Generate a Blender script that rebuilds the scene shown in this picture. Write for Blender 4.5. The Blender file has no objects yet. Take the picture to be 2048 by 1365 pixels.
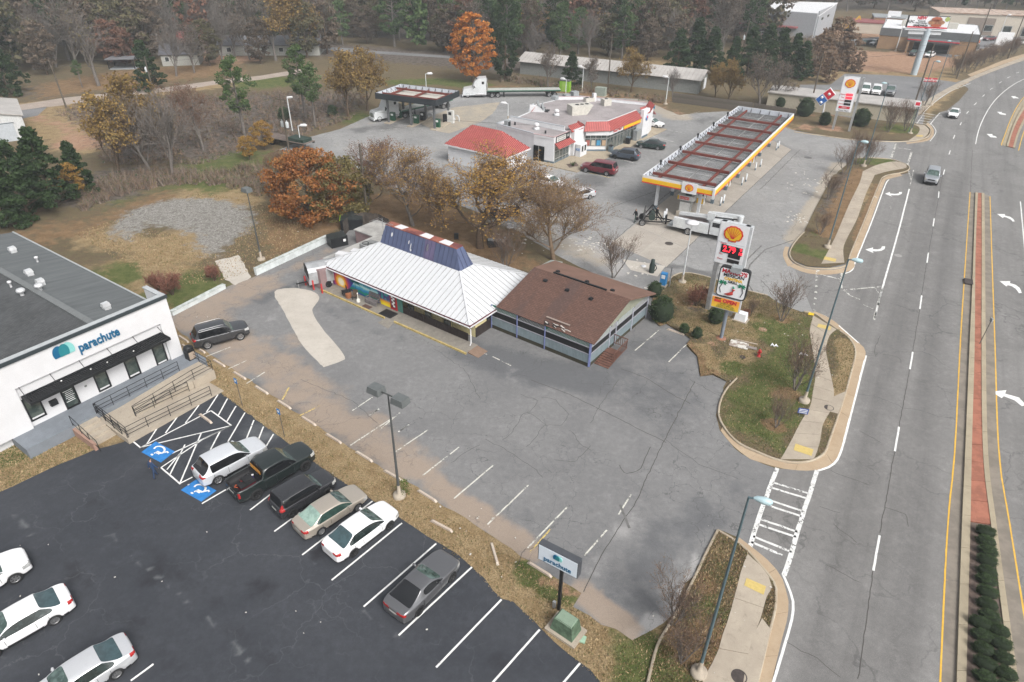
import bpy,bmesh,math,random
import numpy as np
from mathutils import Vector,Matrix
from mathutils.geometry import delaunay_2d_cdt
random.seed(7);np.random.seed(7)
R=math.radians
SC=bpy.context.scene
COL=SC.collection
# ----- camera, sky, sun, exposure
CF,CP,CR,CH=1325.6,0.571492,0.0129667,32.29
cd=bpy.data.cameras.new('camera');cam=bpy.data.objects.new('camera',cd);COL.objects.link(cam)
cd.sensor_width=36;cd.lens=36*CF/2048;cd.clip_end=4000;cd.clip_start=0.5
_c,_s,_cp,_sp=math.cos(CR),math.sin(CR),math.cos(CP),math.sin(CP)
cam.matrix_world=Matrix(((_c,-_s,0,0),(_s*_sp,_c*_sp,-_cp,0),(_s*_cp,_c*_cp,_sp,CH),(0,0,0,1)))
SC.camera=cam
w=bpy.data.worlds.new('World');SC.world=w;w.use_nodes=True
nt=w.node_tree;bg=nt.nodes['Background']
sky=nt.nodes.new('ShaderNodeTexSky');sky.sky_type='NISHITA';sky.sun_disc=False
SUN_EL,SUN_AZ=45,145
sky.sun_elevation=R(SUN_EL);sky.sun_rotation=R(SUN_AZ);sky.dust_density=6;sky.ozone_density=1.2
hs=nt.nodes.new('ShaderNodeHueSaturation');hs.inputs['Saturation'].default_value=0.22
nt.links.new(sky.outputs[0],hs.inputs['Color']);nt.links.new(hs.outputs[0],bg.inputs[0])
bg.inputs[1].default_value=0.15
sd=bpy.data.lights.new('sun','SUN');sun=bpy.data.objects.new('sun',sd);COL.objects.link(sun)
sd.energy=1.5;sd.angle=R(22);sd.color=(1,0.97,0.93)
sun.rotation_euler=(R(90-SUN_EL),0,R(180-SUN_AZ))
SC.view_settings.view_transform='Standard';SC.view_settings.look='None'
SC.view_settings.gamma=1;SC.view_settings.use_curve_mapping=False
SC.view_settings.exposure=0.42
def P(px,py,z=0.0):
 0
 x=(px-1024)/CF;y=-(py-682.5)/CF
 X=_c*x-_s*y;Y=_s*x+_c*y
 d=Vector((X,_cp+Y*_sp,-_sp+Y*_cp))
 t=(z-CH)/d.z
 return Vector((d.x*t,d.y*t,z))
def P2(px,py):p=P(px,py);return(p.x,p.y)
# ----- mesh building
class MB:
 def __init__(s):s.v=[];s.f=[];s.m=[];s.sm=[]
 def add(s,vs,fs,mi=0,sm=False,M=None):
  o=len(s.v)
  if M is not None:vs=[M@Vector(v)for v in vs]
  s.v.extend([tuple(v)for v in vs]);s.f.extend([tuple(i+o for i in f)for f in fs])
  s.m.extend([mi]*len(fs));s.sm.extend([sm]*len(fs));return s
 def box(s,c,d,rz=0,mi=0,M=None,taper=1.0):
  a,b,h=d[0]/2,d[1]/2,d[2]/2;vs=[]
  cr,sr=math.cos(rz),math.sin(rz)
  for z,k in((-h,1),(h,taper)):
   for x,y in((-a*k,-b*k),(a*k,-b*k),(a*k,b*k),(-a*k,b*k)):
    vs.append((c[0]+x*cr-y*sr,c[1]+x*sr+y*cr,c[2]+z))
  return s.add(vs,[(3,2,1,0),(4,5,6,7),(0,1,5,4),(1,2,6,5),(2,3,7,6),(3,0,4,7)],mi,False,M)
 def bar(s,a,b,w,h,mi=0,up=(0,0,1)):
  a=Vector(a);b=Vector(b);d=(b-a).normalized();u=Vector(up)
  if abs(d.dot(u))>.99:u=Vector((1,0,0))
  r=d.cross(u).normalized();u=r.cross(d)
  vs=[p+r*i*w/2+u*j*h/2 for p in(a,b)for i,j in((-1,-1),(1,-1),(1,1),(-1,1))]
  return s.add(vs,[(0,1,2,3),(7,6,5,4),(4,5,1,0),(5,6,2,1),(6,7,3,2),(7,4,0,3)],mi)
 def tube(s,pts,r,n=8,mi=0,cap=True,sm=True):
  pts=[Vector(p)for p in pts]
  rs=r if isinstance(r,(list,tuple))else[r]*len(pts)
  o=[];
  for i,p in enumerate(pts):
   d=(pts[min(i+1,len(pts)-1)]-pts[max(i-1,0)])
   d=d.normalized()if d.length>1e-9 else Vector((0,0,1))
   a=Vector((0,0,1))if abs(d.z)<.9 else Vector((1,0,0))
   u=d.cross(a).normalized();v=d.cross(u)
   for k in range(n):
    t=2*math.pi*k/n;o.append(p+(u*math.cos(t)+v*math.sin(t))*rs[i])
  f=[]
  for i in range(len(pts)-1):
   for k in range(n):
    f.append((i*n+k,(i+1)*n+k,(i+1)*n+(k+1)%n,i*n+(k+1)%n))
  s.add(o,f,mi,sm)
  if cap:s.add(o[:n],[tuple(range(n))],mi);s.add(o[-n:],[tuple(range(n-1,-1,-1))],mi)
  return s
 def lathe(s,c,prof,n=16,mi=0,sm=True):
  vs=[]
  for r,z in prof:
   for k in range(n):
    t=2*math.pi*k/n;vs.append((c[0]+r*math.cos(t),c[1]+r*math.sin(t),c[2]+z))
  f=[(i*n+k,i*n+(k+1)%n,(i+1)*n+(k+1)%n,(i+1)*n+k)for i in range(len(prof)-1)for k in range(n)]
  s.add(vs,f,mi,sm)
  if prof[-1][0]>1e-4:s.add(vs[-n:],[tuple(range(n))],mi)
  return s
 def prism(s,poly,z0,z1,mi=0,mtop=None):
  0
  n=len(poly)
  area=sum(poly[i][0]*poly[(i+1)%n][1]-poly[(i+1)%n][0]*poly[i][1]for i in range(n))
  if area<0:poly=poly[::-1]
  vs=[(x,y,z0)for x,y in poly]+[(x,y,z1)for x,y in poly]
  s.add(vs,[(i,(i+1)%n,n+(i+1)%n,n+i)for i in range(n)],mi)
  s.add(vs[n:],[tuple(range(n))],mi if mtop is None else mtop);return s
 def quad(s,a,b,c,d,mi=0):return s.add([a,b,c,d],[(0,1,2,3)],mi)
 def mesh(s,name,mats):
  me=bpy.data.meshes.new(name)
  me.from_pydata([tuple(v)for v in s.v],[],s.f)
  for m in(mats if isinstance(mats,(list,tuple))else[mats]):me.materials.append(m)
  me.polygons.foreach_set('material_index',s.m);me.polygons.foreach_set('use_smooth',s.sm)
  me.update();return me
def link(name,me,parent=None,loc=None,rz=0,kind=None):
 o=bpy.data.objects.new(name,me);COL.objects.link(o)
 if parent is not None:o.parent=parent
 if loc is not None:o.location=loc
 if rz:o.rotation_euler=(0,0,rz)
 if kind:o['kind']=kind
 return o
def obj(name,mb,mats,parent=None,loc=None,rz=0,kind=None):
 return link(name,mb.mesh(name,mats),parent,loc,rz,kind)
def tag(o,label,cat,group=None):
 o['label']=label;o['category']=cat
 if group:o['group']=group
 return o
def thing(name,label,cat,loc=(0,0,0),rz=0,group=None):
 o=bpy.data.objects.new(name,None);COL.objects.link(o);o.empty_display_size=.3
 o.location=loc;o.rotation_euler=(0,0,rz);return tag(o,label,cat,group)
def kids(o):return KIDS.get(o.name,[])
def dup(root,loc,rz=0,label=None,group=None,scale=None):
 0
 ch={}
 for o in list(root.children):ch[o]=list(o.children)
 r=root.copy();COL.objects.link(r);r.location=loc;r.rotation_euler=(0,0,rz)
 if label:r['label']=label
 if group:r['group']=group
 if scale:r.scale=(scale,scale,scale)if not isinstance(scale,tuple)else scale
 for o,sub in ch.items():
  c=o.copy();COL.objects.link(c);c.parent=r
  for g in sub:
   d=g.copy();COL.objects.link(d);d.parent=c
 return r
class Fr:
 0
 def __init__(s,a,b):
  s.o=Vector((a[0],a[1],0));d=Vector((b[0]-a[0],b[1]-a[1],0));s.L=d.length
  s.a=math.atan2(d.y,d.x);s.M=Matrix.Translation(s.o)@Matrix.Rotation(s.a,4,'Z');s.I=s.M.inverted()
 def l(s,px,py,z=0):return s.I@P(px,py,z)
 def w(s,x,y,z=0):return s.M@Vector((x,y,z))
# ----- text meshes
_tx={}
def text_mesh(txt,size,depth,bold=0.0,sx=1.0,shear=0.0,space=1.0):
 cu=bpy.data.curves.new('lettering','FONT');cu.body=txt;cu.size=size;cu.extrude=depth/2
 cu.align_x='CENTER';cu.align_y='CENTER';cu.offset=bold;cu.shear=shear;cu.space_character=space;cu.resolution_u=3
 o=bpy.data.objects.new('lettering',cu);COL.objects.link(o)
 dg=bpy.context.evaluated_depsgraph_get();me=bpy.data.meshes.new_from_object(o.evaluated_get(dg))
 bpy.data.objects.remove(o);bpy.data.curves.remove(cu)
 if sx!=1.0:
  for v in me.vertices:v.co.x*=sx
 me.name='lettering';me.materials.clear();return me
def lettering(txt,size,mat,parent,loc,rot,depth=.02,bold=0.0,sx=1.0,shear=0,name='lettering',space=1.0):
 me=text_mesh(txt,size,depth,bold,sx,shear,space);me.materials.append(mat)
 o=link(name,me,parent,loc);o.rotation_euler=rot;return o
# ----- materials
class NT:
 def __init__(s,m):s.t=m.node_tree;s.n=s.t.nodes;s.b=s.n['Principled BSDF']
 def L(s,a,b):s.t.links.new(a,b)
 def tex(s,scale,detail=4,rough=.6,vec=None,dist=0,dim='3D'):
  t=s.n.new('ShaderNodeTexNoise');t.inputs['Scale'].default_value=scale;t.inputs['Detail'].default_value=detail
  t.inputs['Roughness'].default_value=rough;t.inputs['Distortion'].default_value=dist
  s.L(vec if vec is not None else s.co(),t.inputs['Vector']);return t.outputs['Fac']
 def co(s):
  if not hasattr(s,'_co'):s._co=s.n.new('ShaderNodeTexCoord').outputs['Object']
  return s._co
 def vor(s,scale,feature='DISTANCE_TO_EDGE',vec=None,rnd=1):
  t=s.n.new('ShaderNodeTexVoronoi');t.feature=feature;t.inputs['Scale'].default_value=scale;t.inputs['Randomness'].default_value=rnd
  s.L(vec if vec is not None else s.co(),t.inputs['Vector']);return t
 def ramp(s,fac,stops,interp='LINEAR'):
  r=s.n.new('ShaderNodeValToRGB');r.color_ramp.interpolation=interp;e=r.color_ramp.elements
  while len(e)<len(stops):e.new(.5)
  for i,(p,c)in enumerate(stops):e[i].position=p;e[i].color=(*c,1)if len(c)==3 else c
  s.L(fac,r.inputs[0]);return r.outputs[0]
 def step(s,fac,a,b,lo=0.,hi=1.):
  r=s.n.new('ShaderNodeMapRange');s.L(fac,r.inputs[0]);r.interpolation_type='SMOOTHSTEP'
  for k,v in zip((1,2,3,4),(a,b,lo,hi)):r.inputs[k].default_value=v
  return r.outputs[0]
 def math(s,op,a,b=None,c=None):
  m=s.n.new('ShaderNodeMath');m.operation=op
  for i,v in enumerate((a,b,c)):
   if v is None:continue
   if isinstance(v,(int,float)):m.inputs[i].default_value=v
   else:s.L(v,m.inputs[i])
  return m.outputs[0]
 def mix(s,fac,a,b,mode='MIX'):
  m=s.n.new('ShaderNodeMix');m.data_type='RGBA';m.blend_type=mode
  for i,v in((0,fac),(6,a),(7,b)):
   if isinstance(v,(int,float)):m.inputs[i].default_value=v
   elif isinstance(v,tuple):m.inputs[i].default_value=(*v,1)if len(v)==3 else v
   else:s.L(v,m.inputs[i])
  return m.outputs[2]
 def attr(s,name):
  a=s.n.new('ShaderNodeAttribute');a.attribute_name=name
  p=s.n.new('ShaderNodeSeparateColor');s.L(a.outputs['Color'],p.inputs[0]);return p.outputs[0],p.outputs[1],p.outputs[2]
 def bump(s,h,strength=.3,dist=.02):
  b=s.n.new('ShaderNodeBump');b.inputs['Strength'].default_value=strength;b.inputs['Distance'].default_value=dist
  s.L(h,b.inputs['Height']);s.L(b.outputs[0],s.b.inputs['Normal'])
 def col(s,c):s.L(c,s.b.inputs['Base Color'])
def newmat(name,rough=.8,metal=0.,spec=.3):
 m=bpy.data.materials.new(name);m.use_nodes=True;b=m.node_tree.nodes['Principled BSDF']
 b.inputs['Roughness'].default_value=rough;b.inputs['Metallic'].default_value=metal
 b.inputs['Specular IOR Level'].default_value=spec
 return m,NT(m)
_mc={}
def M(name,c=(.5,.5,.5),rough=.7,metal=0.,var=.12,scale=3.,c2=None,bump=0.,spec=.3,grain=40.,emit=0,coat=0,low=.38,high=.62):
 0
 if name in _mc:return _mc[name]
 m,n=newmat(name,rough,metal,spec)
 a=n.tex(scale,5,.65);f=n.tex(grain,3,.6)
 k=n.step(a,low,high)
 dark=tuple(x*(1-var)for x in c)if c2 is None else c2
 base=n.mix(k,dark,c)
 base=n.mix(n.step(f,.3,.7,0.,var*.8),base,tuple(x*.6 for x in c))
 n.col(base)
 if bump:n.bump(f,bump)
 if coat:n.b.inputs['Coat Weight'].default_value=coat;n.b.inputs['Coat Roughness'].default_value=.06
 if emit:
  n.L(base,n.b.inputs['Emission Color']);n.b.inputs['Emission Strength'].default_value=emit
 _mc[name]=m;return m
HAZE=0.0005
def leafmat(name,cols,scale=.35,trans=.25):
 0
 if name in _mc:return _mc[name]
 m,n=newmat(name,.75,0,.15)
 g=n.n.new('ShaderNodeNewGeometry');oi=n.n.new('ShaderNodeObjectInfo')
 r=n.math('ADD',n.math('MULTIPLY',g.outputs['Random Per Island'],.55),n.math('MULTIPLY',n.step(n.tex(scale,2),.3,.7),.45))
 st=[(i/(len(cols)-1),c)for i,c in enumerate(cols)]
 c=n.ramp(r,st)
 k=n.math('ADD',n.math('MULTIPLY',oi.outputs['Random'],.4),.8)
 h=n.n.new('ShaderNodeHueSaturation');n.L(k,h.inputs['Value']);n.L(c,h.inputs['Color'])
 n.col(h.outputs[0]);_mc[name]=m
 return m
# ----- ground sheets
def smooth(pts,closed=True,k=4):
 0
 n=len(pts);o=[]
 rng=range(n)if closed else range(n-1)
 for i in rng:
  p0,p1,p2,p3=(pts[(i-1)%n],pts[i],pts[(i+1)%n],pts[(i+2)%n])if closed else(pts[max(i-1,0)],pts[i],pts[i+1],pts[min(i+2,n-1)])
  for j in range(k):
   t=j/k
   o.append(tuple(.5*((2*p1[a])+(-p0[a]+p2[a])*t+(2*p0[a]-5*p1[a]+4*p2[a]-p3[a])*t*t+(-p0[a]+3*p1[a]-3*p2[a]+p3[a])*t**3)for a in(0,1)))
 if not closed:o.append(tuple(pts[-1][:2]))
 return o
def W(px):return[P2(*p)for p in px]
def jag(poly,amp,step=.5,seed=1):
 0
 rnd=random.Random(seed);o=[];n=len(poly)
 for i in range(n):
  a,b=poly[i],poly[(i+1)%n];d=math.hypot(b[0]-a[0],b[1]-a[1]);k=max(1,min(60,int(d/step)))
  for j in range(k):
   t=j/k;o.append((a[0]+(b[0]-a[0])*t+rnd.uniform(-amp,amp),a[1]+(b[1]-a[1])*t+rnd.uniform(-amp,amp)))
 return o
def pip(X,Y,poly):
 ins=np.zeros(X.shape,bool);n=len(poly)
 for i in range(n):
  x1,y1=poly[i];x2,y2=poly[(i+1)%n]
  if y1==y2:continue
  c=((y1>Y)!=(y2>Y))&(X<(x2-x1)*(Y-y1)/(y2-y1)+x1);ins^=c
 return ins
def segd(X,Y,a,b):
 dx,dy=b[0]-a[0],b[1]-a[1];l=dx*dx+dy*dy+1e-9
 t=np.clip(((X-a[0])*dx+(Y-a[1])*dy)/l,0,1);return np.hypot(X-a[0]-t*dx,Y-a[1]-t*dy)
def paint(X,Y,ops):
 0
 wgt=np.zeros(X.shape)
 for k,pts,r,s in ops:
  if k=='d':
   c=P2(*pts);v=np.clip(1.4-np.hypot(X-c[0],Y-c[1])/r,0,1)
  elif k=='l':
   q=W(pts);v=np.zeros(X.shape)
   for a,b in zip(q,q[1:]):v=np.maximum(v,np.clip(1.4-segd(X,Y,a,b)/r,0,1))
  else:
   q=W(pts);ins=pip(X,Y,q);d=np.full(X.shape,1e9)
   for i in range(len(q)):d=np.minimum(d,segd(X,Y,q[i],q[(i+1)%len(q)]))
   v=np.clip(.5+np.where(ins,d,-d)/(2*r),0,1)
  wgt=np.maximum(wgt,v*s)
 return wgt
def attrs(me,ma,mb):
 X=np.array([v.co.x for v in me.vertices]);Y=np.array([v.co.y for v in me.vertices])
 for nm,chans in(('ma',ma),('mb',mb)):
  if chans is None:continue
  at=me.color_attributes.new(nm,'FLOAT_COLOR','POINT');a=np.zeros((len(X),4));a[:,3]=1
  for i,ops in enumerate(chans):a[:,i]=paint(X,Y,ops)
  at.data.foreach_set('color',a.ravel())
def sheet(name,poly,z,mat,res=0,ma=None,mb=None,parent=None,kind='structure',jit=0):
 0
 pts=[Vector(p)for p in poly];n=len(pts)
 if res:
  xs=[p.x for p in pts];ys=[p.y for p in pts]
  gx=np.arange(min(xs),max(xs),res);gy=np.arange(min(ys),max(ys),res)
  X,Y=np.meshgrid(gx,gy);X=X.ravel();Y=Y.ravel()
  X=X+np.random.uniform(-.2,.2,X.shape)*res;Y=Y+np.random.uniform(-.2,.2,Y.shape)*res
  k=pip(X,Y,poly);pts+=[Vector((float(a),float(b)))for a,b in zip(X[k],Y[k])]
 vo,_,fo,*_=delaunay_2d_cdt(pts,[],[list(range(n))],1,1e-4)
 me=bpy.data.meshes.new(name)
 me.from_pydata([(v.x,v.y,z)for v in vo],[],[tuple(f)for f in fo])
 me.materials.append(mat);me.update()
 if len(me.polygons)and me.polygons[0].normal.z<0:me.flip_normals()
 if ma or mb:attrs(me,ma,mb)
 return link(name,me,parent,kind=kind)
def resample(pts,step):
 o=[pts[0]];acc=0
 for a,b in zip(pts,pts[1:]):
  d=math.hypot(b[0]-a[0],b[1]-a[1]);t=step-acc
  while t<=d:
   o.append((a[0]+(b[0]-a[0])*t/d,a[1]+(b[1]-a[1])*t/d));t+=step
  acc=(acc+d)%step if d else acc
 return o
def side(pts,off):
 0
 o=[];n=len(pts)
 for i,p in enumerate(pts):
  a=pts[max(i-1,0)];b=pts[min(i+1,n-1)];dx,dy=b[0]-a[0],b[1]-a[1];l=math.hypot(dx,dy)or 1
  o.append((p[0]-dy/l*off,p[1]+dx/l*off))
 return o
def ribbon(mb,pts,w,z,mi=0,wob=0,rnd=random):
 if wob:pts=[(x+rnd.uniform(-wob,wob),y+rnd.uniform(-wob,wob))for x,y in pts]
 l=side(pts,w/2);r=side(pts,-w/2)
 vs=[(x,y,z)for x,y in r]+[(x,y,z)for x,y in l];n=len(pts)
 mb.add(vs,[(i,i+1,n+i+1,n+i)for i in range(n-1)],mi)
def kerb(mb,pts,w,h,z0=0.0,mi=0):
 0
 l=side(pts,w/2);r=side(pts,-w/2);l2=side(pts,w*.36);r2=side(pts,-w*.36);n=len(pts)
 vs=[(x,y,z0)for x,y in r]+[(x,y,h-.03)for x,y in r]+[(x,y,h)for x,y in r2]+[(x,y,h)for x,y in l2]+[(x,y,h-.03)for x,y in l]+[(x,y,z0)for x,y in l]
 f=[(k*n+i,k*n+i+1,(k+1)*n+i+1,(k+1)*n+i)for i in range(n-1)for k in range(5)]
 mb.add(vs,f,mi,True)
 for e,s in((0,1),(n-1,-1)):mb.add([vs[k*n+e]for k in range(6)],[tuple(range(6))[::s]],mi)
def weights(n,names,amp=.5,scale=.5,lo=.35,hi=.65):
 0
 o=[]
 for i,a in enumerate(names):
  v=n.n.new('ShaderNodeVectorMath');v.operation='ADD';n.L(n.co(),v.inputs[0]);v.inputs[1].default_value=(17.*i,5.*i,0)
  t=n.tex(scale,9,.68,v.outputs[0])
  o.append(n.step(n.math('ADD',a,n.math('MULTIPLY',n.math('SUBTRACT',t,.5),amp*2)),lo,hi))
 return o
def mat_terrain():
 m,n=newmat('ground_cover',.95,0,.1)
 a=n.attr('ma');b=n.attr('mb')
 wd,wg,wr=weights(n,a,.7,.35);wv,wb,wl=weights(n,b,.8,.7)
 big=n.tex(.08,6,.6);mid=n.tex(.9,6,.7);fine=n.tex(9,5,.75)
 base=n.mix(n.step(big,.35,.65),(.125,.095,.062),(.165,.118,.075))
 base=n.mix(n.step(mid,.35,.7),base,(.16,.135,.075))
 dry=n.mix(n.step(mid,.35,.65),(.27,.19,.10),(.36,.27,.155))
 grn=n.mix(n.step(mid,.35,.65),(.075,.105,.03),(.14,.15,.055))
 red=n.mix(n.step(mid,.35,.65),(.33,.19,.125),(.43,.28,.19))
 grv=n.mix(n.step(n.tex(2.6,9,.82,dist=1.2),.38,.62),(.15,.14,.125),(.40,.385,.36))
 bru=n.mix(n.step(mid,.35,.65),(.075,.06,.05),(.17,.145,.13))
 lit=n.mix(n.step(mid,.35,.65),(.19,.12,.065),(.27,.175,.10))
 c=n.mix(wd,base,dry);c=n.mix(wg,c,grn);c=n.mix(wr,c,red);c=n.mix(wb,c,bru);c=n.mix(wl,c,lit);c=n.mix(wv,c,grv)
 c=n.mix(n.step(fine,.3,.62,.62,0.),c,(.045,.038,.022),'MIX')
 c=n.mix(n.step(n.tex(22,2),.62,.8,0,.35),c,(.45,.38,.26))
 n.col(c);n.bump(fine,1.,.08);return m
def mat_asphalt(name,c1,c2,crack=.5,crackcol=(.06,.06,.06),cs=.35,dark=(.06,.06,.065),sand=(.34,.26,.19),light=(.42,.41,.40),grain=.25,streak=None):
 m,n=newmat(name,.88,0,.25)
 ws=weights(n,n.attr('ma'),.55,.45,.3,.75)
 big=n.tex(.12,6,.62,dist=.6);fine=n.tex(30,3,.8);med=n.tex(2.2,6,.7)
 c=n.mix(n.step(big,.3,.7),c1,c2)
 c=n.mix(n.step(med,.3,.75,.3,0),c,tuple(x*.5 for x in c1));c=n.mix(n.step(n.tex(.55,7,.75),.5,.72,0,.22),c,tuple(x*1.45 for x in c2))
 if streak:
  mp=n.n.new('ShaderNodeMapping');n.L(n.co(),mp.inputs[0]);mp.vector_type='TEXTURE';mp.inputs['Rotation'].default_value=(0,0,streak);mp.inputs['Scale'].default_value=(45,1.3,1)
  c=n.mix(n.step(n.tex(1,4,.6,mp.outputs[0]),.4,.75,0,.45),c,tuple(x*.55 for x in c1))
 w1,w2,w3=ws
 if streak:w2=n.math('MULTIPLY',n.attr('ma')[1],n.step(n.tex(5,6,.8),.25,.75,.35,.95))
 c=n.mix(n.math('MULTIPLY',w2,.8),c,dark);c=n.mix(n.math('MULTIPLY',w3,.75),c,light);c=n.mix(n.math('MULTIPLY',w1,.75),c,sand)
 v=n.n.new('ShaderNodeVectorMath');v.operation='ADD';n.L(n.co(),v.inputs[0])
 tn=n.n.new('ShaderNodeTexNoise');tn.inputs['Scale'].default_value=.9;tn.inputs['Detail'].default_value=5;n.L(n.co(),tn.inputs['Vector'])
 sc=n.n.new('ShaderNodeVectorMath');sc.operation='SCALE';sc.inputs[3].default_value=1.7;n.L(tn.outputs['Color'],sc.inputs[0]);n.L(sc.outputs[0],v.inputs[1])
 e1=n.vor(cs,vec=v.outputs[0]).outputs['Distance'];e2=n.vor(cs*3.2,vec=v.outputs[0]).outputs['Distance']
 k1=n.math('MULTIPLY',n.step(e1,.002,.009,1,0),n.step(n.tex(.1,3),.42,.56))
 k2=n.math('MULTIPLY',n.step(e2,.006,.03,.7,0),n.step(n.tex(.16,3),.54,.64))
 c=n.mix(n.math('MULTIPLY',n.math('MAXIMUM',k1,k2),crack),c,crackcol)
 c=n.mix(n.step(fine,.35,.75,grain,0),c,(.02,.02,.02));c=n.mix(n.step(fine,.62,.8,0,grain),c,(.6,.6,.6))
 n.col(c);n.bump(fine,.4,.01);return m
def mat_concrete(name,c1=(.46,.40,.32),c2=(.36,.31,.25),stain=(.2,.17,.14)):
 if name in _mc:return _mc[name]
 m,n=newmat(name,.9,0,.2)
 big=n.tex(.5,6,.65);med=n.tex(3,6,.7);fine=n.tex(40,3,.8)
 g=n.n.new('ShaderNodeObjectInfo')
 c=n.mix(n.step(big,.3,.7),c2,c1)
 c=n.mix(n.step(med,.52,.75,0,.5),c,stain)
 c=n.mix(n.math('MULTIPLY',g.outputs['Random'],.22),c,stain)
 c=n.mix(n.step(fine,.35,.7,.25,0),c,tuple(x*.4 for x in c1))
 n.col(c);n.bump(fine,.3,.01);_mc[name]=m;return m
def mat_paint(name,c,worn=.45,rough=.7):
 0
 if name in _mc:return _mc[name]
 m,n=newmat(name,rough,0,.3)
 t=n.tex(7,8,.75);f=n.tex(1.1,3)
 k=n.step(n.math('ADD',t,n.math('MULTIPLY',n.math('SUBTRACT',f,.5),.6)),worn-.04,worn+.04)
 tr=n.n.new('ShaderNodeBsdfTransparent');mx=n.n.new('ShaderNodeMixShader')
 out=n.n['Material Output']
 n.L(k,mx.inputs[0]);n.L(tr.outputs[0],mx.inputs[1]);n.L(n.b.outputs[0],mx.inputs[2]);n.L(mx.outputs[0],out.inputs[0])
 n.col(n.mix(n.step(n.tex(2.5,4),.35,.7),tuple(x*.82 for x in c),c));_mc[name]=m;return m
CONC=mat_concrete('concrete');KERB=mat_concrete('kerb_concrete',(.47,.41,.32),(.37,.30,.22),(.22,.18,.13))
GUT=mat_concrete('gutter_concrete',(.47,.37,.26),(.40,.30,.20),(.28,.20,.13))
WHITE=mat_paint('white_road_paint',(.78,.78,.76),.33);WORNW=mat_paint('worn_white_paint',(.68,.67,.62),.5)
YEL=mat_paint('yellow_road_paint',(.72,.43,.06),.28);WORNY=mat_paint('worn_yellow_paint',(.62,.47,.16),.47)
tx=np.unique(np.concatenate([np.arange(-1400,-120,80),np.arange(-120,-45,2.5),np.arange(-45,45,.7),np.arange(45,190,2.5),np.arange(190,1500,80)]))
ty=np.unique(np.concatenate([np.arange(-300,0,30),np.arange(0,14,2),np.arange(14,85,.7),np.arange(85,270,2.5),np.arange(270,2400,80)]))
X,Y=np.meshgrid(tx,ty);nx,ny=len(tx),len(ty)
me=bpy.data.meshes.new('ground')
vv=np.stack([X.ravel(),Y.ravel(),np.zeros(X.size)],1)
ii=(np.arange(ny-1)[:,None]*nx+np.arange(nx-1)[None]).ravel()
me.from_pydata(vv.tolist(),[],np.stack([ii,ii+1,ii+nx+1,ii+nx],1).tolist());me.materials.append(mat_terrain())
DRY=[('l',[(350,660),(440,745),(540,825),(640,900),(740,965),(860,1050),(960,1110),(1080,1195),(1150,1270),(1260,1340)],3.6,.95),('p',[(150,500),(280,520),(400,590),(440,570),(330,480),(230,440),(120,470)],2,.72),('d',(340,500),6,.9),('d',(275,560),8,.75),('d',(380,480),5,.85),('d',(430,385),7,.8),('d',(470,400),5,.8),('d',(90,235),9,1),('d',(130,262),8,.9),('d',(75,225),8,.9),('l',[(40,237),(140,265),(175,292)],5,.95),('p',[(1340,565),(1480,590),(1625,635),(1600,690),(1490,680),(1400,690),(1330,640)],3,.62),('d',(1660,205),9,.8),('l',[(1600,258),(1830,272)],5,.55),('l',[(0,215),(130,202)],3,.7),('l',[(330,186),(440,172),(520,163)],3,.8),('d',(1325,125),10,.8),('l',[(0,950),(190,870)],3,.75),('d',(60,905),3,.7),('d',(1700,150),18,.6),('l',[(1690,190),(1800,160),(1900,130),(2000,80)],8,.7),('d',(1770,260),5,.6),('l',[(1820,232),(1900,160)],4,.75)]
GRN=[('d',(20,905),2.0,.95),('l',[(180,600),(290,620),(360,600),(400,560)],4,.7),('d',(210,560),5,.7),('l',[(1060,1145),(1130,1180),(1100,1165)],1.2,.9),('d',(1280,1320),2.5,.7),('d',(1190,1190),1.3,.6),('d',(460,345),10,.85),('d',(440,320),9,.7),('d',(530,165),8,.9),('l',[(520,163),(600,160)],4,.95),('l',[(800,165),(870,163),(960,172)],4,.9),('d',(690,235),6,.8),('l',[(620,240),(720,235)],4,.7),('d',(380,142),16,.5),('d',(335,145),12,.5),('d',(480,330),4,.6),('d',(230,395),6,.6)]
RED=[('p',[(1690,100),(1900,108),(1935,130),(1850,150),(1700,142),(1680,120)],6,.9),('d',(280,165),8,.7),('l',[(260,160),(300,183)],4,.8),('l',[(400,120),(470,118)],10,.65),('d',(170,283),6,.9),('l',[(60,233),(130,250),(190,290)],2,.7),('l',[(1590,258),(1700,275)],3,.5),('d',(1650,235),7,.45),('l',[(1560,60),(1800,75)],14,.6),('d',(450,112),12,.45),('l',[(1090,1160),(1170,1190)],.8,.6),('l',[(150,170),(260,165)],6,.5),('d',(1500,640),2.5,.35),('l',[(1100,190),(1280,205),(1360,232)],4,.5)]
GRV=[('p',[(210,460),(250,420),(330,398),(400,392),(470,400),(515,420),(512,460),(480,480),(445,510),(430,520),(390,505),(375,490),(380,472),(330,458),(300,455),(265,485),(215,480)],2.2,.8),('l',[(1010,440),(1060,455),(1120,480),(1180,500)],2.2,.8)]
BRU=[('p',[(110,225),(240,200),(430,190),(640,180),(740,190),(700,240),(560,290),(500,300),(400,330),(300,330),(200,330),(180,270),(130,240)],5,.78),('d',(200,380),8,.8),('d',(250,360),8,.8),('d',(120,180),14,.5),('l',[(0,30),(700,20)],30,.8),('l',[(600,95),(900,120),(1000,130)],12,.8),('p',[(-600,-20),(2048,-60),(2048,20),(1600,22),(1000,100),(700,70),(500,60),(0,110),(-300,130)],10,.9),('d',(1480,625),2.2,.6),('d',(1600,80),25,.6),('d',(1430,560),1.5,.4)]
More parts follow.
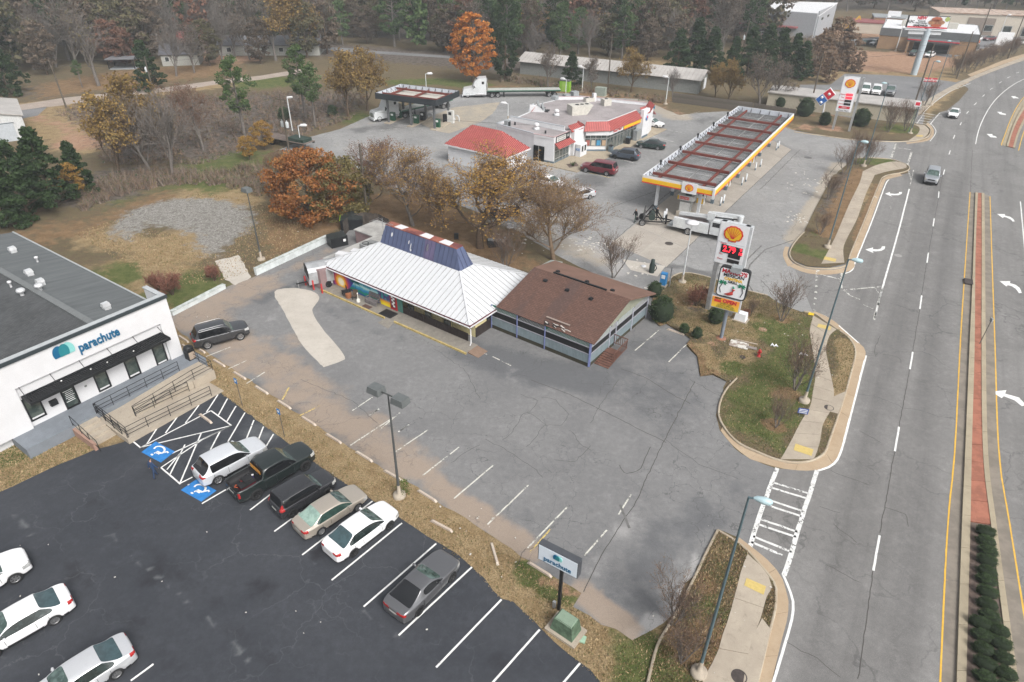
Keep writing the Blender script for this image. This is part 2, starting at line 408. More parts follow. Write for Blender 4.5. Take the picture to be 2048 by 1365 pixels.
LIT=[('p',[(520,430),(640,440),(720,380),(840,400),(960,430),(1040,490),(1080,540),(900,560),(700,450),(640,480),(540,520)],2.5,.9),('d',(90,470),6,.6),('l',[(140,470),(230,430),(330,390)],3,.6),('l',[(1660,470),(1700,400),(1740,340)],1.5,.6),('l',[(1740,420),(1790,350)],.8,.5),('p',[(60,170),(230,140),(480,120),(500,150),(300,170),(60,205)],5,.75),('d',(1550,850),2,.4),('l',[(1000,180),(1300,200)],6,.7),('d',(260,640),4,.7)]
attrs(me,(DRY,GRN,RED),(GRV,BRU,LIT));link('ground',me,kind='structure')
ROADA=math.atan2(80.63-28.33,54.13-23.05)
A_REST=mat_asphalt('restaurant_lot_asphalt',(.20,.199,.20),(.25,.248,.246),.55,sand=(.37,.285,.215),dark=(.115,.118,.125))
A_STAT=mat_asphalt('station_asphalt',(.27,.268,.265),(.36,.357,.35),.5,sand=(.42,.36,.28),dark=(.12,.12,.12),cs=.2)
A_ROAD=mat_asphalt('road_asphalt',(.25,.243,.235),(.305,.297,.288),.4,cs=.12,grain=.4,dark=(.115,.112,.11),streak=ROADA)
A_PARA=mat_asphalt('sealed_asphalt',(.040,.044,.053),(.058,.062,.072),(.3),(.14,.15,.155),.22,grain=.16,dark=(.018,.018,.022),light=(.16,.17,.175),sand=(.12,.11,.08))
A_FAR=mat_asphalt('far_asphalt',(.2,.2,.205),(.26,.26,.262),.2)
rest=[(330,640),(345,632),(452,574),(505,556),(655,480),(690,455),(740,445),(800,470),(1000,545),(1100,580),(1303,590),(1334,650),(1371,673),(1381,680),(1373,691),(1394,714),(1401,755),(1425,750),(1453,765),(1440,800),(1434,830),(1440,862),(1470,895),(1500,919),(1556,938),(1640,940),(1600,1060),(1560,1150),(1470,1075),(1437,1060),(1385,1150),(1346,1225),(1300,1262),(1262,1278),(1230,1262),(1180,1235),(1148,1212),(1165,1188),(1120,1160),(1040,1112),(950,1050),(870,1000),(800,955),(700,897),(600,832),(500,760),(440,722),(395,693),(365,668)]
sand=[('l',[(380,640),(470,590),(520,570)],3,.7),('d',(480,720),3.5,.6),('l',[(470,690),(560,740),(640,810)],3.0,.66),('d',(600,680),2.4,.5),('l',[(640,820),(760,890),(820,930)],2.2,.72),('l',[(820,930),(900,990),(1000,1060),(1060,1100)],1.2,.8),('l',[(1163,1185),(1262,1262)],.9,.95),('d',(450,690),2.4,.6),('d',(740,850),2,.6),('d',(430,640),3,.6),('d',(560,780),2,.6),('d',(860,930),1.4,.5),('l',[(540,560),(660,500)],1.2,.5)]
dark=[('l',[(940,700),(1060,740),(1180,760)],2.6,.85),('l',[(1180,760),(1290,700),(1360,700)],3,.62),('p',[(1230,700),(1320,660),(1375,690),(1400,750),(1440,800),(1420,850),(1330,880),(1210,820),(1100,760),(1150,745)],2,.55),('l',[(1290,1130),(1350,1060),(1410,1030)],2.2,.62),('l',[(1230,1170),(1310,1230)],1.6,.6),('d',(690,620),1.3,.6),('d',(505,800),.8,.7),('d',(930,920),.7,.5),('d',(1010,960),.6,.4),('l',[(1430,1030),(1500,940)],1.,.4),('d',(1050,1030),1.2,.45),('d',(1130,1130),2.2,.5),('l',[(500,770),(640,850),(760,920)],.9,.62),('l',[(520,600),(600,570)],1.2,.7),('d',(1390,720),1.5,.6),('l',[(560,575),(700,640),(800,680)],1,.5)]
light=[('l',[(1190,1140),(1240,1060),(1280,990)],1.1,.42),('l',[(1000,740),(1150,800),(1330,870)],1.6,.3),('d',(700,760),2,.3),('l',[(1262,1278),(1310,1245)],.7,.9),('l',[(1400,1110),(1380,1150),(1345,1220)],.3,.9),('d',(650,600),1,.4),('l',[(600,560),(540,640)],.8,.4)]
sheet('restaurant_lot',jag(W(rest),.12,.7,3),.016,A_REST,.6,(sand,dark,light))
stat=[(560,300),(610,277),(679,259),(738,233),(840,205),(923,189),(1000,177),(1120,187),(1192,195),(1290,199),(1315,213),(1359,231),(1400,226),(1474,222),(1590,262),(1700,279),(1810,284),(1850,300),(1840,345),(1800,330),(1720,318),(1700,322),(1672,350),(1650,391),(1631,428),(1610,466),(1600,480),(1640,500),(1760,520),(1740,640),(1640,640),(1601,625),(1563,611),(1535,593),(1510,588),(1487,581),(1415,558),(1385,549),(1359,548),(1341,558),(1330,590),(1302,592),(1240,575),(1150,530),(1060,480),(1000,440),(900,405),(800,385),(735,350),(690,320)]
ssand=[('l',[(1590,480),(1640,400),(1680,330)],1.6,.9),('d',(1100,340),3,.4),('l',[(700,290),(900,300)],4,.35),('l',[(1060,460),(1200,520)],2.5,.6),('l',[(1280,205),(1360,235)],4,.7),('l',[(700,255),(860,220)],2,.4)]
sdark=[('l',[(720,260),(860,248),(960,235)],3,.6),('l',[(840,300),(1000,350)],3,.35),('d',(1180,360),3.5,.8),('d',(1235,325),3.5,.7),('d',(1290,290),4,.6),('d',(1330,270),4,.45),('p',[(1360,235),(1440,225),(1480,240),(1400,262)],3,.6),('l',[(1330,530),(1400,545),(1470,560)],.8,.85),('d',(940,215),4,.4),('l',[(1440,480),(1490,500),(1560,530)],1.5,.3),('l',[(1150,370),(1230,420)],4,.3)]
slight=[('p',[(640,285),(760,270),(900,290),(890,315),(760,340),(700,320)],4,.5),('l',[(1060,440),(1110,470),(1180,500),(1230,540)],2,.9),('l',[(1600,470),(1650,380),(1690,325)],.7,.95),('l',[(800,255),(880,235)],3,.5),('l',[(1520,560),(1470,520),(1510,440)],.6,.3),('l',[(1640,280),(1560,420)],3,.35),('l',[(1250,570),(1300,585)],1,.6)]
sheet('station_lot',jag(W(stat),.12,1.,4),.022,A_STAT,1.0,(ssand,sdark,slight))
road_l=[(1500,1700),(1510,1450),(1545,1365),(1561,1285),(1573,1240),(1576,1206),(1571,1183),(1558,1152),(1534,1121),(1500,1094),(1556,938),(1585,940),(1633,942),(1663,929),(1679,903),(1699,829),(1722,739),(1730,711),(1727,698),(1717,688),(1676,651),(1651,634),(1625,624),(1590,540),(1615,539),(1660,541),(1698,535),(1713,517),(1741,442),(1768,367),(1776,356),(1816,347),(1821,338),(1818,330),(1780,318),(1790,284),(1850,282),(1862,268),(1866,256),(1852,248),(1880,225),(1893,222),(1918,202),(1937,180),(1935,176),(1912,165),(1935,158),(1960,150),(2000,133),(2048,118),(2200,70),(2500,20),(3000,-20),(3800,20),(3400,140),(2900,300),(2700,600),(2900,1100),(3000,1700)]
rdark=[('l',[(1880,345),(1846,480),(1786,720),(1697,1080),(1630,1400)],.95,.75),('l',[(1920,345),(1895,480),(1865,720),(1822,1080),(1790,1400)],.95,.75),('l',[(2030,560),(2048,700)],.5,.6),('l',[(1985,300),(1995,310)],.8,.7)]
sheet('road',W(road_l),.028,A_ROAD,1.2,([('l',[(1800,380),(1750,640)],2,.2)],rdark,[]))
para=[(-500,1200),(-100,1030),(0,985),(100,938),(190,900),(246,884),(442,786),(486,819),(530,853),(565,878),(622,920),(668,953),(720,985),(787,1028),(808,1043),(872,1084),(920,1112),(944,1135),(969,1158),(987,1184),(1005,1199),(1026,1205),(1059,1235),(1080,1259),(1108,1284),(1144,1315),(1180,1341),(1205,1370),(1300,1480),(1400,1800),(-700,1800)]
pdark=[('d',(520,1180),1.2,.6),('d',(300,1150),1.4,.5),('d',(860,1180),.9,.5),('d',(640,1110),.8,.6),('l',[(100,1100),(350,1330)],1.0,.4),('l',[(180,1000),(420,1200),(600,1400)],.8,.4),('d',(1000,1330),1.0,.5)]
plight=[('d',(435,900),2.2,.45),('d',(520,870),2,.5),('d',(395,1215),.5,.5),('d',(425,1163),.4,.6),('l',[(30,1030),(60,1070)],.3,.6),('l',[(200,1060),(420,1240),(500,1330)],.18,.6),('d',(1040,1260),1.4,.45),('d',(100,1245),.7,.4),('l',[(220,1070),(360,1040)],.12,.5),('l',[(620,1120),(760,1250),(900,1340)],.15,.5)]
sheet('parachute_lot',jag(W(para),.05,.6,5),.012,A_PARA,.5,([('d',(500,1345),1,.3),('d',(1010,1215),.7,.4)],pdark,plight))
for nm,px in(('far_road',[(26,212),(128,196),(226,186),(302,179),(436,161),(520,152),(600,139),(610,146),(520,160),(436,169),(369,180),(226,196),(128,211),(33,222),(-200,250),(-200,235)]),('back_road',[(560,93),(643,94),(700,97),(760,103),(900,112),(900,117),(754,108),(640,100),(560,98)]),('yard_drive',[(35,222),(95,214),(75,232),(52,236),(40,240)]),('far_lot',[(1690,148),(1760,150),(1840,155),(1905,164),(1925,168),(1870,205),(1810,200),(1730,192),(1715,180),(1600,182),(1600,170),(1660,170)]),('sign_drive',[(1600,205),(1720,208),(1770,212),(1850,232),(1845,250),(1780,240),(1700,236),(1640,225)]),('shop_lot',[(1690,90),(1750,92),(1900,116),(1940,108),(1960,100),(2048,80),(2120,70),(2100,60),(1990,68),(1900,66),(1780,72),(1700,80)])):
 sheet(nm,W(px),.012,A_FAR if nm!='far_road' else M('far_road_asphalt',(.36,.30,.255),.9,0,.15,.4))
# ----- raised islands, kerbs, sidewalks
GRASS=bpy.data.materials['ground_cover']
def island(name,px,ma,mb,z=.13,res=.5):
 return sheet(name,W(px),z,GRASS,res,ma,mb)
mid=[(1473,761),(1453,780),(1441,806),(1438,832),(1446,852),(1461,873),(1482,891),(1515,906),(1568,924),(1600,926),(1626,921),(1648,907),(1660,878),(1676,832),(1691,786),(1704,737),(1710,712),(1707,693),(1694,675),(1673,660),(1650,645),(1626,630),(1601,626),(1563,612),(1535,594),(1494,584),(1470,575),(1440,564),(1415,556),(1385,549),(1362,549),(1345,556),(1334,568),(1318,590),(1305,600),(1303,640),(1320,655),(1334,650),(1371,673),(1381,680),(1373,691),(1394,714),(1401,755),(1425,750),(1453,765)]
m_dry=[('p',[(1340,560),(1400,555),(1500,590),(1610,630),(1600,690),(1490,700),(1400,690),(1330,640)],2,.62),('l',[(1400,700),(1420,735),(1470,730),(1480,700)],1.2,.95),('l',[(1690,690),(1700,740),(1680,790)],1.2,.8),('l',[(1560,700),(1500,760)],2,.4),('d',(1660,850),1.2,.6)]
m_grn=[('p',[(1455,790),(1480,740),(1540,700),(1625,690),(1632,760),(1610,830),(1570,905),(1500,890),(1450,850)],2,.88),('d',(1470,740),1.6,.8),('d',(1620,645),2,.5),('d',(1670,675),1.2,.5),('d',(1560,670),4,.7),('d',(1420,640),2,.45),('d',(1385,565),1.2,.7)]
m_red=[('d',(1425,690),.8,.6),('d',(1400,712),1,.5)]
m_bru=[('d',(1455,600),2.2,.55),('d',(1395,618),1.6,.6)]
m_lit=[('l',[(1373,691),(1395,715),(1402,755),(1425,748)],.7,1),('d',(1575,790),1.8,.7),('d',(1550,855),1.1,.9),('d',(1565,640),1.2,.8),('d',(1380,600),2.4,.7),('d',(1450,610),2.5,.6),('l',[(1310,600),(1320,650)],1.2,.7)]
island('grass_island',mid,(m_dry,m_grn,m_red),([],m_bru,m_lit))
north=[(1592,486),(1582,500),(1580,512),(1589,524),(1615,535),(1660,537),(1690,530),(1698,513),(1714,474),(1733,428),(1757,369),(1768,355),(1816,341),(1815,334),(1800,328),(1781,321),(1740,318),(1701,319),(1684,345),(1666,352),(1645,391),(1626,428),(1607,467)]
island('grass_strip',north,([('l',[(1700,440),(1740,370)],1,.6)],[('l',[(1600,500),(1640,510)],2,.7),('l',[(1720,325),(1790,325)],2.5,.7),('d',(1630,470),1.5,.55)],[]),([],[('l',[(1650,430),(1690,350)],1.6,.6)],[('l',[(1650,470),(1690,400),(1720,345)],1.5,.85),('l',[(1710,480),(1755,372)],.6,.8)]))
south=[(1435,1065),(1467,1083),(1493,1104),(1518,1133),(1546,1170),(1549,1196),(1547,1223),(1536,1268),(1512,1365),(1500,1440),(1260,1440),(1297,1364),(1316,1292),(1347,1240),(1391,1155),(1411,1112)]
island('grass_corner',south,([('d',(1450,1110),1.2,.5),('d',(1530,1230),1,.4)],[('d',(1440,1150),1.5,.5),('d',(1340,1340),1.6,.85),('d',(1400,1230),1.6,.6),('l',[(1440,1200),(1450,1250)],1,.5),('d',(1530,1240),1,.6)],[('d',(1370,1320),1.4,.4)]),([],[],[('d',(1400,1290),2.2,.8),('d',(1410,1170),1.2,.6),('d',(1340,1250),1.5,.7)]))
far_isl=[(1590,262),(1620,235),(1650,232),(1700,240),(1780,245),(1830,248),(1850,252),(1860,262),(1850,277),(1812,283),(1700,279),(1640,271)]
island('sign_island',far_isl,([('d',(1770,260),5,.5)],[('d',(1800,260),4,.8),('d',(1640,250),3,.3)],[('d',(1660,258),3,.7),('d',(1610,255),3,.6)]),None,.1,.8)
kb=MB();gt=MB()
def kline(px,w=.16,h=.16,off=0,closed=False):kerb(kb,resample(smooth(side(W(px),off),closed,5),.45),w,h)
kline([(1473,759),(1453,780),(1440,806),(1437,832),(1445,852),(1460,873),(1481,891),(1514,906),(1540,917),(1568,925),(1600,927),(1626,922),(1648,908),(1660,878),(1676,832),(1691,786),(1704,737),(1710,712),(1707,693),(1694,675),(1673,660),(1651,645),(1626,628),(1601,625)])
kline([(1535,593),(1494,583),(1470,575),(1440,564),(1415,556),(1385,549),(1362,548),(1345,555),(1334,568)])
kline([(1608,466),(1591,484),(1581,500),(1579,512),(1588,526),(1615,537),(1660,539),(1692,532),(1699,513),(1715,474),(1734,428),(1758,369),(1769,354),(1800,347),(1817,341),(1816,333),(1801,326),(1781,320),(1740,317),(1700,319)])
kline([(1588,265),(1640,272),(1700,280),(1760,284),(1812,284),(1851,277),(1861,262),(1850,250)],.2)
for px in([(1435,1063),(1410,1112),(1390,1155),(1346,1240),(1315,1292),(1296,1364),(1280,1420)],[(1435,1063),(1467,1082),(1495,1104),(1520,1133),(1548,1169),(1551,1196),(1549,1223),(1538,1268),(1514,1365),(1500,1420)]):kline(px)
obj('kerb',kb,KERB,kind='structure')
def gutter(inner,outer,z=.034,n=40,name='gutter',mat=None,gap=.02,slab=3.2):
 0
 a=smooth(W(inner),False,6);b=smooth(W(outer),False,6)
 def at(pl,t):
  ls=[math.hypot(q[0]-p[0],q[1]-p[1])for p,q in zip(pl,pl[1:])];d=t*sum(ls)
  for(p,q),l in zip(zip(pl,pl[1:]),ls):
   if d<=l:return Vector((p[0]+(q[0]-p[0])*d/max(l,1e-6),p[1]+(q[1]-p[1])*d/max(l,1e-6),0))
   d-=l
  return Vector((*pl[-1],0))
 L=sum(math.hypot(q[0]-p[0],q[1]-p[1])for p,q in zip(b,b[1:]));k=max(1,round(L/slab))
 root=None;g=gap/L
 root=bpy.data.objects.new(name,None);COL.objects.link(root);root['kind']='structure';root.location=at(b,.5)
 for i in range(k):
  mb=MB();t0,t1=i/k+g/2,(i+1)/k-g/2;m=5;va,vb=[],[]
  for j in range(m):t=t0+(t1-t0)*j/(m-1);va.append(at(a,t)-root.location);vb.append(at(b,t)-root.location)
  dz=random.uniform(0,.012)
  vs=[(*p.xy,z+dz)for p in va]+[(*p.xy,z+dz)for p in vb]+[(*p.xy,.0)for p in va]+[(*p.xy,.0)for p in vb]
  f=[(j,j+1,m+j+1,m+j)for j in range(m-1)]
  ring=list(range(m))+list(range(2*m-1,m-1,-1))
  f+=[(ring[q],ring[(q+1)%len(ring)],ring[(q+1)%len(ring)]+2*m,ring[q]+2*m)for q in range(len(ring))]
  mb.add(vs,f);me=mb.mesh('slab',[mat or GUT]);bm=bmesh.new();bm.from_mesh(me);bmesh.ops.recalc_face_normals(bm,faces=bm.faces);bm.to_mesh(me);bm.free()
  link('slab',me,root)
 return root
gutter([(1514,908),(1568,927),(1600,929),(1628,924),(1650,909),(1662,878),(1678,832),(1693,786),(1706,737),(1712,712),(1709,692),(1696,674),(1675,659),(1653,644),(1628,628)],[(1500,919),(1560,937),(1600,942),(1634,941),(1664,928),(1680,902),(1700,829),(1723,739),(1731,711),(1728,697),(1718,688),(1678,651),(1653,634),(1627,623)])
gutter([(1445,854),(1460,875),(1481,893),(1514,908)],[(1441,862),(1456,882),(1474,900),(1500,919)])
gutter([(1588,528),(1615,539),(1660,541),(1693,534),(1701,513),(1717,474),(1736,428),(1760,369),(1771,355),(1800,348)],[(1578,533),(1613,547),(1660,550),(1704,540),(1712,517),(1728,478),(1745,432),(1769,366),(1777,359),(1805,352)])
gutter([(1467,1081),(1497,1103),(1522,1132),(1550,1168),(1553,1196),(1551,1223),(1540,1268),(1516,1365),(1505,1410)],[(1474,1073),(1503,1095),(1535,1121),(1561,1152),(1572,1183),(1577,1206),(1574,1240),(1562,1285),(1543,1365),(1530,1410)])
gutter([(1578,495),(1575,512),(1586,528)],[(1570,494),(1566,512),(1576,534)])
gutter([(1822,232),(1850,205),(1890,180),(1930,163)],[(1838,232),(1862,207),(1897,183),(1938,166)],slab=6)
gutter([(1935,150),(1970,136),(2010,120),(2060,105)],[(1942,154),(1976,140),(2020,124),(2070,109)],slab=6)
gutter([(1812,286),(1853,279),(1863,262),(1852,249)],[(1814,289),(1858,281),(1868,262),(1856,246)],slab=4)
def walk(left,right,z=.15,slab=1.55,name='sidewalk',mat=None):return gutter(left,right,z,name=name,mat=mat or CONC,slab=slab,gap=.03)
walk([(1626,634),(1619,663),(1622,688),(1627,719),(1630,755),(1625,786),(1619,816),(1599,850),(1584,880),(1568,909),(1560,922)],[(1672,662),(1658,675),(1651,701),(1655,727),(1663,765),(1667,792),(1660,824),(1645,852),(1639,886),(1632,909),(1626,922)])
walk([(1667,796),(1657,805),(1653,825)],[(1690,786),(1683,808),(1675,831)],.154,3,'manhole_pad')
walk([(1725,345),(1719,367),(1701,404),(1687,436),(1671,474),(1658,500),(1642,530)],[(1750,350),(1742,367),(1730,393),(1714,439),(1694,478),(1686,500),(1688,528)],slab=1.9)
walk([(1725,345),(1751,333),(1778,326),(1798,326),(1812,332)],[(1750,352),(1770,346),(1790,342),(1808,339),(1813,336)],.146,1.9)
walk([(1494,1111),(1482,1143),(1472,1182),(1456,1240),(1443,1277),(1433,1312),(1412,1350),(1385,1410)],[(1520,1135),(1544,1172),(1531,1200),(1520,1241),(1499,1297),(1508,1330),(1480,1400),(1478,1420)],slab=3)
walk([(1523,1240),(1500,1290),(1480,1400)],[(1540,1262),(1534,1290),(1505,1410)],.154,4,'manhole_pad')
walk([(1825,250),(1838,256),(1836,268),(1818,282)],[(1848,252),(1858,262),(1850,275),(1838,280)],.12,3)
walk([(1822,235),(1838,212),(1872,190),(1905,172)],[(1836,233),(1856,214),(1886,192),(1916,175)],.05,3)
walk([(1905,172),(1930,160),(1960,147),(2010,128),(2060,110)],[(1912,176),(1938,164),(1970,150),(2020,131),(2070,114)],.04,4)
ob=MB();ob2=MB()
def pad(px,z,mb):q=[tuple(P(*p))for p in px];mb.add([(a,b,z)for a,b,_ in q],[tuple(range(len(q)))])
def flat(name,pxs,z,mat,kind='structure'):
 mb=MB()
 for px in pxs:pad(px,z,mb)
 me=mb.mesh(name,[mat])
 for f in me.polygons:
  if f.normal.z<0:f.flip()
 return link(name,me,kind=kind)
TACT=M('tactile_yellow',(.55,.42,.15),.85,var=.12,scale=6,grain=20)
flat('tactile_pad',[[(1590,891),(1626,903),(1622,916),(1586,904)],[(1636,651),(1662,657),(1659,664),(1633,657)],[(1649,516),(1672,521),(1670,527),(1646,522)],[(1492,1160),(1531,1177),(1526,1194),(1487,1175)],[(1834,272),(1846,273),(1844,276),(1831,275)]],.172,TACT)
flat('painted_kerb_end',[[(1617,628),(1628,631),(1626,635),(1615,633)]],.19,M('kerb_yellow',(.7,.48,.03),.7))
def median(nm,ly,lk,rk,ry,br_l,br_r,parts=True):
 gutter(ly,lk,.036,name='median_gutter',mat=M('gutter_asphalt',(.27,.25,.225),.9,var=.2,scale=.8),slab=12)
 gutter(rk,ry,.036,name='median_gutter',mat=M('gutter_asphalt'),slab=12)
BRICK=M('brick_paver',(.36,.145,.095),.85,var=.3,scale=1.2,grain=12,bump=.3)
MK=mat_concrete('median_kerb',(.42,.36,.26),(.34,.29,.21),(.2,.17,.12))
yl=[(1940.7,385.5),(1929.5,556.8),(1921.5,688),(1911,900),(1896.8,1053),(1882,1365),(1878,1450)]
kl0=[(1950,387),(1944,557),(1938,688),(1929,900),(1922,1053),(1911,1365),(1907,1450)]
bl=[(1955,388),(1950,511),(1948,688),(1942,900),(1939,1046),(1930,1365),(1928,1450)]
br=[(1962.4,388),(1962.4,527),(1961.6,688),(1964,900),(1980,1053),(2019,1365),(2034,1450)]
kr0=[(1968,389),(1969,527),(1970,688),(1974,900),(1991,1053),(2034,1365),(2052,1450)]
yr=[(1979,393.5),(1983,527),(1988.4,688),(1995.6,900),(2018,1053),(2068,1365),(2090,1450)]
gutter(yl,kl0,.036,name='median_gutter',mat=M('gutter_asphalt',(.24,.21,.175),.9,var=.25,scale=.8),slab=9)
gutter(kr0,yr,.036,name='median_gutter',mat=M('gutter_asphalt'),slab=9)
gutter(kl0,bl,.17,name='median_kerb',mat=MK,slab=3,gap=.03);gutter(br,kr0,.17,name='median_kerb',mat=MK,slab=3,gap=.03)
def cut(pl,y):return[p for p in pl if p[1]<y]
gutter(cut(bl,1046)+[(1939,1046)],cut(br,1053)+[(1980,1052)],.14,name='brick_paving',mat=BRICK,slab=2.1,gap=.05)
sheet('mulch_bed',W([(1939,1047),(1930,1365),(1928,1450),(2034,1450),(2019,1365),(1980,1053)]),.11,M('mulch',(.16,.12,.1),.95,var=.45,scale=5,grain=18,bump=.6))
nl=[(2004,290),(2012,268),(2024,238),(2038,212),(2056,190),(2090,165),(2160,130)]
n2=[(2012,294),(2020,268),(2032,238),(2046,214),(2064,194),(2098,168),(2168,133)]
n3=[(2016,295),(2024,268),(2036,240),(2051,216),(2069,197),(2103,171),(2173,135)]
n4=[(2025,297),(2033,270),(2045,243),(2060,220),(2078,201),(2112,175),(2182,138)]
n5=[(2029,298),(2037,271),(2049,245),(2064,222),(2083,203),(2117,177),(2187,140)]
gutter(nl,n2,.036,name='median_gutter',mat=MK,slab=9);gutter(n2,n3,.17,name='median_kerb',mat=MK,slab=5);gutter(n4,n5,.17,name='median_kerb',mat=MK,slab=5)
gutter(n3,n4,.14,name='brick_paving',mat=BRICK,slab=3.5,gap=.05)
# ----- markings
def marks(name,lines,mat,z=.036,wob=.01):
 mb=MB()
 for pts,w in lines:
  q=W(pts);q=smooth(q,False,5)if len(q)>2 else q
  ribbon(mb,resample(q,.6)+[q[-1]],w,z,0,wob)
 me=mb.mesh(name,[mat]);return link(name,me,kind='structure')
dashes=[((1877.8,384),(1876.6,396.7)),((1868.5,437.7),(1866,453.7)),((1856.7,506.4),(1853.8,526.5)),((1843.5,592),(1839.5,619)),((1825.4,704.9),(1819.5,739.5)),((1797.7,854.9),(1789.5,903.6)),((1758.9,1072),(1746.6,1142.5)),((1900.6,301.6),(1897.9,309.9)),((1909.4,270.8),(1906.7,278.3)),((1922.8,245.6),(1920,251)),((1889,340),(1886.5,350))]
far_d=[((1937,223),(1933,228)),((1953,206),(1948,211)),((1969,190),(1965,194)),((1985,177),(1980,180)),((2003,164),(1998,167)),((2020,154),(2014,157)),((2038,145),(2032,147))]
marks('lane_line',[([a,b],.13)for a,b in dashes+far_d],WHITE)
marks('edge_line',[([(1818.4,378.8),(1795,470),(1765,575.5),(1749,638)],.17),([(1951,289),(1957,262),(1968,235),(1983,210),(2003,188),(2030,168),(2055,156)],.13),([(2040.5,404),(2055,560)],.13),([(1778,360),(1770,372),(1745,440),(1713,519),(1704,541),(1690,548)],.14),([(1676,651),(1718,688)],.14),([(1732,712),(1724,742),(1701,832),(1681,905),(1665,931),(1634,943)],.16),([(1566,1150),(1579,1181),(1586,1206),(1583,1240),(1571,1285),(1547,1365),(1530,1420)],.14),([(1860,283),(1872,264),(1862,248)],.1),([(1840,233),(1866,208),(1900,184),(1942,167)],.1),([(1944,157),(1980,141),(2030,122),(2060,112)],.1)],WHITE)
marks('median_line',[(yl,.19),(yr,.19),([(2004,292),(2003,289),(2011,267),(2022,238),(2036,211),(2054,189),(2088,164)],.13),([(2037,302),(2045,272),(2056,246),(2071,224)],.13)],YEL)
marks('worn_line',[([(1688,581),(1765,574)],.16),([(1688,581),(1700,592)],.2),([(1750,578),(1757,587)],.2),([(1636,541),(1632,555)],.3),([(1684,541),(1682,578)],.25),([(1637,549),(1682,560)],.2),([(1628,625),(1653,634)],.25),([(1765,575),(1757,604),(1748,640)],.2),([(1700,592),(1720,600)],.12),([(1725,610),(1750,620)],.12),([(1792,288),(1782,318)],.3),([(1797,297),(1822,300)],.2),([(1823,305),(1815,330)],.3),([(1816,338),(1822,360)],.2),([(1827,341),(1820,372)],.14)]+[([(1633.5+i*-.9,560+i*12),(1633.3+i*-.9,563+i*12)],.25)for i in range(6)],WORNW)
lad=[([(1554,937),(1536,985),(1518,1035),(1505,1075),(1500,1095)],.28),([(1634,942),(1617,995),(1600,1047),(1580,1115),(1568,1152)],.28)]
for a,b in(((1546,966),(1616,988)),((1542,976),(1613,998)),((1535,1000),(1606,1024)),((1530,1010),(1603,1034)),((1522,1040),(1595,1065)),((1517,1050),(1592,1075)),((1506,1074),(1583,1105)),((1502,1085),(1565,1112))):
 lad.append(([a,b],.17))
lad+=[([(1835,226),(1884,233)],.12)]+[([(1847+i*2-i*6.3,227+i*4.6),(1871+i*2-i*6.1,231+i*4.6)],.22)for i in range(6)]+[([(1922-i*8,166+i*3),(1938-i*7,169+i*3)],.3)for i in range(4)]
lad+=[([(1849,226),(1832,250)],.14),([(1879,227),(1858,252)],.14)]
marks('crosswalk',lad,mat_paint('crosswalk_paint',(.7,.7,.68),.42),wob=.015)
def arrow(name,px,z=.037,mat=WHITE):
 0
 flat(name,[px],z,mat)
def zc(pts,o=(1500,340),s=3.737):return[(o[0]+x/s,o[1]+y/s)for x,y in pts]
arrow('turn_arrow',zc([(1008,181),(1045,168),(1046,179),(1085,182),(1110,178),(1115,168),(1136,168),(1133,182),(1110,192),(1070,192),(1050,190),(1062,203)]))
arrow('turn_arrow',zc([(862,598),(920,582),(918,596),(955,598),(980,590),(985,575),(1010,573),(1005,595),(980,608),(940,612),(915,610),(922,625)]))
arrow('turn_arrow',zc([(1845,332),(1905,333),(1903,344),(1940,352),(1965,367),(1978,388),(1965,390),(1945,372),(1915,358),(1895,354),(1890,363)]))
arrow('turn_arrow',zc([(1865,835),(1945,834),(1940,850),(1985,862),(2015,885),(2030,922),(2010,925),(1985,892),(1955,872),(1925,865),(1915,875)]))
arrow('turn_arrow',zc([(1800,1660),(1915,1650),(1905,1675),(2010,1705),(2060,1760),(2030,1770),(1975,1725),(1895,1695),(1880,1710)]))
arrow('turn_arrow',zc([(1950,722),(1985,722),(1984,727),(2005,733),(2006,740),(1980,736),(1972,740)],(1500,0)))
arrow('turn_arrow',zc([(1845,838),(1882,840),(1880,847),(1910,853),(1913,863),(1888,860),(1868,857)],(1500,0)))
arrow('turn_arrow',zc([(1768,1004),(1812,1005),(1810,1015),(1838,1022),(1845,1033),(1815,1030),(1798,1030)],(1500,0)))
SL=[((548.7,1063.7),(600,1026)),((604.4,1110.6),(745,1003)),((663.3,1161.2),(803.8,1047)),((727.4,1214.2),(872.3,1088)),((797.4,1271.4),(943.6,1135)),((872.3,1335.5),(1003,1199.6)),((955,1400),(1079.5,1260)),((1040,1470),(1160,1327)),((500,1021),(560,975)),((404,1008),(452,980)),((262,1362),(307,1329)),((180,1420),(200,1405))]
hatch=[((262,880),(280,895)),((279,896),(463,852)),((281,896),(422,822)),((422,822),(463,852)),((463,852),(405,880)),((405,880),(322,936)),((322,936),(361,969)),((463,852),(322,918)),((291,893),(319,850)),((331,867),(358,830)),((371,847),(398,811)),((413,825),(436,790)),((437,831),(455,798)),((453,845),(472,813)),((456,884),(490,826)),((489,888),(508,841)),((512,892),(527,854)),((529,899),(547,869)),((360,967),(403,866)),((340,950),(370,890)),((421,900),(441,862)),((361,967),(385,955)),((334,940),(360,908))]
marks('stall_line',[([a,b],.11)for a,b in SL]+[([a,b],.1)for a,b in hatch],WHITE,.018,.004)
RL=[((843,954),(918,895)),((908,998),(986,932)),((975,1050),(1057,971)),((1055,1097),(1135,1014)),((1169,1112),(1214,1061)),((790,905),(857,860)),((700,892),(800,827)),((412,714),(461,695)),((456,739),(493,722)),((493,768),(530,745)),((1270,702),(1320,659)),((1335,727),(1374,689)),((985,714),(1022,732)),((944,697),(975,710)),((1237,1030),(1262,990)),((705,822),(745,795)),((760,860),(800,826)),((395,662),(430,640))]
marks('faded_stall_line',[([a,b],.1)for a,b in RL],mat_paint('faded_paint',(.62,.61,.55),.45),.024,.012)
